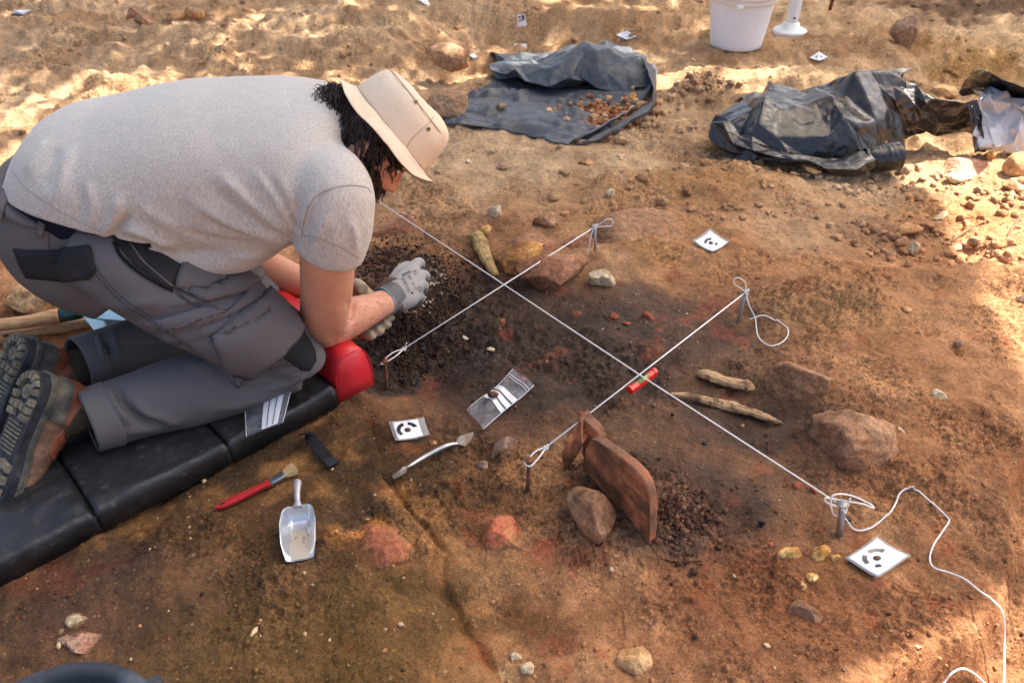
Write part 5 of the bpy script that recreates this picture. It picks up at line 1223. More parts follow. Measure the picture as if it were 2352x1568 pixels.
def on_sheet(px, py, rx, ry, n, seed):
    rnd = np.random.default_rng(seed); c = G(px, py, .016); bm = bmesh.new(); bmesh.ops.create_icosphere(bm, subdivisions=1, radius=1.0)
    V0 = np.array([v.co for v in bm.verts]); F0 = np.array([[v.index for v in f.verts] for f in bm.faces]); bm.free(); P = []; C = []
    for i in range(n):
        a = rnd.normal(size=2) * .5; s = .0016 + .013 * rnd.random() ** 5
        P.append(V0 * (1 + .5 * rnd.uniform(-1, 1, (len(V0), 1))) * s + [c.x + a[0] * rx, c.y + a[1] * ry, c.z + .004 + s * .4]); C.append(np.tile(np.array(srgb(*[(166, 112, 74), (142, 92, 62), (178, 130, 88), (120, 78, 54)][rnd.integers(0, 4)])), (len(V0), 1)))
    me = mesh_np('spilled_soil', np.concatenate(P), (F0[None] + (np.arange(n) * len(V0))[:, None, None]).reshape(-1, 3), False); color_attr(me, 'soil', np.concatenate(C)); return me
shc = G(1372, 274, .010)
tag(add('soil_smear', heap_patch('soil_smear', (shc.x, shc.y), .12, .010, 71, [(120, 78, 54), (152, 104, 72), (176, 128, 90)], (1.0, 1.0), .009, shc.z + .004), STONE), 'patch of reddish soil smeared on the grey-blue sheet', None, None, 'stuff')
tag(add('spilled_soil', on_sheet(1375, 272, .15, .14, 700, 4), CRUMB), 'clods of reddish soil spilled on the grey-blue sheet', None, None, 'stuff')

# the black plastic sheet, rolled and crumpled

bp = empty('plastic_sheet', G(1850, 330), 'crumpled roll of black plastic sheeting on the ground', 'plastic sheet')
main = [[up(1660, 358, .004), up(1740, 366, .004), up(1830, 378, .004), up(1920, 384, .004), up(2010, 352, .004), up(2110, 300, .01)],
        [up(1640, 325, .05), up(1720, 335, .05), up(1820, 348, .05), up(1900, 348, .05), up(2010, 312, .06), up(2110, 268, .07)],
        [up(1650, 280, .10), up(1740, 285, .12), up(1830, 290, .12), up(1915, 280, .14), up(2000, 262, .14), up(2100, 240, .14)],
        [up(1670, 252, .12), up(1745, 245, .14), up(1830, 248, .14), up(1900, 240, .16), up(1985, 215, .19), up(2090, 215, .18)],
        [up(1690, 238, .11), up(1765, 216, .12), up(1838, 216, .13), up(1885, 204, .17), up(1985, 178, .21), up(2060, 180, .21)],
        [up(1700, 232, .02), up(1780, 215, .02), up(1850, 212, .02), up(1900, 205, .03), up(1990, 192, .03), up(2070, 192, .03)]]
add('crumpled_body', crumpled(main, 12, 7, .021, 17, 4, 8, .0015, .0045), BLACKP, bp)
def roll(path, radii, seg, seed, jit=.003, squash=1.0):
    S = catmull([np.append(np.array(p, float), r) for p, r in zip(path, radii)], 8); V, F = tube(S[:, :3], S[:, 3], seg, caps=False)
    zc = np.repeat(S[:, 2], seg); V[:, 2] = zc + (V[:, 2] - zc) * squash
    rnd = np.random.default_rng(seed); V = V + rnd.normal(size=V.shape) * jit
    me = evaluated(mesh_np('roll', V, np.array(F)), [('SUBSURF', dict(levels=2)), ('SOLIDIFY', dict(thickness=.003, offset=0))]); return me
ffold = [[up(1650, 262, .11), up(1700, 300, .09), up(1760, 330, .07), up(1830, 350, .06), up(1900, 365, .05), up(1960, 352, .06), up(2040, 332, .08)],
  [up(1632, 285, .09), up(1690, 320, .08), up(1760, 348, .07), up(1830, 366, .06), up(1900, 380, .06), up(1965, 372, .07), up(2056, 345, .08)],
  [up(1628, 320, .045), up(1690, 345, .03), up(1765, 362, .03), up(1840, 376, .03), up(1910, 392, .03), up(1970, 392, .035), up(2060, 362, .05)],
  [up(1650, 352, .004), up(1700, 360, .004), up(1770, 366, .004), up(1840, 380, .004), up(1915, 396, .004), up(1985, 398, .004), up(2050, 385, .01)]]
add('front_fold', crumpled(ffold, 12, 6, .010, 41, 4, 8, .0015, .003), BLACKP, bp)
if False: add('front_roll', roll([up(1636, 300, .075), up(1690, 312, .065), up(1760, 336, .06), up(1840, 352, .055), up(1920, 366, .05), up(1990, 366, .055), up(2058, 358, .06)], [.080, .056, .042, .034, .036, .054, .066], 12, 2, .006, .9), BLACKP, bp)
add('rolled_end', roll([up(1985, 362, .05), up(2015, 362, .052), up(2040, 360, .055), up(2062, 358, .058)], [.036, .048, .056, .060], 12, 6, .0012, .85), BLACKP, bp)
arm = [[up(1985, 176, .21), up(2060, 182, .21), up(2110, 206, .20), up(2152, 228, .18), up(2200, 232, .17), up(2240, 228, .18)],
       [up(1985, 196, .21), up(2050, 205, .20), up(2110, 235, .17), up(2150, 238, .16), up(2200, 240, .16), up(2242, 236, .17)],
       [up(2000, 240, .15), up(2060, 262, .12), up(2110, 278, .09), up(2160, 276, .09), up(2205, 270, .10), up(2244, 264, .12)],
       [up(2010, 290, .08), up(2070, 300, .05), up(2120, 312, .015), up(2170, 310, .008), up(2210, 306, .02), up(2248, 302, .05)]]
add('shoulder_fold', crumpled(arm, 12, 7, .008, 21, 4, 10, .002, .005), BLACKP, bp)
under = [[up(1930, 348, .01), up(2000, 340, .01), up(2080, 318, .01), up(2130, 306, .01), up(2185, 300, .02), up(2240, 318, .02)],
         [up(1930, 330, .05), up(2000, 320, .05), up(2070, 296, .05), up(2115, 268, .07), up(2172, 262, .09), up(2238, 280, .09)],
         [up(1940, 300, .09), up(2010, 292, .09), up(2070, 270, .09), up(2105, 246, .12), up(2164, 238, .14), up(2236, 242, .16)]]
add('under_fold', crumpled(under, 12, 5, .007, 22, 4, 10, .002, .005), BLACKP, bp)
fl_ = [[up(2200, 214, .12), up(2250, 222, .12), up(2300, 232, .12), up(2360, 246, .12)], [up(2216, 186, .18), up(2255, 190, .18), up(2305, 205, .18), up(2370, 225, .18)], [up(2232, 162, .25), up(2262, 163, .25), (up(2310, 182, .25)), up(2380, 215, .24)]]
add('standing_flap', crumpled(fl_, 10, 6, .005, 23, 3, 3, .002), BLACKP, bp)
edge_ = [[up(2238, 345, .01), up(2290, 350, .01), up(2370, 335, .01)], [up(2226, 300, .09), up(2232, 310, .08), up(2240, 330, .05)][:3], [up(2220, 250, .16), up(2240, 255, .15), up(2258, 300, .10)]]
sv = empty('sunlit_plastic_sheet', G(2300, 320), 'crumpled black plastic painted pale where sunlit at the right edge', 'plastic sheet')
lit_rows = [[up(2240, 350, .005), up(2290, 352, .005), up(2340, 346, .005), up(2400, 330, .005)],
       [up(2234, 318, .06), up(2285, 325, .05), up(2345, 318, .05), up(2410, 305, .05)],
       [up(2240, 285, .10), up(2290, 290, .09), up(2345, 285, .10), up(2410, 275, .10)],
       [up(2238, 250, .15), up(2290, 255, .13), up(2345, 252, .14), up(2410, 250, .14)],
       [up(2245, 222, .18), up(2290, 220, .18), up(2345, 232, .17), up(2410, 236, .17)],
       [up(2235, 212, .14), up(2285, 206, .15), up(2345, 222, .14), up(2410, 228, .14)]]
add('crumpled_body', crumpled(lit_rows, 12, 11, .014, 31, 3, 2, .002), SUNLITP, sv)
side = [[up(2222, 240, .16), up(2226, 270, .12), up(2230, 310, .06), up(2238, 350, .004)], [up(2230, 236, .165), up(2238, 265, .13), up(2242, 300, .08), up(2250, 352, .004)], [up(2244, 232, .17), up(2256, 262, .14), up(2258, 300, .09), up(2268, 350, .01)]]
add('folded_side', crumpled(side, 8, 5, .004, 33, 3, 3, .002), BLACKP, sv)

# ------------------------------------------------------------------ folding kneeling mat
VINYL = MatB('black_vinyl', .42, .5); n = VINYL.noise(9, 6, .7); n2 = VINYL.noise(40, 6, .75)
c = VINYL.mix(VINYL.ramp(n, [(.42, (0, 0, 0)), (.8, (.6, .6, .6))]), srgb(30, 30, 33), srgb(62, 60, 58)); c = VINYL.mix(VINYL.ramp(n2, [(.57, (0, 0, 0)), (.68, (.45, .45, .45))]), c, srgb(116, 102, 88)); VINYL.color(c)
VINYL.set('Roughness', VINYL.rng(n2, .3, .7, .34, .55)); b = VINYL.bump(VINYL.noise(18, 4, .6), .25, .01); VINYL.bump(VINYL.noise(260, 3), .25, .0012, chain=b); VINYL = VINYL.m
REDV = MatB('red_vinyl', .36, .5); n = REDV.noise(12, 5); REDV.color(REDV.mix(n, srgb(196, 34, 42), srgb(222, 52, 60))); REDV.bump(REDV.noise(300, 3), .15, .001); REDV = REDV.m
M0 = np.array([-.389, 1.287, 0]); MU = np.array([-.728, -.686, 0]); MU /= np.linalg.norm(MU); MN = np.array([-.69, .73, 0]); MN -= MU * (MN @ MU); MN /= np.linalg.norm(MN)
MT = .052; MW = .46; mz = .004
mat = empty('kneeling_mat', Vector(M0 + MU * .35 + MN * .2), 'black folding vinyl kneeling mat with a red bolster end', 'mat')
def pad(u0, u1, seed, name='pad'):
    nu, nw = 44, 70; top = []; rnd = np.random.default_rng(seed)
    V = []; F = []; 
    def prof(t):  # rounded edge profile 0..1
        e = np.minimum(t, 1 - t); return np.clip(e / .085, 0, 1)
    us = np.linspace(0, 1, nu); ws = np.linspace(0, 1, nw); U, W = np.meshgrid(us, ws, indexing='ij')
    eu = np.minimum(U, 1 - U) * (u1 - u0); ew = np.minimum(W, 1 - W) * MW
    ed = np.minimum(eu * 2.4, ew); z = MT * (.84 + .16 * np.sqrt(np.clip(1 - (1 - np.clip(ed / .013, 0, 1)) ** 2, 0, 1))) + .002 * np.clip(ed / .09, 0, 1)
    z -= .012 * np.exp(-(((u0 + U * (u1 - u0)) - .09) / .07) ** 2 - ((W * MW - .10) / .08) ** 2)
    z += .0055 * fbm(U * (u1 - u0) * 3, W * MW * 3, .16, 3, seed) + .0018 * np.sin(60 * (W * MW) + 40 * U * (u1 - u0) + 2 * seed) * np.exp(-(eu / .05) ** 2) * np.exp(-(ew / .09) ** 2)
    x = M0[None, None] + MU * (u0 + U * (u1 - u0))[..., None] + MN * (W * MW)[..., None]; x[..., 2] = mz + z
    n_ = nu * nw; B = x.copy(); B[..., 2] = mz - .004
    V = np.concatenate([x.reshape(-1, 3), B.reshape(-1, 3)]); F = grid_faces(nu, nw); F = [f[::-1] for f in F] + [tuple(i + n_ for i in f) for f in F]
    idx = np.arange(n_).reshape(nu, nw); loop = list(idx[0, :]) + list(idx[1:, -1]) + list(idx[-1, :-1][::-1]) + list(idx[1:-1, 0][::-1])
    for a, b_ in zip(loop, loop[1:] + loop[:1]): F.append((a, b_, b_ + n_, a + n_))
    o = add(name, mesh_np(name, V, [tuple(int(i) for i in f) for f in F]), VINYL, mat); return o
for i, (u0, u1) in enumerate([(0.003, .2580), (.2600, .5200), (.5220, .7820), (.7840, 1.04)]):
    pad(u0, u1, i + 3)
for u in (.259, .521, .783):
    V, F = box_vf(M0 + MU * u + MN * MW * .5 + np.array([0, 0, mz + MT * .62]), .010, MW * .985, .006, MU, MN); add('hinge_seam', mesh_np('hinge_seam', V, F, False), VINYL, mat)
# red bolster across the end: a D-section
bw, bh = .098, .118; prof_ = []
for a in np.linspace(0, math.pi, 21): prof_.append((bw / 2 - bw / 2 * math.copysign(abs(math.cos(a)) ** .72, math.cos(a)), bh * math.sin(a) ** .62))
k = len(prof_); V = []; ns = 26
for j in range(ns + 1):
    t = j / ns; e = min(t, 1 - t) * MW; r = math.sqrt(max(0, 1 - (1 - min(1, e / .014)) ** 2)) * .12 + .88
    for (d, h) in prof_: V.append(M0 - MU * (.001 + bw / 2 + (d - bw / 2) * r) + MN * (t * MW) + np.array([0, 0, mz + .002 + h * r]))
F = [(j * k + i, j * k + i + 1, (j + 1) * k + i + 1, (j + 1) * k + i) for j in range(ns) for i in range(k - 1)] + [tuple(range(k))[::-1], tuple(ns * k + i for i in range(k))] + [((j + 1) * k, (j + 1) * k + k - 1, j * k + k - 1, j * k) for j in range(ns)]
bol = add('bolster', mesh_np('bolster', np.array(V), F), REDV, mat)
pp = [M0 - MU * (.001 + bw / 2 + (d - bw / 2) * .985) + MN * .004 + np.array([0, 0, mz + .002 + h * .985]) for d, h in prof_]; V, F = tube(np.array(pp), .0014, 6); add('piping', mesh_np('piping', V, F), REDV, bol)
# strap with a sewn end
sp_ = [np.array(at_z(700, 998, .035)), np.array(G(712, 1012, .014)), np.array(G(735, 1040, .010)), np.array(G(768, 1076, .008))]; S = catmull(sp_, 8); V = []
for i, p in enumerate(S): 
    tng = np.gradient(S, axis=0)[i]; sd = np.cross(tng, [0, 0, 1]); sd /= np.linalg.norm(sd); V += [p + sd * .0125, p - sd * .0125, p + sd * .0125 + [0, 0, .003], p - sd * .0125 + [0, 0, .003]]
q = len(S); F = []
for i in range(q - 1):
    a, b_ = 4 * i, 4 * i + 4; F += [(a + 2, a + 3, b_ + 3, b_ + 2), (a + 1, a, b_, b_ + 1), (a, a + 2, b_ + 2, b_), (a + 3, a + 1, b_ + 1, b_ + 3)]
F += [(4 * q - 4, 4 * q - 2, 4 * q - 1, 4 * q - 3), (0, 1, 3, 2)]
stp = add('strap', mesh_np('strap', np.array(V), F, False), VINYL, mat)
e = S[-1]; d_ = S[-1] - S[-5]; d_ /= np.linalg.norm(d_); V, F = box_vf(e - d_ * .012 + [0, 0, .0042], .026, .022, .002, d_, np.cross([0, 0, 1], d_)); add('sewn_tip', mesh_np('sewn_tip', V, F, False), flat('nylon_tip', srgb(44, 46, 50), .7), stp)
# empty zip bag on the mat
def on_mat(px, py, dz=.0): return np.array(at_z(px, py, mz + MT + .008 + dz))
WB_ = [on_mat(566, 1003), on_mat(650, 970, .006), on_mat(670, 906, .02), on_mat(563, 940)]
t = empty('zip_bag', Vector(sum(WB_) / 4), 'empty clear zip bag with white strips lying on the mat', 'plastic bag')
def surf_b(u, v, dz=0): p = bil(WB_, u, v).copy(); p[2] += dz + .004 * math.sin(math.pi * u) * math.sin(2.4 * v) + .010 * u * u * v; return p
def shb(u0, u1, v0, v1, dz, nu=12, nv=12):
    return np.array([surf_b(u0 + (u1 - u0) * i / nu, v0 + (v1 - v0) * j / nv, dz) for j in range(nv + 1) for i in range(nu + 1)]), grid_faces(nv + 1, nu + 1)
add('film', mesh_np('film', *merge(shb(0, 1, 0, 1, .002), shb(0, 1, 0, 1, -.001))), CLEAR, t)
pn = add('write_on_panel', mesh_np('write_on_panel', *shb(.42, .86, 0, .97, .0032)), PANEL, t)
for u in (.56, .72): add('printed_line', mesh_np('printed_line', *shb(u - .011, u + .011, 0.02, .97, .0042, 1, 10)), LINE, pn)
for u in (0, 1):
    V, F = tube(np.array([surf_b(u, v, .001) for v in np.linspace(0, 1, 12)]), .0007, 5); add('edge_seam', mesh_np('edge_seam', V, F), PANEL, t)

# ------------------------------------------------------------------ the kneeling man
from mathutils.bvhtree import BVHTree
def ring(px, py, y, vec, w, p=2.2, bx=0.0, bz=0.0):
    """cross-section: centre seen at (px,py) at distance y, half-axis vec (picture px, in the side plane), half-depth w (m)"""
    c = at_y(px, py, y); s = mpp(c); rz = -ray(px, py).normalized().z; cph = math.sqrt(1 - rz * rz)
    a = np.array([vec[0] * s, 0, -vec[1] * s / cph]); b = np.array([bx, w, bz])
    return np.concatenate([np.array(c), a, b, [p]])
def loft(keys, seg=48, n=8):
    S = catmull(keys, n); V = []; F = []
    th = np.linspace(0, 2 * math.pi, seg, endpoint=False)
    for k in S:
        e = 2 / k[9]; cs = np.sign(np.cos(th)) * np.abs(np.cos(th)) ** e; sn = np.sign(np.sin(th)) * np.abs(np.sin(th)) ** e
        V.append(k[0:3][None] + cs[:, None] * k[3:6][None] + sn[:, None] * k[6:9][None])
    m_ = len(S); V = np.concatenate(V)
    for i in range(m_ - 1):
        for j in range(seg):
            j2 = (j + 1) % seg; F.append((i * seg + j, i * seg + j2, (i + 1) * seg + j2, (i + 1) * seg + j))
    F.append(tuple(range(seg))[::-1]); F.append(tuple((m_ - 1) * seg + j for j in range(seg)))
    return V, F
def limb(keys, n=6, seg=24):
    """keys (px,py,y,radius px)"""
    P = []
    for px, py, y, r in keys:
        c = at_y(px, py, y); P.append(np.append(np.array(c), r * mpp(c)))
    S = catmull(P, n); return tube(S[:, :3], S[:, 3], seg)
def limb3(keys, n=6, seg=20):
    S = catmull([np.append(np.array(p, float), r) for p, r in keys], n); return tube(S[:, :3], S[:, 3], seg)
def ball(c, r, seg=16):
    bm = bmesh.new(); bmesh.ops.create_uvsphere(bm, u_segments=seg, v_segments=seg // 2 + 2, radius=1.0)
    V = np.array([v.co for v in bm.verts]); F = [tuple(v.index for v in f.verts) for f in bm.faces]; bm.free()
    return V * np.asarray(r) + np.asarray(c, float), F
def fuse(name, parts, voxel, smooth=6, factor=.5):
    V, F = merge(*parts); me = mesh_np(name, V, F)
    bm = bmesh.new(); bm.from_mesh(me); bmesh.ops.recalc_face_normals(bm, faces=bm.faces[:]); bm.to_mesh(me); bm.free()
    return evaluated(me, [('REMESH', dict(mode='VOXEL', voxel_size=voxel)), ('SMOOTH', dict(factor=factor, iterations=smooth))])
def bvh(me):
    V = get_co(me); return BVHTree.FromPolygons([tuple(v) for v in V], [tuple(p.vertices) for p in me.polygons])
CAMP = Vector((0, 0, CAM_H))
def hit(tree, px, py, off=0.0):
    d = ray(px, py).normalized(); p, n, i, dist = tree.ray_cast(CAMP, d)
    if p is None:
        return None
    if n.dot(d) > 0: n = -n
    return p + n * off
def patch(tree, outline, name, mat, parent, off=.0015, thick=.0025, maxl=.011, puff=0.0):
    """cloth piece laid on a surface: outline in picture points"""
    bm = bmesh.new(); vs = [bm.verts.new((a, b, 0)) for a, b in outline]; bm.faces.new(vs)
    bmesh.ops.triangulate(bm, faces=bm.faces[:]); lim = maxl / mpp(hit(tree, *np.mean(outline, 0)) or at_y(*outline[0], 1.3))
    for _ in range(6):
        ee = [e for e in bm.edges if e.calc_length() > lim]
        if not ee: break
        bmesh.ops.subdivide_edges(bm, edges=ee, cuts=1); bmesh.ops.triangulate(bm, faces=bm.faces[:])
    dead = []
    bnd = {v for e in bm.edges if e.is_boundary for v in e.verts}
    for v in bm.verts:
        p = hit(tree, v.co.x, v.co.y, off + (0 if v in bnd else puff))
        if p is None: dead.append(v)
        else: v.co = p
    if dead: bmesh.ops.delete(bm, geom=dead, context='VERTS')
    bmesh.ops.recalc_face_normals(bm, faces=bm.faces[:])
    me = evaluated(bm_mesh(name, bm), [('SOLIDIFY', dict(thickness=thick, offset=0))])
    return add(name, me, mat, parent)
def seam(tree, pts, name, mat, parent, r=.0014, off=.0005):
    S = catmull([np.array(p, float) for p in pts], 8); P = [hit(tree, a, b, off) for a, b in S]; P = [p for p in P if p is not None]
    if len(P) < 3: return None
    V, F = tube(np.array(P), r, 6); return add(name, mesh_np(name, V, F), mat, parent)
def folds(me, lines, limit=None):
    """press creases and raise ridges along picture polylines; lines: (points, width px, height m)"""
    V = get_co(me); N = get_no(me); px, py = project(V)
    vd = V - np.array([0, 0, CAM_H]); vd /= np.linalg.norm(vd, axis=1)[:, None]; face = np.clip(-(N * vd).sum(1) * 3, 0, 1)
    D = np.zeros(len(V))
    for pts, w, h in lines:
        S = catmull([np.array(p, float) for p in pts], 8); best = np.full(len(V), 1e9); tt = np.zeros(len(V)); k = len(S) - 1
        for i in range(k):
            a, b = S[i], S[i + 1]; d = b - a; L = d @ d + 1e-9; t = np.clip(((px - a[0]) * d[0] + (py - a[1]) * d[1]) / L, 0, 1)
            q = np.hypot(px - a[0] - t * d[0], py - a[1] - t * d[1]); m_ = q < best; best = np.where(m_, q, best); tt = np.where(m_, (i + t) / k, tt)
        D += 1.5 * h * np.exp(-(best / w) ** 2) * np.clip(np.sin(np.pi * np.clip(tt * .92 + .04, 0, 1)) * 1.6, 0, 1)
    V = V + N * (D * face)[:, None]; set_co(me, V); return me
def cut(me, planes):
    bm = bmesh.new(); bm.from_mesh(me)
    for co, no, sel in planes:
        if sel is None:
            bmesh.ops.bisect_plane(bm, geom=bm.verts[:] + bm.edges[:] + bm.faces[:], plane_co=co, plane_no=no, clear_outer=True)
        else:
            fs = [f for f in bm.faces if sel(f.calc_center_median())]; g = set(fs) | {e for f in fs for e in f.edges} | {v for f in fs for v in f.verts}
            bmesh.ops.bisect_plane(bm, geom=list(g), plane_co=co, plane_no=no)
            no_ = Vector(no); co_ = Vector(co)
            bmesh.ops.delete(bm, geom=[f for f in bm.faces if sel(f.calc_center_median()) and (f.calc_center_median() - co_).dot(no_) > 1e-5], context='FACES')
    bm.to_mesh(me); bm.free(); me.update(); return me

# --- materials
m = MatB('skin', .5, .4); n = m.noise(14, 5, .6); n2 = m.noise(120, 4, .6)
c = m.mix(n, srgb(198, 138, 108), srgb(224, 172, 144)); c = m.mix(m.ramp(m.noise(38, 5, .7), [(.5, (0, 0, 0)), (.75, (.5, .5, .5))]), c, srgb(190, 118, 92)); c = m.mix(m.ramp(m.noise(5, 3), [(.4, (0, 0, 0)), (.7, (.5, .5, .5))]), c, srgb(214, 138, 112)); c = m.mix(m.ramp(m.voro(75), [(.0, (1, 1, 1)), (.05, (0, 0, 0))]), c, srgb(176, 110, 84)); m.color(c)
m.set('Subsurface Weight', .12); m.b.inputs['Subsurface Radius'].default_value = (.012, .005, .003); m.set('Subsurface Scale', 1.0); m.bump(n2, .12, .0008); SKIN = m.m
m = MatB('heather_jersey', .95, .05)
st = m.noise(1, 4, .75, m.map((420, 420, 70), (0, .5, 0))); st2 = m.noise(900, 2, .5); big = m.noise(5, 3)
c = m.ramp(st, [(.30, srgb(152, 148, 142)), (.5, srgb(186, 182, 174)), (.70, srgb(210, 205, 197))]); c = m.mix(1.0, c, m.ramp(st2, [(.3, (.93, .93, .93)), (.7, (1.07, 1.07, 1.07))]), 'MULTIPLY')
c = m.mix(m.ramp(big, [(.45, (0, 0, 0)), (.75, (.25, .25, .25))]), c, srgb(190, 176, 160)); c = m.mix(m.ramp(m.noise(11, 5, .7), [(.60, (0, 0, 0)), (.74, (.2, .2, .2))]), c, srgb(150, 140, 128)); m.color(c); m.bump(st, .15, .001); m.set('Sheen Weight', .25); JERSEY = m.m
def canvas(name, c1, c2):
    m = MatB(name, .85, .2); tw = m.noise(1, 3, .7, m.map((700, 700, 260), (.3, .6, .2))); c = m.mix(tw, srgb(*c1), srgb(*c2)); c = m.mix(m.ramp(m.noise(7, 5, .65), [(.5, (0, 0, 0)), (.8, (.35, .35, .35))]), c, srgb(112, 100, 88)); m.color(c); m.bump(tw, .25, .0008); return m.m
GREY = canvas('grey_canvas', (90, 86, 88), (110, 106, 107)); BLACKC = canvas('black_canvas', (34, 35, 38), (46, 47, 50)); NAVY = flat('navy_cloth', srgb(28, 32, 46), .9, .1)

man = empty('person', Vector((-.60, 1.30, 0)), 'man in grey t-shirt and bucket hat kneeling and digging with gloved hands', 'person')

# --- joints
SHR = at_y(778, 440, 1.235); ELR = at_z(742, 752, .158); WRR = at_z(888, 692, .118)
SHL = at_y(760, 330, 1.60); ELL = at_y(545, 588, 1.62); WRL = at_z(800, 672, .105)
C3 = lambda v: np.array(v, float)
arm_r = [(C3(at_y(768, 420, 1.25)), .060), (C3(at_y(757, 520, 1.25)), .0565), (C3(at_y(753, 590, 1.265)), .0535), (C3(at_y(750, 670, 1.295)), .0520), (C3(at_y(744, 725, 1.325)), .0500), (C3(ELR), .047)]
fore_r = [(C3(ELR) + [0, 0, .004], .0465), (C3(at_z(775, 742, .150)), .0470), (C3(at_z(820, 722, .138)), .0430), (C3(at_z(858, 706, .126)), .0360), (C3(WRR), .0315), (C3(at_z(915, 672, .112)), .030)]
arm_l = [(C3(SHL), .056), (C3((SHL + ELL) / 2), .052), (C3(ELL), .045)]
fore_l = [(C3(ELL), .044), (C3(at_y(600, 612, 1.625)), .047), (C3(at_y(680, 646, 1.615)), .042), (C3(at_y(750, 664, 1.60)), .034), (C3(WRL), .030)]
# head axes: crown direction, face direction
BRC = at_y(889, 299, 1.415); AX = np.array([.78, .32, .54]); AX /= np.linalg.norm(AX); FD = np.array([.62, -.14, -.77]); FD -= AX * (FD @ AX); FD /= np.linalg.norm(FD); LAT = np.cross(AX, FD)   # towards the far side / near side
if LAT[1] > 0: LAT = -LAT          # towards the camera
HB = np.array(BRC)
HS = .86
def hd(a, f, l=0.0): return HB + (AX * a + FD * f + LAT * l) * HS
hp_, hf_ = ball((0, 0, 0), 1.0, 40)
def hball(c, ra, rf, rl): 
    return (np.array(c)[None] + (hp_[:, 0:1] * rf * FD[None] + hp_[:, 1:2] * rl * LAT[None] + hp_[:, 2:3] * ra * AX[None]) * HS, hf_)
FA = .026
head_parts = [hball(hd(-.030, -.005), .105, .098, .078), hball(hd(-.095 + FA, .035), .075, .062, .058), hball(hd(-.155 + FA, .055), .026, .028, .03),
              limb3([(hd(-.055 + FA, .082), .009), (hd(-.082 + FA, .095), .0095), (hd(-.100 + FA, .103), .0115), (hd(-.106 + FA, .090), .008)], 4, 12),                      # nose
              hball(hd(-.100 + FA, .100, .013), .009, .011, .008), hball(hd(-.100 + FA, .100, -.013), .009, .011, .008),
              hball(hd(-.128 + FA, .086), .007, .010, .022), hball(hd(-.139 + FA, .084), .007, .009, .018),                                                          # lips
              hball(hd(-.045 + FA, .080, .03), .010, .012, .026), hball(hd(-.045 + FA, .080, -.03), .010, .012, .026),                                               # brows
              hball(hd(-.085 + FA, .068, .040), .018, .016, .018), hball(hd(-.085 + FA, .068, -.040), .018, .016, .018)]
ear = []
for s in (1, -1):
    ear += [hball(hd(-.075, -.012, .078 * s), .032, .020, .010), hball(hd(-.102, -.004, .077 * s), .013, .011, .009)]
neck = limb3([(hd(-.085, -.03), .056), (C3(at_y(812, 335, 1.415)), .060), (C3(at_y(760, 350, 1.41)), .078)], 5)
inner = loft([ring(200, 505, 1.38, (-60, -25), .11), ring(280, 440, 1.38, (-60, -80), .13), ring(450, 395, 1.40, (-8, -130), .16), ring(660, 385, 1.41, (20, -135), .17), ring(730, 372, 1.41, (30, -100), .15)], 28, 5)
thin_legs = [limb([(170, 560, 1.27, 85), (420, 690, 1.27, 75), (640, 810, 1.28, 60)]), limb([(650, 835, 1.28, 52), (430, 905, 1.20, 48), (220, 975, 1.11, 38)]),
             limb([(190, 545, 1.50, 85), (400, 650, 1.52, 75), (600, 745, 1.53, 60)]), limb([(600, 765, 1.53, 50), (400, 800, 1.42, 46), (170, 850, 1.28, 38)])]
hands_in = [ball(at_z(940, 655, .10), (.03, .03, .02)), ball(at_z(845, 715, .085), (.03, .03, .02)), limb3([(C3(WRR), .028), (C3(at_z(940, 655, .10)), .025)], 3), limb3([(C3(WRL), .028), (C3(at_z(845, 715, .085)), .025)], 3)]
body = fuse('body', [limb3(arm_r), limb3(fore_r), limb3(arm_l), limb3(fore_l), neck, inner, limb3([(C3(SHR), .055), (C3(at_y(700, 390, 1.38)), .08)], 4), limb3([(C3(SHL), .055), (C3(at_y(700, 370, 1.45)), .08)], 4)] + head_parts + ear + thin_legs + hands_in, .0048, 6)
# elbow bone and forearm hollow
folds(body, [([(742, 792), (752, 790), (765, 785)], 14, .004), ([(806, 690), (809, 715), (806, 742)], 9, -.006), ([(700, 780), (720, 795), (738, 800)], 12, .002), ([(770, 700), (780, 735), (770, 770)], 16, .002)])
bo = add('body', body, SKIN, man); tbody = bvh(body)
EYE = flat('eye_white', (.75, .72, .68), .2, .5); 
for s in (1, -1): add('eye', mesh_np('eye', *hball(hd(-.066 + FA, .076, .031 * s), .010, .010, .011)), EYE, bo)

# --- t-shirt
tors = loft([ring(205, 462, 1.375, (-160, -50), .182, 2.2), ring(268, 420, 1.38, (-112, -140), .192, 2.2), ring(355, 402, 1.39, (-60, -158), .198, 2.2), ring(455, 385, 1.40, (-20, -169), .203, 2.25),
             ring(565, 379, 1.405, (2, -168), .205, 2.25), ring(650, 375, 1.41, (18, -164), .208, 2.25), ring(716, 368, 1.41, (34, -144), .208, 2.25), ring(758, 352, 1.41, (34, -116), .172, 2.2), ring(792, 342, 1.405, (28, -82), .10, 2.0)], 64, 8)
sl_r = limb3([(C3(at_y(712, 402, 1.32)), .082), (C3(at_y(762, 436, 1.26)), .073), (C3(at_y(771, 490, 1.245)), .069), (C3(at_y(769, 530, 1.245)), .0672), (C3(at_y(763, 552, 1.247)), .0672), (C3(at_y(756, 576, 1.25)), .0672)], 6, 28)
SLE = C3(at_y(756, 576, 1.25)); SLA = SLE - C3(at_y(763, 552, 1.247)); SLA /= np.linalg.norm(SLA)
sl_l = limb3([(C3(at_y(730, 350, 1.50)), .085), (C3(SHL), .075), (C3((SHL * .7 + ELL * .3)), .068), (C3((SHL * .45 + ELL * .55)), .066)], 6, 28)
belly = loft([ring(440, 500, 1.37, (-60, -60), .16), ring(520, 515, 1.38, (-20, -62), .165), ring(610, 500, 1.39, (10, -70), .165), ring(670, 470, 1.40, (15, -70), .15)], 40, 6)
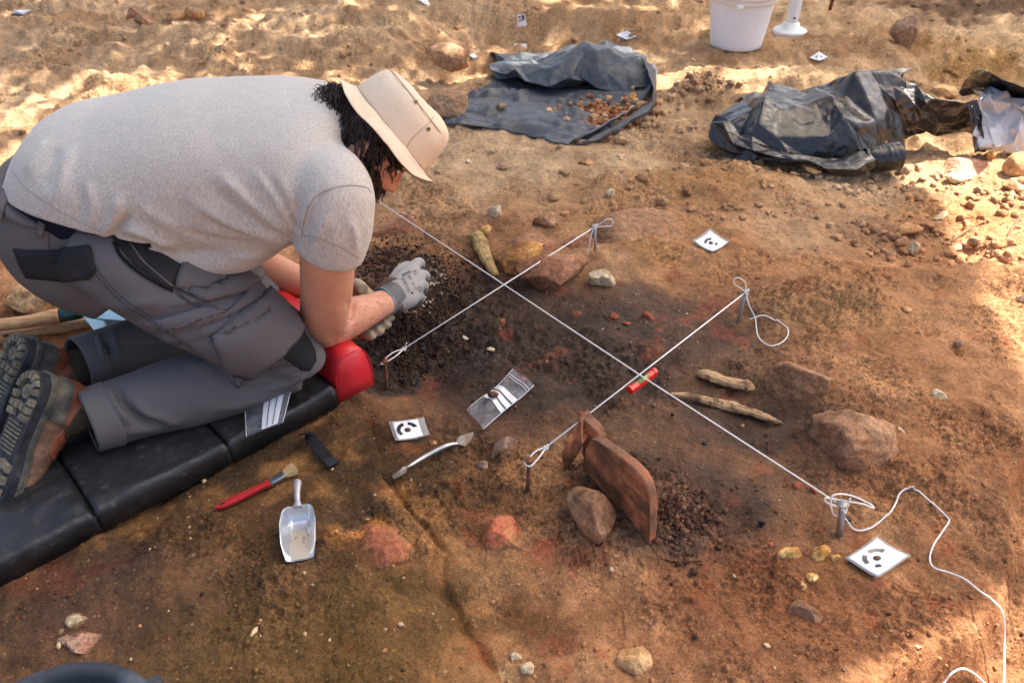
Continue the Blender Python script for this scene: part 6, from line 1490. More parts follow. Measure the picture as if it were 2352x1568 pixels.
shirt = fuse('t_shirt', [tors, sl_r, sl_l, belly], .0062, 18)
R0 = ring(205, 462, 1.375, (-160, -50), .182); HN = np.cross(R0[6:9], R0[3:6]); HN /= np.linalg.norm(HN); HN = HN if HN[0] < 0 else -HN     # hem plane normal, towards the hips
bm = bmesh.new(); bm.from_mesh(shirt); bm.normal_update(); dead = []
for f in bm.faces:
    c = np.array(f.calc_center_median()); n_ = np.array(f.normal); d = c - SLE
    if abs(d @ SLA) < .014 and np.linalg.norm(d) < .078 and n_ @ SLA > .55: dead.append(f); continue
bmesh.ops.delete(bm, geom=dead, context='FACES')
hp1, hp2, hp3 = at_y(16, 392, 1.39), at_y(120, 484, 1.245), at_y(330, 566, 1.19); hn = (hp2 - hp1).cross(hp3 - hp1).normalized(); hn = hn if hn.z < 0 else -hn
inz = lambda c: project([list(c)])[0][0] < 345
fs = [f for f in bm.faces if inz(f.calc_center_median())]; g = set(fs) | {e for f in fs for e in f.edges} | {v for f in fs for v in f.verts}
bmesh.ops.bisect_plane(bm, geom=list(g), plane_co=hp1, plane_no=hn)
bmesh.ops.delete(bm, geom=[f for f in bm.faces if inz(f.calc_center_median()) and (f.calc_center_median() - hp1).dot(hn) > 1e-5], context='FACES'); bm.to_mesh(shirt); bm.free(); shirt.update()
folds(shirt, [([(500, 400), (560, 450), (630, 505), (690, 545)], 13, .0055), ([(480, 430), (545, 480), (620, 530), (690, 556)], 10, -.005), ([(585, 395), (630, 450), (670, 510), (692, 545)], 9, .004), ([(610, 400), (655, 470), (690, 530)], 7, -.004), ([(440, 460), (520, 510), (600, 545), (680, 560)], 12, .005), ([(460, 500), (540, 535), (620, 556)], 8, -.004),
              ([(250, 555), (275, 520), (300, 490)], 9, -.008), ([(235, 540), (255, 510), (270, 480), (275, 450)], 10, .006), ([(285, 545), (300, 540), (330, 550), (360, 562)], 6, -.010), ([(285, 535), (310, 530), (350, 545), (400, 565)], 9, .007), ([(200, 530), (215, 490), (210, 450), (200, 420)], 10, .004), ([(175, 510), (185, 470), (180, 430)], 10, -.003), ([(120, 470), (140, 430), (150, 380), (170, 340)], 13, .004), ([(95, 430), (110, 380), (135, 340)], 10, -.003),
              ([(700, 540), (715, 480), (750, 440)], 6, -.003), ([(690, 530), (702, 490), (720, 455)], 8, .003), ([(560, 430), (620, 490), (680, 540)], 6, -.004), ([(400, 520), (470, 545), (560, 560), (650, 562)], 7, -.004), ([(320, 470), (380, 510), (450, 540)], 10, .003), ([(60, 400), (80, 360), (110, 320)], 9, .003), ([(640, 400), (670, 470), (690, 520)], 6, .003), ([(790, 240), (815, 290), (835, 340)], 8, .004), ([(760, 230), (795, 270), (815, 320)], 7, -.003), ([(725, 215), (770, 240), (800, 280)], 9, .003),
              ([(800, 500), (815, 540), (818, 580)], 9, .003), ([(720, 560), (740, 520), (760, 490)], 9, .003), ([(520, 580), (560, 590), (620, 585)], 8, .004)])
V = get_co(shirt); V = V + get_no(shirt) * (.0030 * fbm3(V * np.array([1, 1, .7]), .07, 3, 4) + .0012 * np.abs(fbm3(V, .035, 2, 7)))[:, None]; set_co(shirt, V)
shirt = evaluated(shirt, [('SOLIDIFY', dict(thickness=.0035, offset=-1))])
so = add('t_shirt', shirt, JERSEY, man); tsh = bvh(shirt)
SEAMJ = flat('jersey_seam', srgb(152, 149, 147), .95, .05)
seam(tsh, [(693, 545), (700, 500), (722, 455), (760, 434), (800, 426), (840, 430), (851, 442)], 'sleeve_seam', SEAMJ, so, .0010, .0002)
seam(tsh, [(694, 540), (735, 548), (780, 566), (824, 592)], 'sleeve_hem', SEAMJ, so, .0008, .0002)
seam(tsh, [(28, 392), (60, 432), (120, 473), (180, 508), (230, 532)], 'hem_stitch', SEAMJ, so, .0007, .0002)

# --- trousers
pelv = loft([ring(180, 424, 1.375, (-132, -66), .168, 2.2), ring(174, 455, 1.375, (-138, -52), .171, 2.2), ring(174, 500, 1.375, (-146, -22), .176, 2.2), ring(205, 545, 1.375, (-138, 26), .176, 2.2), ring(255, 582, 1.375, (-118, 60), .168, 2.2), ring(315, 620, 1.375, (-84, 66), .150, 2.2)], 56, 7)
th_r = limb([(220, 560, 1.275, 108), (310, 612, 1.25, 112), (420, 680, 1.245, 110), (540, 738, 1.25, 104), (630, 776, 1.27, 86), (672, 800, 1.275, 68)], 6, 32)
kn_r = limb([(655, 800, 1.275, 72), (682, 822, 1.278, 66), (690, 838, 1.28, 60)], 5, 28)
sh_r = limb([(680, 836, 1.28, 62), (600, 856, 1.265, 74), (500, 880, 1.235, 84), (400, 906, 1.20, 84), (300, 935, 1.16, 77), (215, 965, 1.115, 72), (190, 973, 1.105, 71)], 6, 32)
th_l = limb([(215, 560, 1.47, 118), (320, 610, 1.50, 112), (450, 662, 1.52, 104), (560, 705, 1.53, 92), (612, 728, 1.53, 74)], 6, 32)
sh_l = limb([(618, 745, 1.53, 62), (540, 752, 1.51, 70), (440, 770, 1.46, 76), (330, 800, 1.39, 74), (240, 822, 1.32, 68), (172, 842, 1.275, 64)], 6, 32)
tr_me = fuse('trousers', [pelv, th_r, kn_r, sh_r, th_l, sh_l], .0058, 14)
def dirpx(c): return project([list(c)])
# open the cuffs and the waist
cr_a = at_y(215, 965, 1.115); cr_b = at_y(300, 935, 1.16); nr_ = (cr_a - cr_b).normalized(); cl_a = at_y(180, 840, 1.28); cl_b = at_y(240, 822, 1.32); nl_ = (cl_a - cl_b).normalized()
tr_me = cut(tr_me, [(at_y(200, 970, 1.108), nr_, lambda c: c.z < .21 and c.x < -.70 and c.y < 1.22), (cl_a, nl_, lambda c: c.z < .23 and c.x < -.80 and c.y > 1.19)])
folds(tr_me, [ # thigh pulls
    ([(330, 745), (420, 740), (500, 715), (560, 690)], 11, .005), ([(400, 790), (480, 775), (560, 745), (620, 710)], 10, -.004), ([(360, 770), (450, 752), (540, 720), (600, 690)], 8, -.004),
    ([(200, 700), (300, 700), (380, 690)], 14, .004), ([(240, 730), (330, 735), (400, 728)], 9, -.003), ([(380, 700), (440, 690), (500, 665), (560, 620)], 9, .005), ([(395, 655), (440, 662), (500, 655), (555, 620)], 8, -.005),
    ([(560, 880), (620, 868), (690, 850)], 7, .006), ([(590, 872), (650, 862), (700, 846)], 4, -.006), ([(570, 862), (630, 852), (695, 838)], 5, -.004), ([(600, 895), (660, 882), (705, 862)], 6, .004),
    ([(265, 885), (285, 930), (330, 965), (390, 980)], 9, -.009), ([(245, 880), (268, 930), (300, 975)], 9, .007), ([(300, 910), (340, 950), (400, 965)], 11, .005), ([(280, 990), (340, 985), (420, 965)], 9, .004),
    ([(240, 780), (245, 800), (250, 815)], 8, -.012), ([(225, 770), (232, 800), (240, 830)], 8, .008), ([(262, 770), (265, 800), (280, 820)], 8, .006), ([(300, 790), (380, 785), (430, 775)], 10, .004),
    ([(130, 600), (180, 640), (230, 690)], 14, .003), ([(420, 600), (460, 580), (520, 590)], 12, .004), ([(430, 830), (480, 850), (500, 900)], 14, .003), ([(490, 940), (560, 930), (620, 905)], 10, .003)])
V = get_co(tr_me); V = V + get_no(tr_me) * (.0022 * fbm3(V, .06, 3, 14))[:, None]; set_co(tr_me, V)
tr_me = evaluated(tr_me, [('SOLIDIFY', dict(thickness=.003, offset=-1))])
tro = add('trousers', tr_me, GREY, man); ttr = bvh(tr_me)
SEAMG = flat('trouser_seam', srgb(72, 71, 78), .9, .1); SEAML = flat('light_stitch', srgb(150, 146, 144), .9, .1); SEAMB = flat('dark_stitch', srgb(30, 30, 34), .9, .1)
patch(ttr, [(10, 425), (27, 450), (66, 466), (120, 480), (200, 505), (330, 545), (330, 560), (186, 524), (88, 526), (53, 518), (14, 500), (4, 470)], 'waistband', GREY, tro, .003, .004)
patch(ttr, [(33, 570), (70, 574), (130, 572), (208, 564), (215, 585), (222, 622), (208, 640), (150, 645), (100, 640), (62, 636), (45, 605)], 'back_pocket', BLACKC, tro, .003, .003, puff=.003)
patch(ttr, [(92, 474), (104, 476), (104, 520), (102, 542), (91, 540), (88, 520)], 'belt_loop', GREY, tro, .009, .003)
patch(ttr, [(2, 440), (12, 448), (17, 470), (14, 508), (8, 505), (1, 480)], 'belt_loop', GREY, tro, .009, .003)
patch(ttr, [(258, 545), (300, 552), (370, 560), (460, 563), (435, 585), (418, 610), (405, 650), (395, 668), (360, 645), (310, 610), (275, 570)], 'pocket_lining', BLACKC, tro, .001, .0015)
patch(ttr, [(458, 560), (520, 566), (585, 598), (610, 628), (592, 655), (540, 680), (470, 690), (400, 662), (410, 625), (425, 590)], 'side_pocket', GREY, tro, .005, .004, puff=.006)
patch(ttr, [(352, 738), (470, 702), (500, 712), (395, 750), (405, 752), (520, 712), (560, 680), (575, 640), (605, 660), (612, 680), (560, 720), (480, 765), (545, 850), (560, 885), (545, 888), (500, 840), (440, 795)], 'cargo_pocket', GREY, tro, .004, .004, puff=.002)
patch(ttr, [(482, 766), (545, 728), (598, 690), (612, 666), (640, 690), (672, 725), (690, 752), (680, 775), (640, 815), (585, 850), (546, 888), (530, 850), (505, 805)], 'cargo_pocket', GREY, tro, .011, .005, puff=.007)
patch(ttr, [(640, 815), (670, 790), (692, 755), (705, 775), (722, 805), (724, 828), (710, 850), (690, 848), (668, 835)], 'knee_patch', BLACKC, tro, .003, .003)
seam(ttr, [(212, 600), (240, 640), (290, 690), (350, 730)], 'flat_seam', SEAMG, tro); seam(ttr, [(205, 610), (235, 648), (285, 698), (345, 737)], 'flat_seam', SEAMG, tro, .0009)
seam(ttr, [(262, 556), (280, 590), (320, 625), (370, 655), (398, 668)], 'zip', SEAMB, tro, .0032, .002); seam(ttr, [(300, 560), (330, 600), (370, 635), (400, 660)], 'top_stitch', SEAML, tro, .0006, .002)
V, F = box_vf(hit(ttr, 302, 596, .006), .010, .006, .003, (.7, -.1, -.7), (.1, 1, 0)); add('zip_pull', mesh_np('zip_pull', V, F, False), BLACKC, tro)
seam(ttr, [(642, 816), (665, 832), (690, 850)], 'top_stitch', SEAML, tro, .0006, .004); seam(ttr, [(405, 668), (430, 690), (470, 702)], 'flat_seam', SEAMG, tro, .002, .004)
seam(ttr, [(582, 742), (578, 752), (573, 762)], 'bar_tack', SEAML, tro, .0009, .019); seam(ttr, [(607, 763), (603, 773), (598, 782)], 'bar_tack', SEAML, tro, .0011, .019)
seam(ttr, [(532, 746), (540, 752)] + [(546, 757)], 'bar_tack', SEAMB, tro, .001, .018); seam(ttr, [(500, 764), (508, 771), (514, 778)], 'bar_tack', SEAMB, tro, .001, .018)
seam(ttr, [(488, 768), (520, 810), (550, 855), (560, 880)], 'flat_seam', SEAMG, tro, .0012, .017); seam(ttr, [(486, 772), (548, 735), (600, 697), (614, 672)], 'flat_seam', SEAMG, tro, .0012, .017)
seam(ttr, [(118, 528), (112, 548), (114, 570)], 'flat_seam', SEAMG, tro, .0008); seam(ttr, [(118, 528), (200, 538), (260, 545)], 'flat_seam', SEAMG, tro, .0008)
# turned-up cuffs
def cuff(a, b, r0, r1, nm):
    a, b = np.array(a), np.array(b); S = [a + (b - a) * t for t in np.linspace(0, 1, 6)]; V, F = tube(np.array(S), np.linspace(r0, r1, 6), 40, caps=False)
    V = V + (fbm3(V, .03, 2, 3) * .002)[:, None]
    return add(nm, evaluated(mesh_np(nm, V, np.array(F)), [('SOLIDIFY', dict(thickness=.004, offset=0)), ('SUBSURF', dict(levels=1))]), GREY, tro)
cuff(at_y(201, 970, 1.108), at_y(262, 948, 1.14), 72 * mpp(cr_a), 77 * mpp(cr_a), 'turn_up')
cuff(at_y(178, 841, 1.278), at_y(228, 826, 1.312), 66 * mpp(cl_a), 70 * mpp(cl_a), 'turn_up')
# underwear band seen between shirt and waistband
uw = loft([ring(180, 462, 1.375, (-122, -50), .160, 2.2), ring(205, 440, 1.375, (-128, -78), .165, 2.2), ring(250, 430, 1.38, (-104, -112), .168, 2.2), ring(300, 425, 1.385, (-70, -120), .165, 2.2)], 48, 6)
add('underwear_band', mesh_np('underwear_band', *uw), NAVY, man)

# --- boots
m = MatB('dusty_rubber', .8, .25); n = m.noise(22, 6, .7); m.color(m.ramp(n, [(.32, srgb(52, 52, 52)), (.5, srgb(84, 82, 76)), (.68, srgb(126, 118, 98))])); m.bump(m.noise(160, 5), .4, .0015); DUSTRUB = m.m
m = MatB('tread_rubber', .9, .2); n = m.noise(35, 6, .7); m.color(m.ramp(n, [(.30, srgb(78, 74, 64)), (.5, srgb(120, 114, 96)), (.7, srgb(150, 142, 120))])); m.bump(m.noise(200, 5), .5, .0015); TREAD = m.m
m = MatB('black_sole', .6, .4); n = m.noise(40, 6, .75); m.color(m.ramp(n, [(.4, srgb(34, 36, 42)), (.62, srgb(62, 64, 70)), (.75, srgb(120, 118, 112))])); m.bump(n, .2, .001); SOLE = m.m
m = MatB('brown_leather', .6, .4); n = m.noise(18, 6, .7); m.color(m.ramp(n, [(.36, srgb(78, 56, 42)), (.5, srgb(114, 84, 63)), (.64, srgb(156, 122, 96))])); m.bump(m.noise(90, 5), .3, .002); LEATHER = m.m
m = MatB('red_leather', .5, .4); n = m.noise(26, 6, .7); m.color(m.ramp(n, [(.3, srgb(92, 48, 32)), (.55, srgb(140, 78, 52)), (.75, srgb(176, 112, 80))])); m.bump(m.noise(90, 5), .3, .002); RLEATHER = m.m
MESHC = flat('olive_mesh', srgb(70, 64, 52), .9, .1, .3, 400, bump=.6, bscale=700)
def make_boot(heel, t, s, leg, side):
    X = np.array(t, float); X /= np.linalg.norm(X); Z = np.array(s, float); Z -= X * (Z @ X); Z /= np.linalg.norm(Z); Y = np.cross(Z, X); O = np.array(heel, float)
    W = lambda x, y, z: O + X * x + Y * y + Z * z
    leg = np.array(leg, float); leg /= np.linalg.norm(leg)
    t_ = empty('boot', Vector(O), None, None); t_.parent = man; t_.matrix_parent_inverse = Matrix.Translation(man.location).inverted()
    xs = np.array([-.046, -.042, -.030, -.008, .04, .09, .15, .20, .235, .252]); ws = np.array([.010, .020, .031, .0365, .034, .033, .045, .046, .031, .010])
    S = catmull([np.array(a) for a in zip(xs, ws)], 5)
    def slab_(z0, z1, grow=0.0):
        V = []; k = len(S)
        for z, g in ((z0, grow - .002), (z0 + .003, grow), (z1, grow)):
            V += [W(x + (g if x > .1 else -g) * .6, (w + g), z) for x, w in S] + [W(x + (g if x > .1 else -g) * .6, -(w + g), z) for x, w in S[::-1]]
        m_ = 2 * k; F = [tuple(range(m_)), tuple(2 * m_ + i for i in range(m_))[::-1]] + [(r * m_ + i, r * m_ + (i + 1) % m_, (r + 1) * m_ + (i + 1) % m_, (r + 1) * m_ + i) for r in range(2) for i in range(m_)]
        return np.array(V), F
    def b(nm, vf, mat, smooth=False, par=None):
        o = bpy.data.objects.new(nm, mesh_np(nm, *vf, smooth=smooth)); COL.objects.link(o); o.data.materials.append(mat); o.parent = par or t_
        o.matrix_parent_inverse = Matrix.Translation(O).inverted() if par is None else Matrix.Identity(4); return o
    out = b('outsole', slab_(0, .020), SOLE); b('midsole', slab_(.020, .032, .002), DUSTRUB)
    def lug(poly, h=.008):
        k = len(poly); c = np.mean(poly, 0); V = [W(x, y, .001) for x, y in poly] + [W(x + (c[0] - x) * .12, y + (c[1] - y) * .12, -h) for x, y in poly]
        F = [tuple(k + i for i in range(k))] + [(i, (i + 1) % k, k + (i + 1) % k, k + i) for i in range(k)]
        b('tread_lug', (np.array(V), F), TREAD, False, out)
    for i in range(7):                                   # heel rim lugs
        a0, a1 = math.pi * (.5 + i / 7 + .015), math.pi * (.5 + (i + 1) / 7 - .015)
        lug([(-.006 + .040 * math.cos(a0), .0345 * math.sin(a0)), (-.006 + .040 * math.cos(a1), .0345 * math.sin(a1)), (-.006 + .025 * math.cos(a1), .021 * math.sin(a1)), (-.006 + .025 * math.cos(a0), .021 * math.sin(a0))])
    lug([(-.006 + .015 * math.cos(a), .015 * math.sin(a)) for a in np.linspace(0, 2 * math.pi, 14, endpoint=False)], .004)
    lug([(-.006 + .0045 * math.cos(a), .0045 * math.sin(a)) for a in np.linspace(0, 2 * math.pi, 10, endpoint=False)], .006)
    for y in (-1, 1):
        lug([(.000, y * .020), (.000, y * .035), (.014, y * .035), (.014, y * .020)]); lug([(.017, y * .018), (.017, y * .034), (.030, y * .033), (.030, y * .018)])
        lug([(.033, y * .012), (.033, y * .033), (.046, y * .032), (.046, y * .010)])
        lug([(.016, y * .003), (.016, y * .015), (.030, y * .015), (.030, y * .003)])
        for q in range(5):
            x0 = .125 + q * .024; lug([(x0, y * .006), (x0 + .004, y * .040), (x0 + .019, y * .040), (x0 + .015, y * .006)])
    for q in range(8):
        x0 = .054 + q * .008; lug([(x0, -.024), (x0, .024), (x0 + .0035, .024), (x0 + .0035, -.024)], .003)
    def rg(x, z, hw, hh): return np.concatenate([W(x, 0, z), Z * hh, Y * hw, [2.3]])
    foot = loft([rg(-.036, .060, .020, .030), rg(-.022, .066, .031, .042), rg(.02, .068, .036, .046), (rg(.07, .064, .0365, .042)), rg(.12, .054, .042, .033), rg(.17, .047, .045, .026), rg(.215, .043, .037, .022), rg(.24, .040, .020, .016)], 36, 6)
    A0 = W(.034, 0, .086); shaft = limb3([(A0, .043), (A0 + leg * .05, .042), (A0 + leg * .10, .041), (A0 + leg * .15, .040)], 5, 28)
    up_ = fuse('upper', [foot, shaft], .004, 4)
    o = bpy.data.objects.new('upper', up_); COL.objects.link(o); up_.materials.append(LEATHER); o.parent = t_; o.matrix_parent_inverse = Matrix.Translation(O).inverted()
    tb_ = bvh(up_)
    if side == 1:
        for nm_, poly, mt_ in (('side_mesh', [(150, 1020), (152, 990), (166, 962), (186, 936), (204, 962), (222, 1028), (190, 1016)], MESHC), ('lace_panel', [(112, 1040), (124, 1004), (146, 986), (150, 1020), (190, 1020), (224, 1034), (236, 1040), (140, 1056), (122, 1064)], RLEATHER)):
            po = patch(tb_, poly, nm_, mt_, None, .0012, .002, .006); po.parent = t_; po.matrix_parent_inverse = Matrix.Translation(O).inverted()
    # rubber heel cap hugging the heel, with a leather counter above
    def shell(x0, x1, z0, z1, off, nm, mat):
        V = []; n1, n2 = 26, 8; ok = True
        for i in range(n1 + 1):
            a = -1 + 2 * i / n1
            for j in range(n2 + 1):
                z = z0 + (z1 - z0) * j / n2; ang = a * 2.0
                src = W(.02 - .2 * math.cos(ang), .2 * math.sin(ang), z); dst = Vector(W(.02, 0, z)); d = (dst - Vector(src)).normalized(); p, nn, _, _ = tb_.ray_cast(Vector(src), d)
                if p is None: p = dst
                V.append(np.array(p) - np.array(d) * off)
        b(nm, (np.array(V), grid_faces(n1 + 1, n2 + 1)), mat, True)
    shell(0, 0, .026, .066, .0045, 'heel_cap', DUSTRUB); shell(0, 0, .058, .100, .0022, 'heel_counter', RLEATHER)
    V, F = limb3([(A0 + leg * .035, .0440), (A0 + leg * .06, .0445), (A0 + leg * .10, .0435)], 4, 28); b('padded_collar', (V, F), MESHC, True)
    for q in range(5):
        p = W(.075 + .018 * q, -.012, .100 - .010 * q); d = Vector(-Z); h_, nn, _, _ = tb_.ray_cast(Vector(p + Z * .05), d)
        for y in (-.014, .014):
            h_, nn, _, _ = tb_.ray_cast(Vector(W(.060 + .018 * q, y, .20)), d)
            if h_ is not None: b('eyelet', lathe([(.0045, 0), (.005, .002), (.003, .003)], 10, h_, nn), SOLE)
        a_, _, _, _ = tb_.ray_cast(Vector(W(.060 + .018 * q, -.014, .2)), d); c_, _, _, _ = tb_.ray_cast(Vector(W(.066 + .018 * q, .014, .2)), d)
        if a_ and c_: b('lace', tube(catmull([np.array(a_) + Z * .002, (np.array(a_) + np.array(c_)) / 2 + Z * .006, np.array(c_) + Z * .002], 4), .0018, 6), SOLE)
    return t_
boot_r = make_boot(at_z(62, 905, .205), (-.36, -.57, -.74), (.46, .60, -.62), at_y(400, 906, 1.20) - at_y(215, 965, 1.115), 1)
boot_l = make_boot(at_z(30, 818, .205), (-.40, -.54, -.74), (.46, .60, -.62), at_y(330, 800, 1.39) - at_y(172, 842, 1.275), -1)

# --- gloves
m = MatB('grey_glove', .7, .3); n = m.noise(30, 5); m.color(m.mix(n, srgb(140, 138, 136), srgb(166, 163, 158))); m.bump(m.noise(500, 3), .25, .0006); GLOVE = m.m
m = MatB('beige_glove', .6, .35); n = m.noise(24, 5); m.color(m.mix(n, srgb(150, 136, 108), srgb(178, 164, 134))); m.bump(m.noise(300, 3), .2, .0008); GLOVEB = m.m
z3 = lambda px, py, z: C3(at_z(px, py, z))
pr = [limb3([(z3(884, 692, .118), .034), (z3(905, 680, .117), .033), (z3(920, 670, .115), .034)], 5, 28),
      limb3([(z3(912, 658, .116), .026), (z3(935, 634, .114), .025), (z3(952, 610, .108), .0165)], 5, 20), limb3([(z3(916, 670, .114), .027), (z3(945, 648, .114), .026), (z3(968, 630, .106), .0155)], 5, 20),
      limb3([(z3(918, 684, .110), .026), (z3(945, 668, .110), .025), (z3(968, 652, .102), .0150)], 5, 20), limb3([(z3(915, 696, .104), .024), (z3(940, 686, .104), .023), (z3(960, 676, .096), .0145)], 5, 20),
      limb3([(z3(950, 611, .106), .0150), (z3(963, 603, .090), .0145), (z3(966, 612, .058), .0125), (z3(955, 625, .034), .0110)], 5, 16), limb3([(z3(966, 631, .104), .0145), (z3(976, 633, .084), .0140), (z3(974, 645, .050), .0125), (z3(962, 654, .030), .0110)], 5, 16),
      limb3([(z3(966, 653, .100), .0145), (z3(974, 658, .078), .0135), (z3(968, 672, .046), .0120), (z3(956, 678, .030), .0105)], 5, 16), limb3([(z3(958, 677, .094), .0140), (z3(966, 685, .072), .0125), (z3(958, 696, .046), .0110), (z3(948, 700, .034), .0100)], 5, 16),
      limb3([(z3(905, 650, .108), .020), (z3(922, 622, .098), .0175), (z3(938, 612, .078), .0150), (z3(952, 618, .050), .0130), (z3(956, 628, .034), .0110)], 5, 16)]
gr_me = fuse('glove', pr, .0030, 4); folds(gr_me, [([(925, 690), (920, 670), (905, 650)], 4, -.002), ([(962, 615), (968, 640), (966, 665)], 7, .003)])
glo = add('glove', gr_me, GLOVE, man); tgl = bvh(gr_me); tag(glo, 'grey knitted work glove with dark print')
TEAL = flat('teal_hem', srgb(112, 150, 160), .8, .2); CUFFM = flat('knit_rib', srgb(150, 148, 146), .9, .1, .2, 300)
ax_ = (z3(905, 680, .117) - z3(884, 692, .118)); ax_ /= np.linalg.norm(ax_)
def hoop(c, r, rr, mat, nm):
    u = np.cross(ax_, [0, 0, 1]); u /= np.linalg.norm(u); v = np.cross(ax_, u); P = np.array([c + r * (math.cos(a) * u + math.sin(a) * v) for a in np.linspace(0, 2 * math.pi, 40)]); V, F = tube(P, rr, 8); add(nm, mesh_np(nm, V, F), mat, glo)
c0 = z3(884, 692, .118); hoop(c0 + ax_ * .000, .0345, .0026, TEAL, 'hem_edge')
for k in range(9): hoop(c0 + ax_ * (.005 + .0042 * k), .0343 - (.0008 if 3 < k < 6 else 0), .0013, CUFFM, 'knit_rib')
def decal(tree, text, org, dx, dy, size, mat, parent, off=.0006):
    cu = bpy.data.curves.new('txt', 'FONT'); cu.body = text; cu.size = 1.0; cu.resolution_u = 2; o = bpy.data.objects.new('txt', cu); COL.objects.link(o)
    dg = bpy.context.evaluated_depsgraph_get(); dg.update(); me = bpy.data.meshes.new_from_object(o.evaluated_get(dg)); bpy.data.objects.remove(o)
    bm = bmesh.new(); bm.from_mesh(me); bmesh.ops.triangulate(bm, faces=bm.faces[:]); dead = []
    dx = np.array(dx, float); dy = np.array(dy, float); dx /= np.linalg.norm(dx); dy /= np.linalg.norm(dy)
    for v in bm.verts:
        q = np.array(org) + dx * v.co.x * size + dy * v.co.y * size; p = hit(tree, q[0], q[1], off)
        if p is None: dead.append(v)
        else: v.co = p
    if dead: bmesh.ops.delete(bm, geom=dead, context='VERTS')
    me2 = bm_mesh('printed_text', bm, False); return add('printed_text', me2, mat, parent)
PRINT = flat('glove_print', srgb(66, 66, 70), .7, .2)
decal(tgl, 'TEGERA', (945, 669), (-18, -31), (-12, 6), 10.5, PRINT, glo); decal(tgl, '\u25A0', (948, 675), (-18, -31), (-12, 6), 9, PRINT, glo) if False else None
patch(tgl, [(946, 676), (950, 674), (947, 670), (943, 672)], 'printed_square', PRINT, glo, .0004, .0004, .004)
patch(tgl, [(923, 630), (942, 621), (944, 626), (925, 635)], 'printed_bar', flat('print_bar', srgb(96, 95, 97), .7, .2), glo, .0004, .0004, .004)
decal(tgl, '668', (946, 641), (-7, -12), (-12, 6), 8, PRINT, glo); decal(tgl, '10', (960, 630), (-5, -9), (-12, 6), 12, PRINT, glo); decal(tgl, 'CE', (970, 668), (-5, -12), (-12, 5), 11, PRINT, glo)
decal(tgl, 'EN 388', (958, 664), (-6, -12), (-12, 5), 6, PRINT, glo)
pl = [limb3([(C3(WRL), .032), (z3(825, 682, .096), .034), (z3(842, 700, .085), .034), (z3(852, 715, .075), .030)], 5, 24),
      limb3([(z3(855, 700, .078), .0160), (z3(875, 722, .066), .0150), (z3(893, 728, .068), .0140), (z3(900, 722, .074), .0115)], 5, 16), limb3([(z3(845, 712, .072), .0165), (z3(865, 738, .062), .0155), (z3(884, 744, .066), .0145), (z3(892, 738, .074), .0120)], 5, 16),
      limb3([(z3(836, 722, .068), .0165), (z3(850, 752, .058), .0155), (z3(868, 759, .062), .0145), (z3(876, 753, .070), .0120)], 5, 16), limb3([(z3(826, 728, .066), .0155), (z3(834, 762, .056), .0145), (z3(850, 770, .060), .0135), (z3(858, 765, .066), .0110)], 5, 16),
      limb3([(z3(800, 664, .110), .022), (z3(818, 656, .128), .019), (z3(834, 664, .138), .015)], 5, 16)]
gl_me = fuse('glove', pl, .0030, 3); gl2 = add('glove', gl_me, GLOVEB, man); tag(gl2, 'beige glove gripping the other forearm from below')

# --- bucket hat
HATM = MatB('beige_cotton', .9, .15); n = HATM.noise(8, 4); tw = HATM.noise(1, 3, .7, HATM.map((600, 600, 600))); c = HATM.mix(n, srgb(208, 190, 164), srgb(230, 214, 190)); c = HATM.mix(HATM.ramp(HATM.noise(20, 5, .7), [(.55, (0, 0, 0)), (.75, (.4, .4, .4))]), c, srgb(186, 158, 130)); c = HATM.mix(1.0, c, HATM.ramp(tw, [(.3, (.95, .95, .95)), (.7, (1.05, 1.05, 1.05))]), 'MULTIPLY'); HATM.color(c); HATM.bump(tw, .2, .0008); HATM = HATM.m
HOFF = np.array([.007, 0, .001])
def hat_ring(a, r, wob=0.0, k=72):
    P = []
    for i in range(k):
        th = 2 * math.pi * i / k; w = wob * 1.25 * (math.sin(2 * th + .6) + .7 * math.sin(3 * th + 1.2) + .3 * math.sin(5 * th)); P.append(hd(a + w, 0) + HOFF + (FD * math.cos(th) * 1.08 + LAT * math.sin(th) * .92) * r * HS)
    return P
def hat_surf(prof, nm, parent, thick=.0022):
    S = catmull([np.array(p, float) for p in prof], 4); V = []; k = 72
    for a, r, w in S: V += hat_ring(a, max(r, .0005), w)
    V = np.array(V); F = [(i * k + j, i * k + (j + 1) % k, (i + 1) * k + (j + 1) % k, (i + 1) * k + j) for i in range(len(S) - 1) for j in range(k)]
    V = V + (fbm3(V, .06, 3, 6) * .0055)[:, None] * AX[None] + (fbm3(V, .035, 2, 9) * .0022)[:, None]
    return add(nm, evaluated(mesh_np(nm, V, np.array(F)), [('SOLIDIFY', dict(thickness=thick, offset=0))]), HATM, parent)
hat = empty('bucket_hat', Vector(HB)); hat.parent = man; hat.matrix_parent_inverse = Matrix.Translation(man.location).inverted()
def hat_add(prof, nm, thick=.0022):
    o = hat_surf(prof, nm, None, thick); o.parent = hat; o.matrix_parent_inverse = Matrix.Translation(HB.tolist()).inverted(); return o
hc_ = hat_add([(.000, .1035, 0), (.014, .104, 0), (.040, .102, .0015), (.063, .097, .003), (.081, .087, .003), (.093, .068, .002), (.099, .034, .001), (.100, .0, 0)], 'crown')
hbm = hat_add([(.003, .102, 0), (-.002, .108, .0), (-.008, .117, .002), (-.013, .126, .004), (-.018, .134, .007), (-.020, .136, .008)], 'brim')
thc = bvh(hc_.data); thb = bvh(hbm.data); HSEAM = flat('hat_seam', srgb(196, 172, 150), .9, .1)
def ring_seam(a, r, rr, par, off=0.0):
    V, F = tube(np.array(hat_ring(a, r + off)[:] + hat_ring(a, r + off)[:1]), rr, 6); add('seam', mesh_np('seam', V, F), HSEAM, par)
ring_seam(.003, .1050, .0016, hc_); ring_seam(.082, .0875, .0011, hc_, .0010)
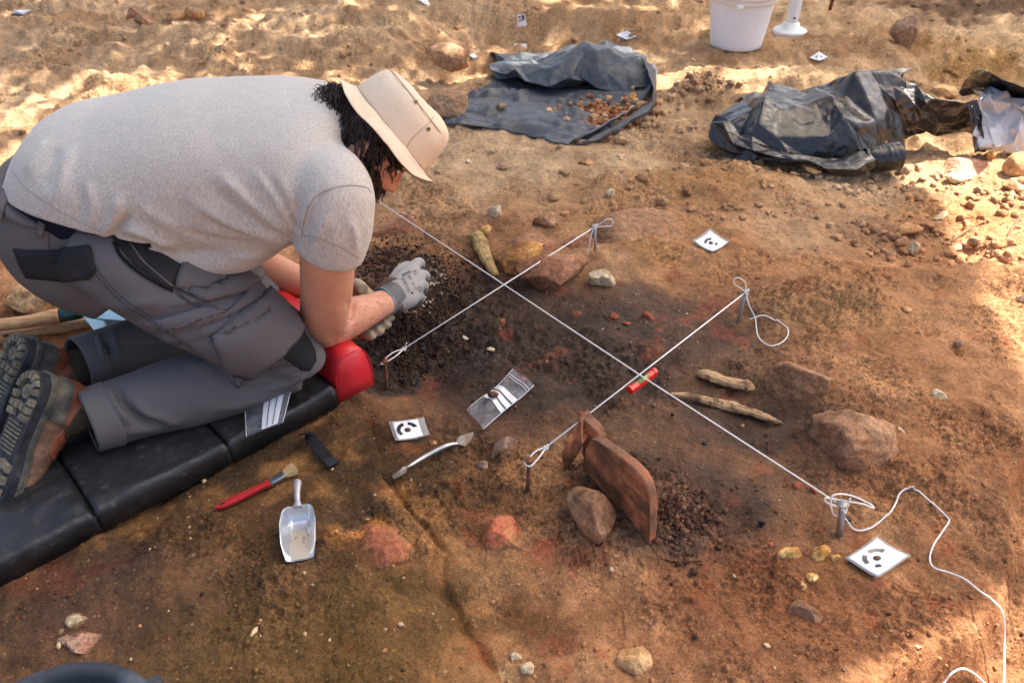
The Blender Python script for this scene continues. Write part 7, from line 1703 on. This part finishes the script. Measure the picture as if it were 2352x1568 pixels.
seam(thc, [(932, 342), (944, 322), (965, 300), (985, 282), (996, 268)][::1], 'seam', HSEAM, hc_, .0008, .0004)
BRASS = flat('brass_eyelet', srgb(150, 128, 84), .35, .5, .1, 60, metal=.8)
for q in ((955, 234), (984, 296)):
    p = hit(thc, *q); 
    if p is not None:
        _, nn, _, _ = thc.find_nearest(p); nn = nn if nn.dot(p - CAMP) < 0 else -nn
        P = lathe([(.0024, 0), (.0042, .0008), (.0042, .0016), (.0026, .0018)], 14, p, nn); add('eyelet', mesh_np('eyelet', *P), BRASS, hc_); add('eyelet_hole', mesh_np('eyelet_hole', *lathe([(.0022, .0012), (.0022, .002)], 10, p, nn)), BLK, hc_)

# --- hair and beard
m = MatB('dark_hair', .42, .5); m.color(m.mix(m.noise(60, 3), srgb(32, 22, 18), srgb(62, 43, 34))); HAIR = m.m; m.set('Roughness', .55)
rnd = np.random.default_rng(12)
def strand(root, out, down, L, curl_r, turns, r, n=13):
    e1 = np.cross(out, down); e1 /= np.linalg.norm(e1) + 1e-9; P = []; ph = rnd.uniform(0, 6.28)
    for i in range(n):
        s = i / (n - 1); base = root + out * L * .45 * (s - .35 * s * s) + down * L * .75 * s * s * 1.0
        e2 = np.cross(e1, out * (1 - s) + down * s); e2 /= np.linalg.norm(e2) + 1e-9
        P.append(base + curl_r * min(1, s * 3) * (math.cos(ph + turns * 6.28 * s) * e1 + math.sin(ph + turns * 6.28 * s) * e2))
    return tube(np.array(P), np.linspace(r, r * .5, n), 4, caps=False)
parts = []; GR = np.array([0, 0, -1.0])
for k in range(1350):
    th = rnd.uniform(0, 2 * math.pi); a = rnd.uniform(-.105, .012); f, l = -math.cos(th), math.sin(th)
    if f > .45 + .25 * (a > -.03) : continue
    if l < -.55 and rnd.random() < .6: continue
    if f > -.1 and a < -.075 and l > 0: continue
    root = hd(a, -.005 + .094 * f * math.sqrt(max(.2, 1 - ((a + .035) / .125) ** 2)), .077 * l * math.sqrt(max(.2, 1 - ((a + .035) / .125) ** 2)))
    out = FD * f * 1.1 + LAT * l - AX * .35; out /= np.linalg.norm(out)
    dn = -AX * .75 + FD * f * .25 + GR * .35; dn /= np.linalg.norm(dn)
    L = rnd.uniform(.030, .066) * (1.25 if f < -.4 else .9); parts.append(strand(root, out, dn, L, rnd.uniform(.004, .0095), rnd.uniform(.6, 1.7), rnd.uniform(.0011, .0025)))
for k in range(300):
    d = rnd.normal(size=3); d /= np.linalg.norm(d); root = hd(-.050, -.110) + (d[0] * FD * .034 + d[1] * LAT * .05 + d[2] * AX * .038) * HS
    parts.append(strand(root, (d[0] * FD + d[1] * LAT + d[2] * AX), -AX * .5 - FD * .4 + GR * .2, rnd.uniform(.015, .04), rnd.uniform(.003, .008), rnd.uniform(1, 2.4), rnd.uniform(.0009, .0018)))
hair = add('hair', mesh_np('hair', *merge(*parts)), HAIR, man)
cap_ = fuse('hair_base', [hball(hd(-.030, -.020), .098, .096, .083), hball(hd(-.068, -.050), .066, .062, .074), hball(hd(-.055, .005), .05, .05, .082), hball(hd(-.015, .03), .05, .066, .080), hball(hd(-.050, -.110), .040, .036, .050), hball(hd(-.085, -.075), .04, .04, .055)], .005, 4)
add('scalp_hair', cap_, HAIR, hair)
bb = fuse('beard', [hball(hd(-.118 + FA, .030), .052, .056, .0625), hball(hd(-.150 + FA, .050), .034, .040, .042), hball(hd(-.085 + FA, .004), .034, .026, .0655), hball(hd(-.124, .070), .026, .028, .044), hball(hd(-.098, .088), .009, .012, .030), hball(hd(-.098, .034, .030), .040, .048, .040)], .004, 3)
beard = add('beard', bb, HAIR, man); bV, bN = get_co(bb), get_no(bb); sel = rnd.integers(0, len(bV), 1100); parts = []
for i in sel: parts.append(strand(bV[i], bN[i], (-AX * .5 + FD * .4 + GR * .3), rnd.uniform(.008, .020), .0022, rnd.uniform(.6, 1.6), rnd.uniform(.0006, .0011), 7))
bs = add('beard_curls', mesh_np('beard_curls', *merge(*parts)), HAIR, beard); bs['kind'] = 'stuff'
hair['kind'] = 'stuff'
# fine hair on the near forearm
parts = []; bV, bN = get_co(body), get_no(body); fpx, fpy = project(bV); vis = np.where((fpx > 770) & (fpx < 895) & (fpy > 655) & (fpy < 775) & (bV[:, 2] < .22) & (bV[:, 1] < 1.62))[0]
fd_ = np.array(WRR - ELR); fd_ /= np.linalg.norm(fd_)
for i in rnd.choice(vis, min(700, len(vis)), replace=False): parts.append(strand(bV[i], bN[i] * .5 + fd_ * .4, fd_ + GR * .3, rnd.uniform(.008, .016), .0006, .5, .00022, 5))
if parts: ah = add('arm_hair', mesh_np('arm_hair', *merge(*parts)), HAIR, man); ah['kind'] = 'stuff'
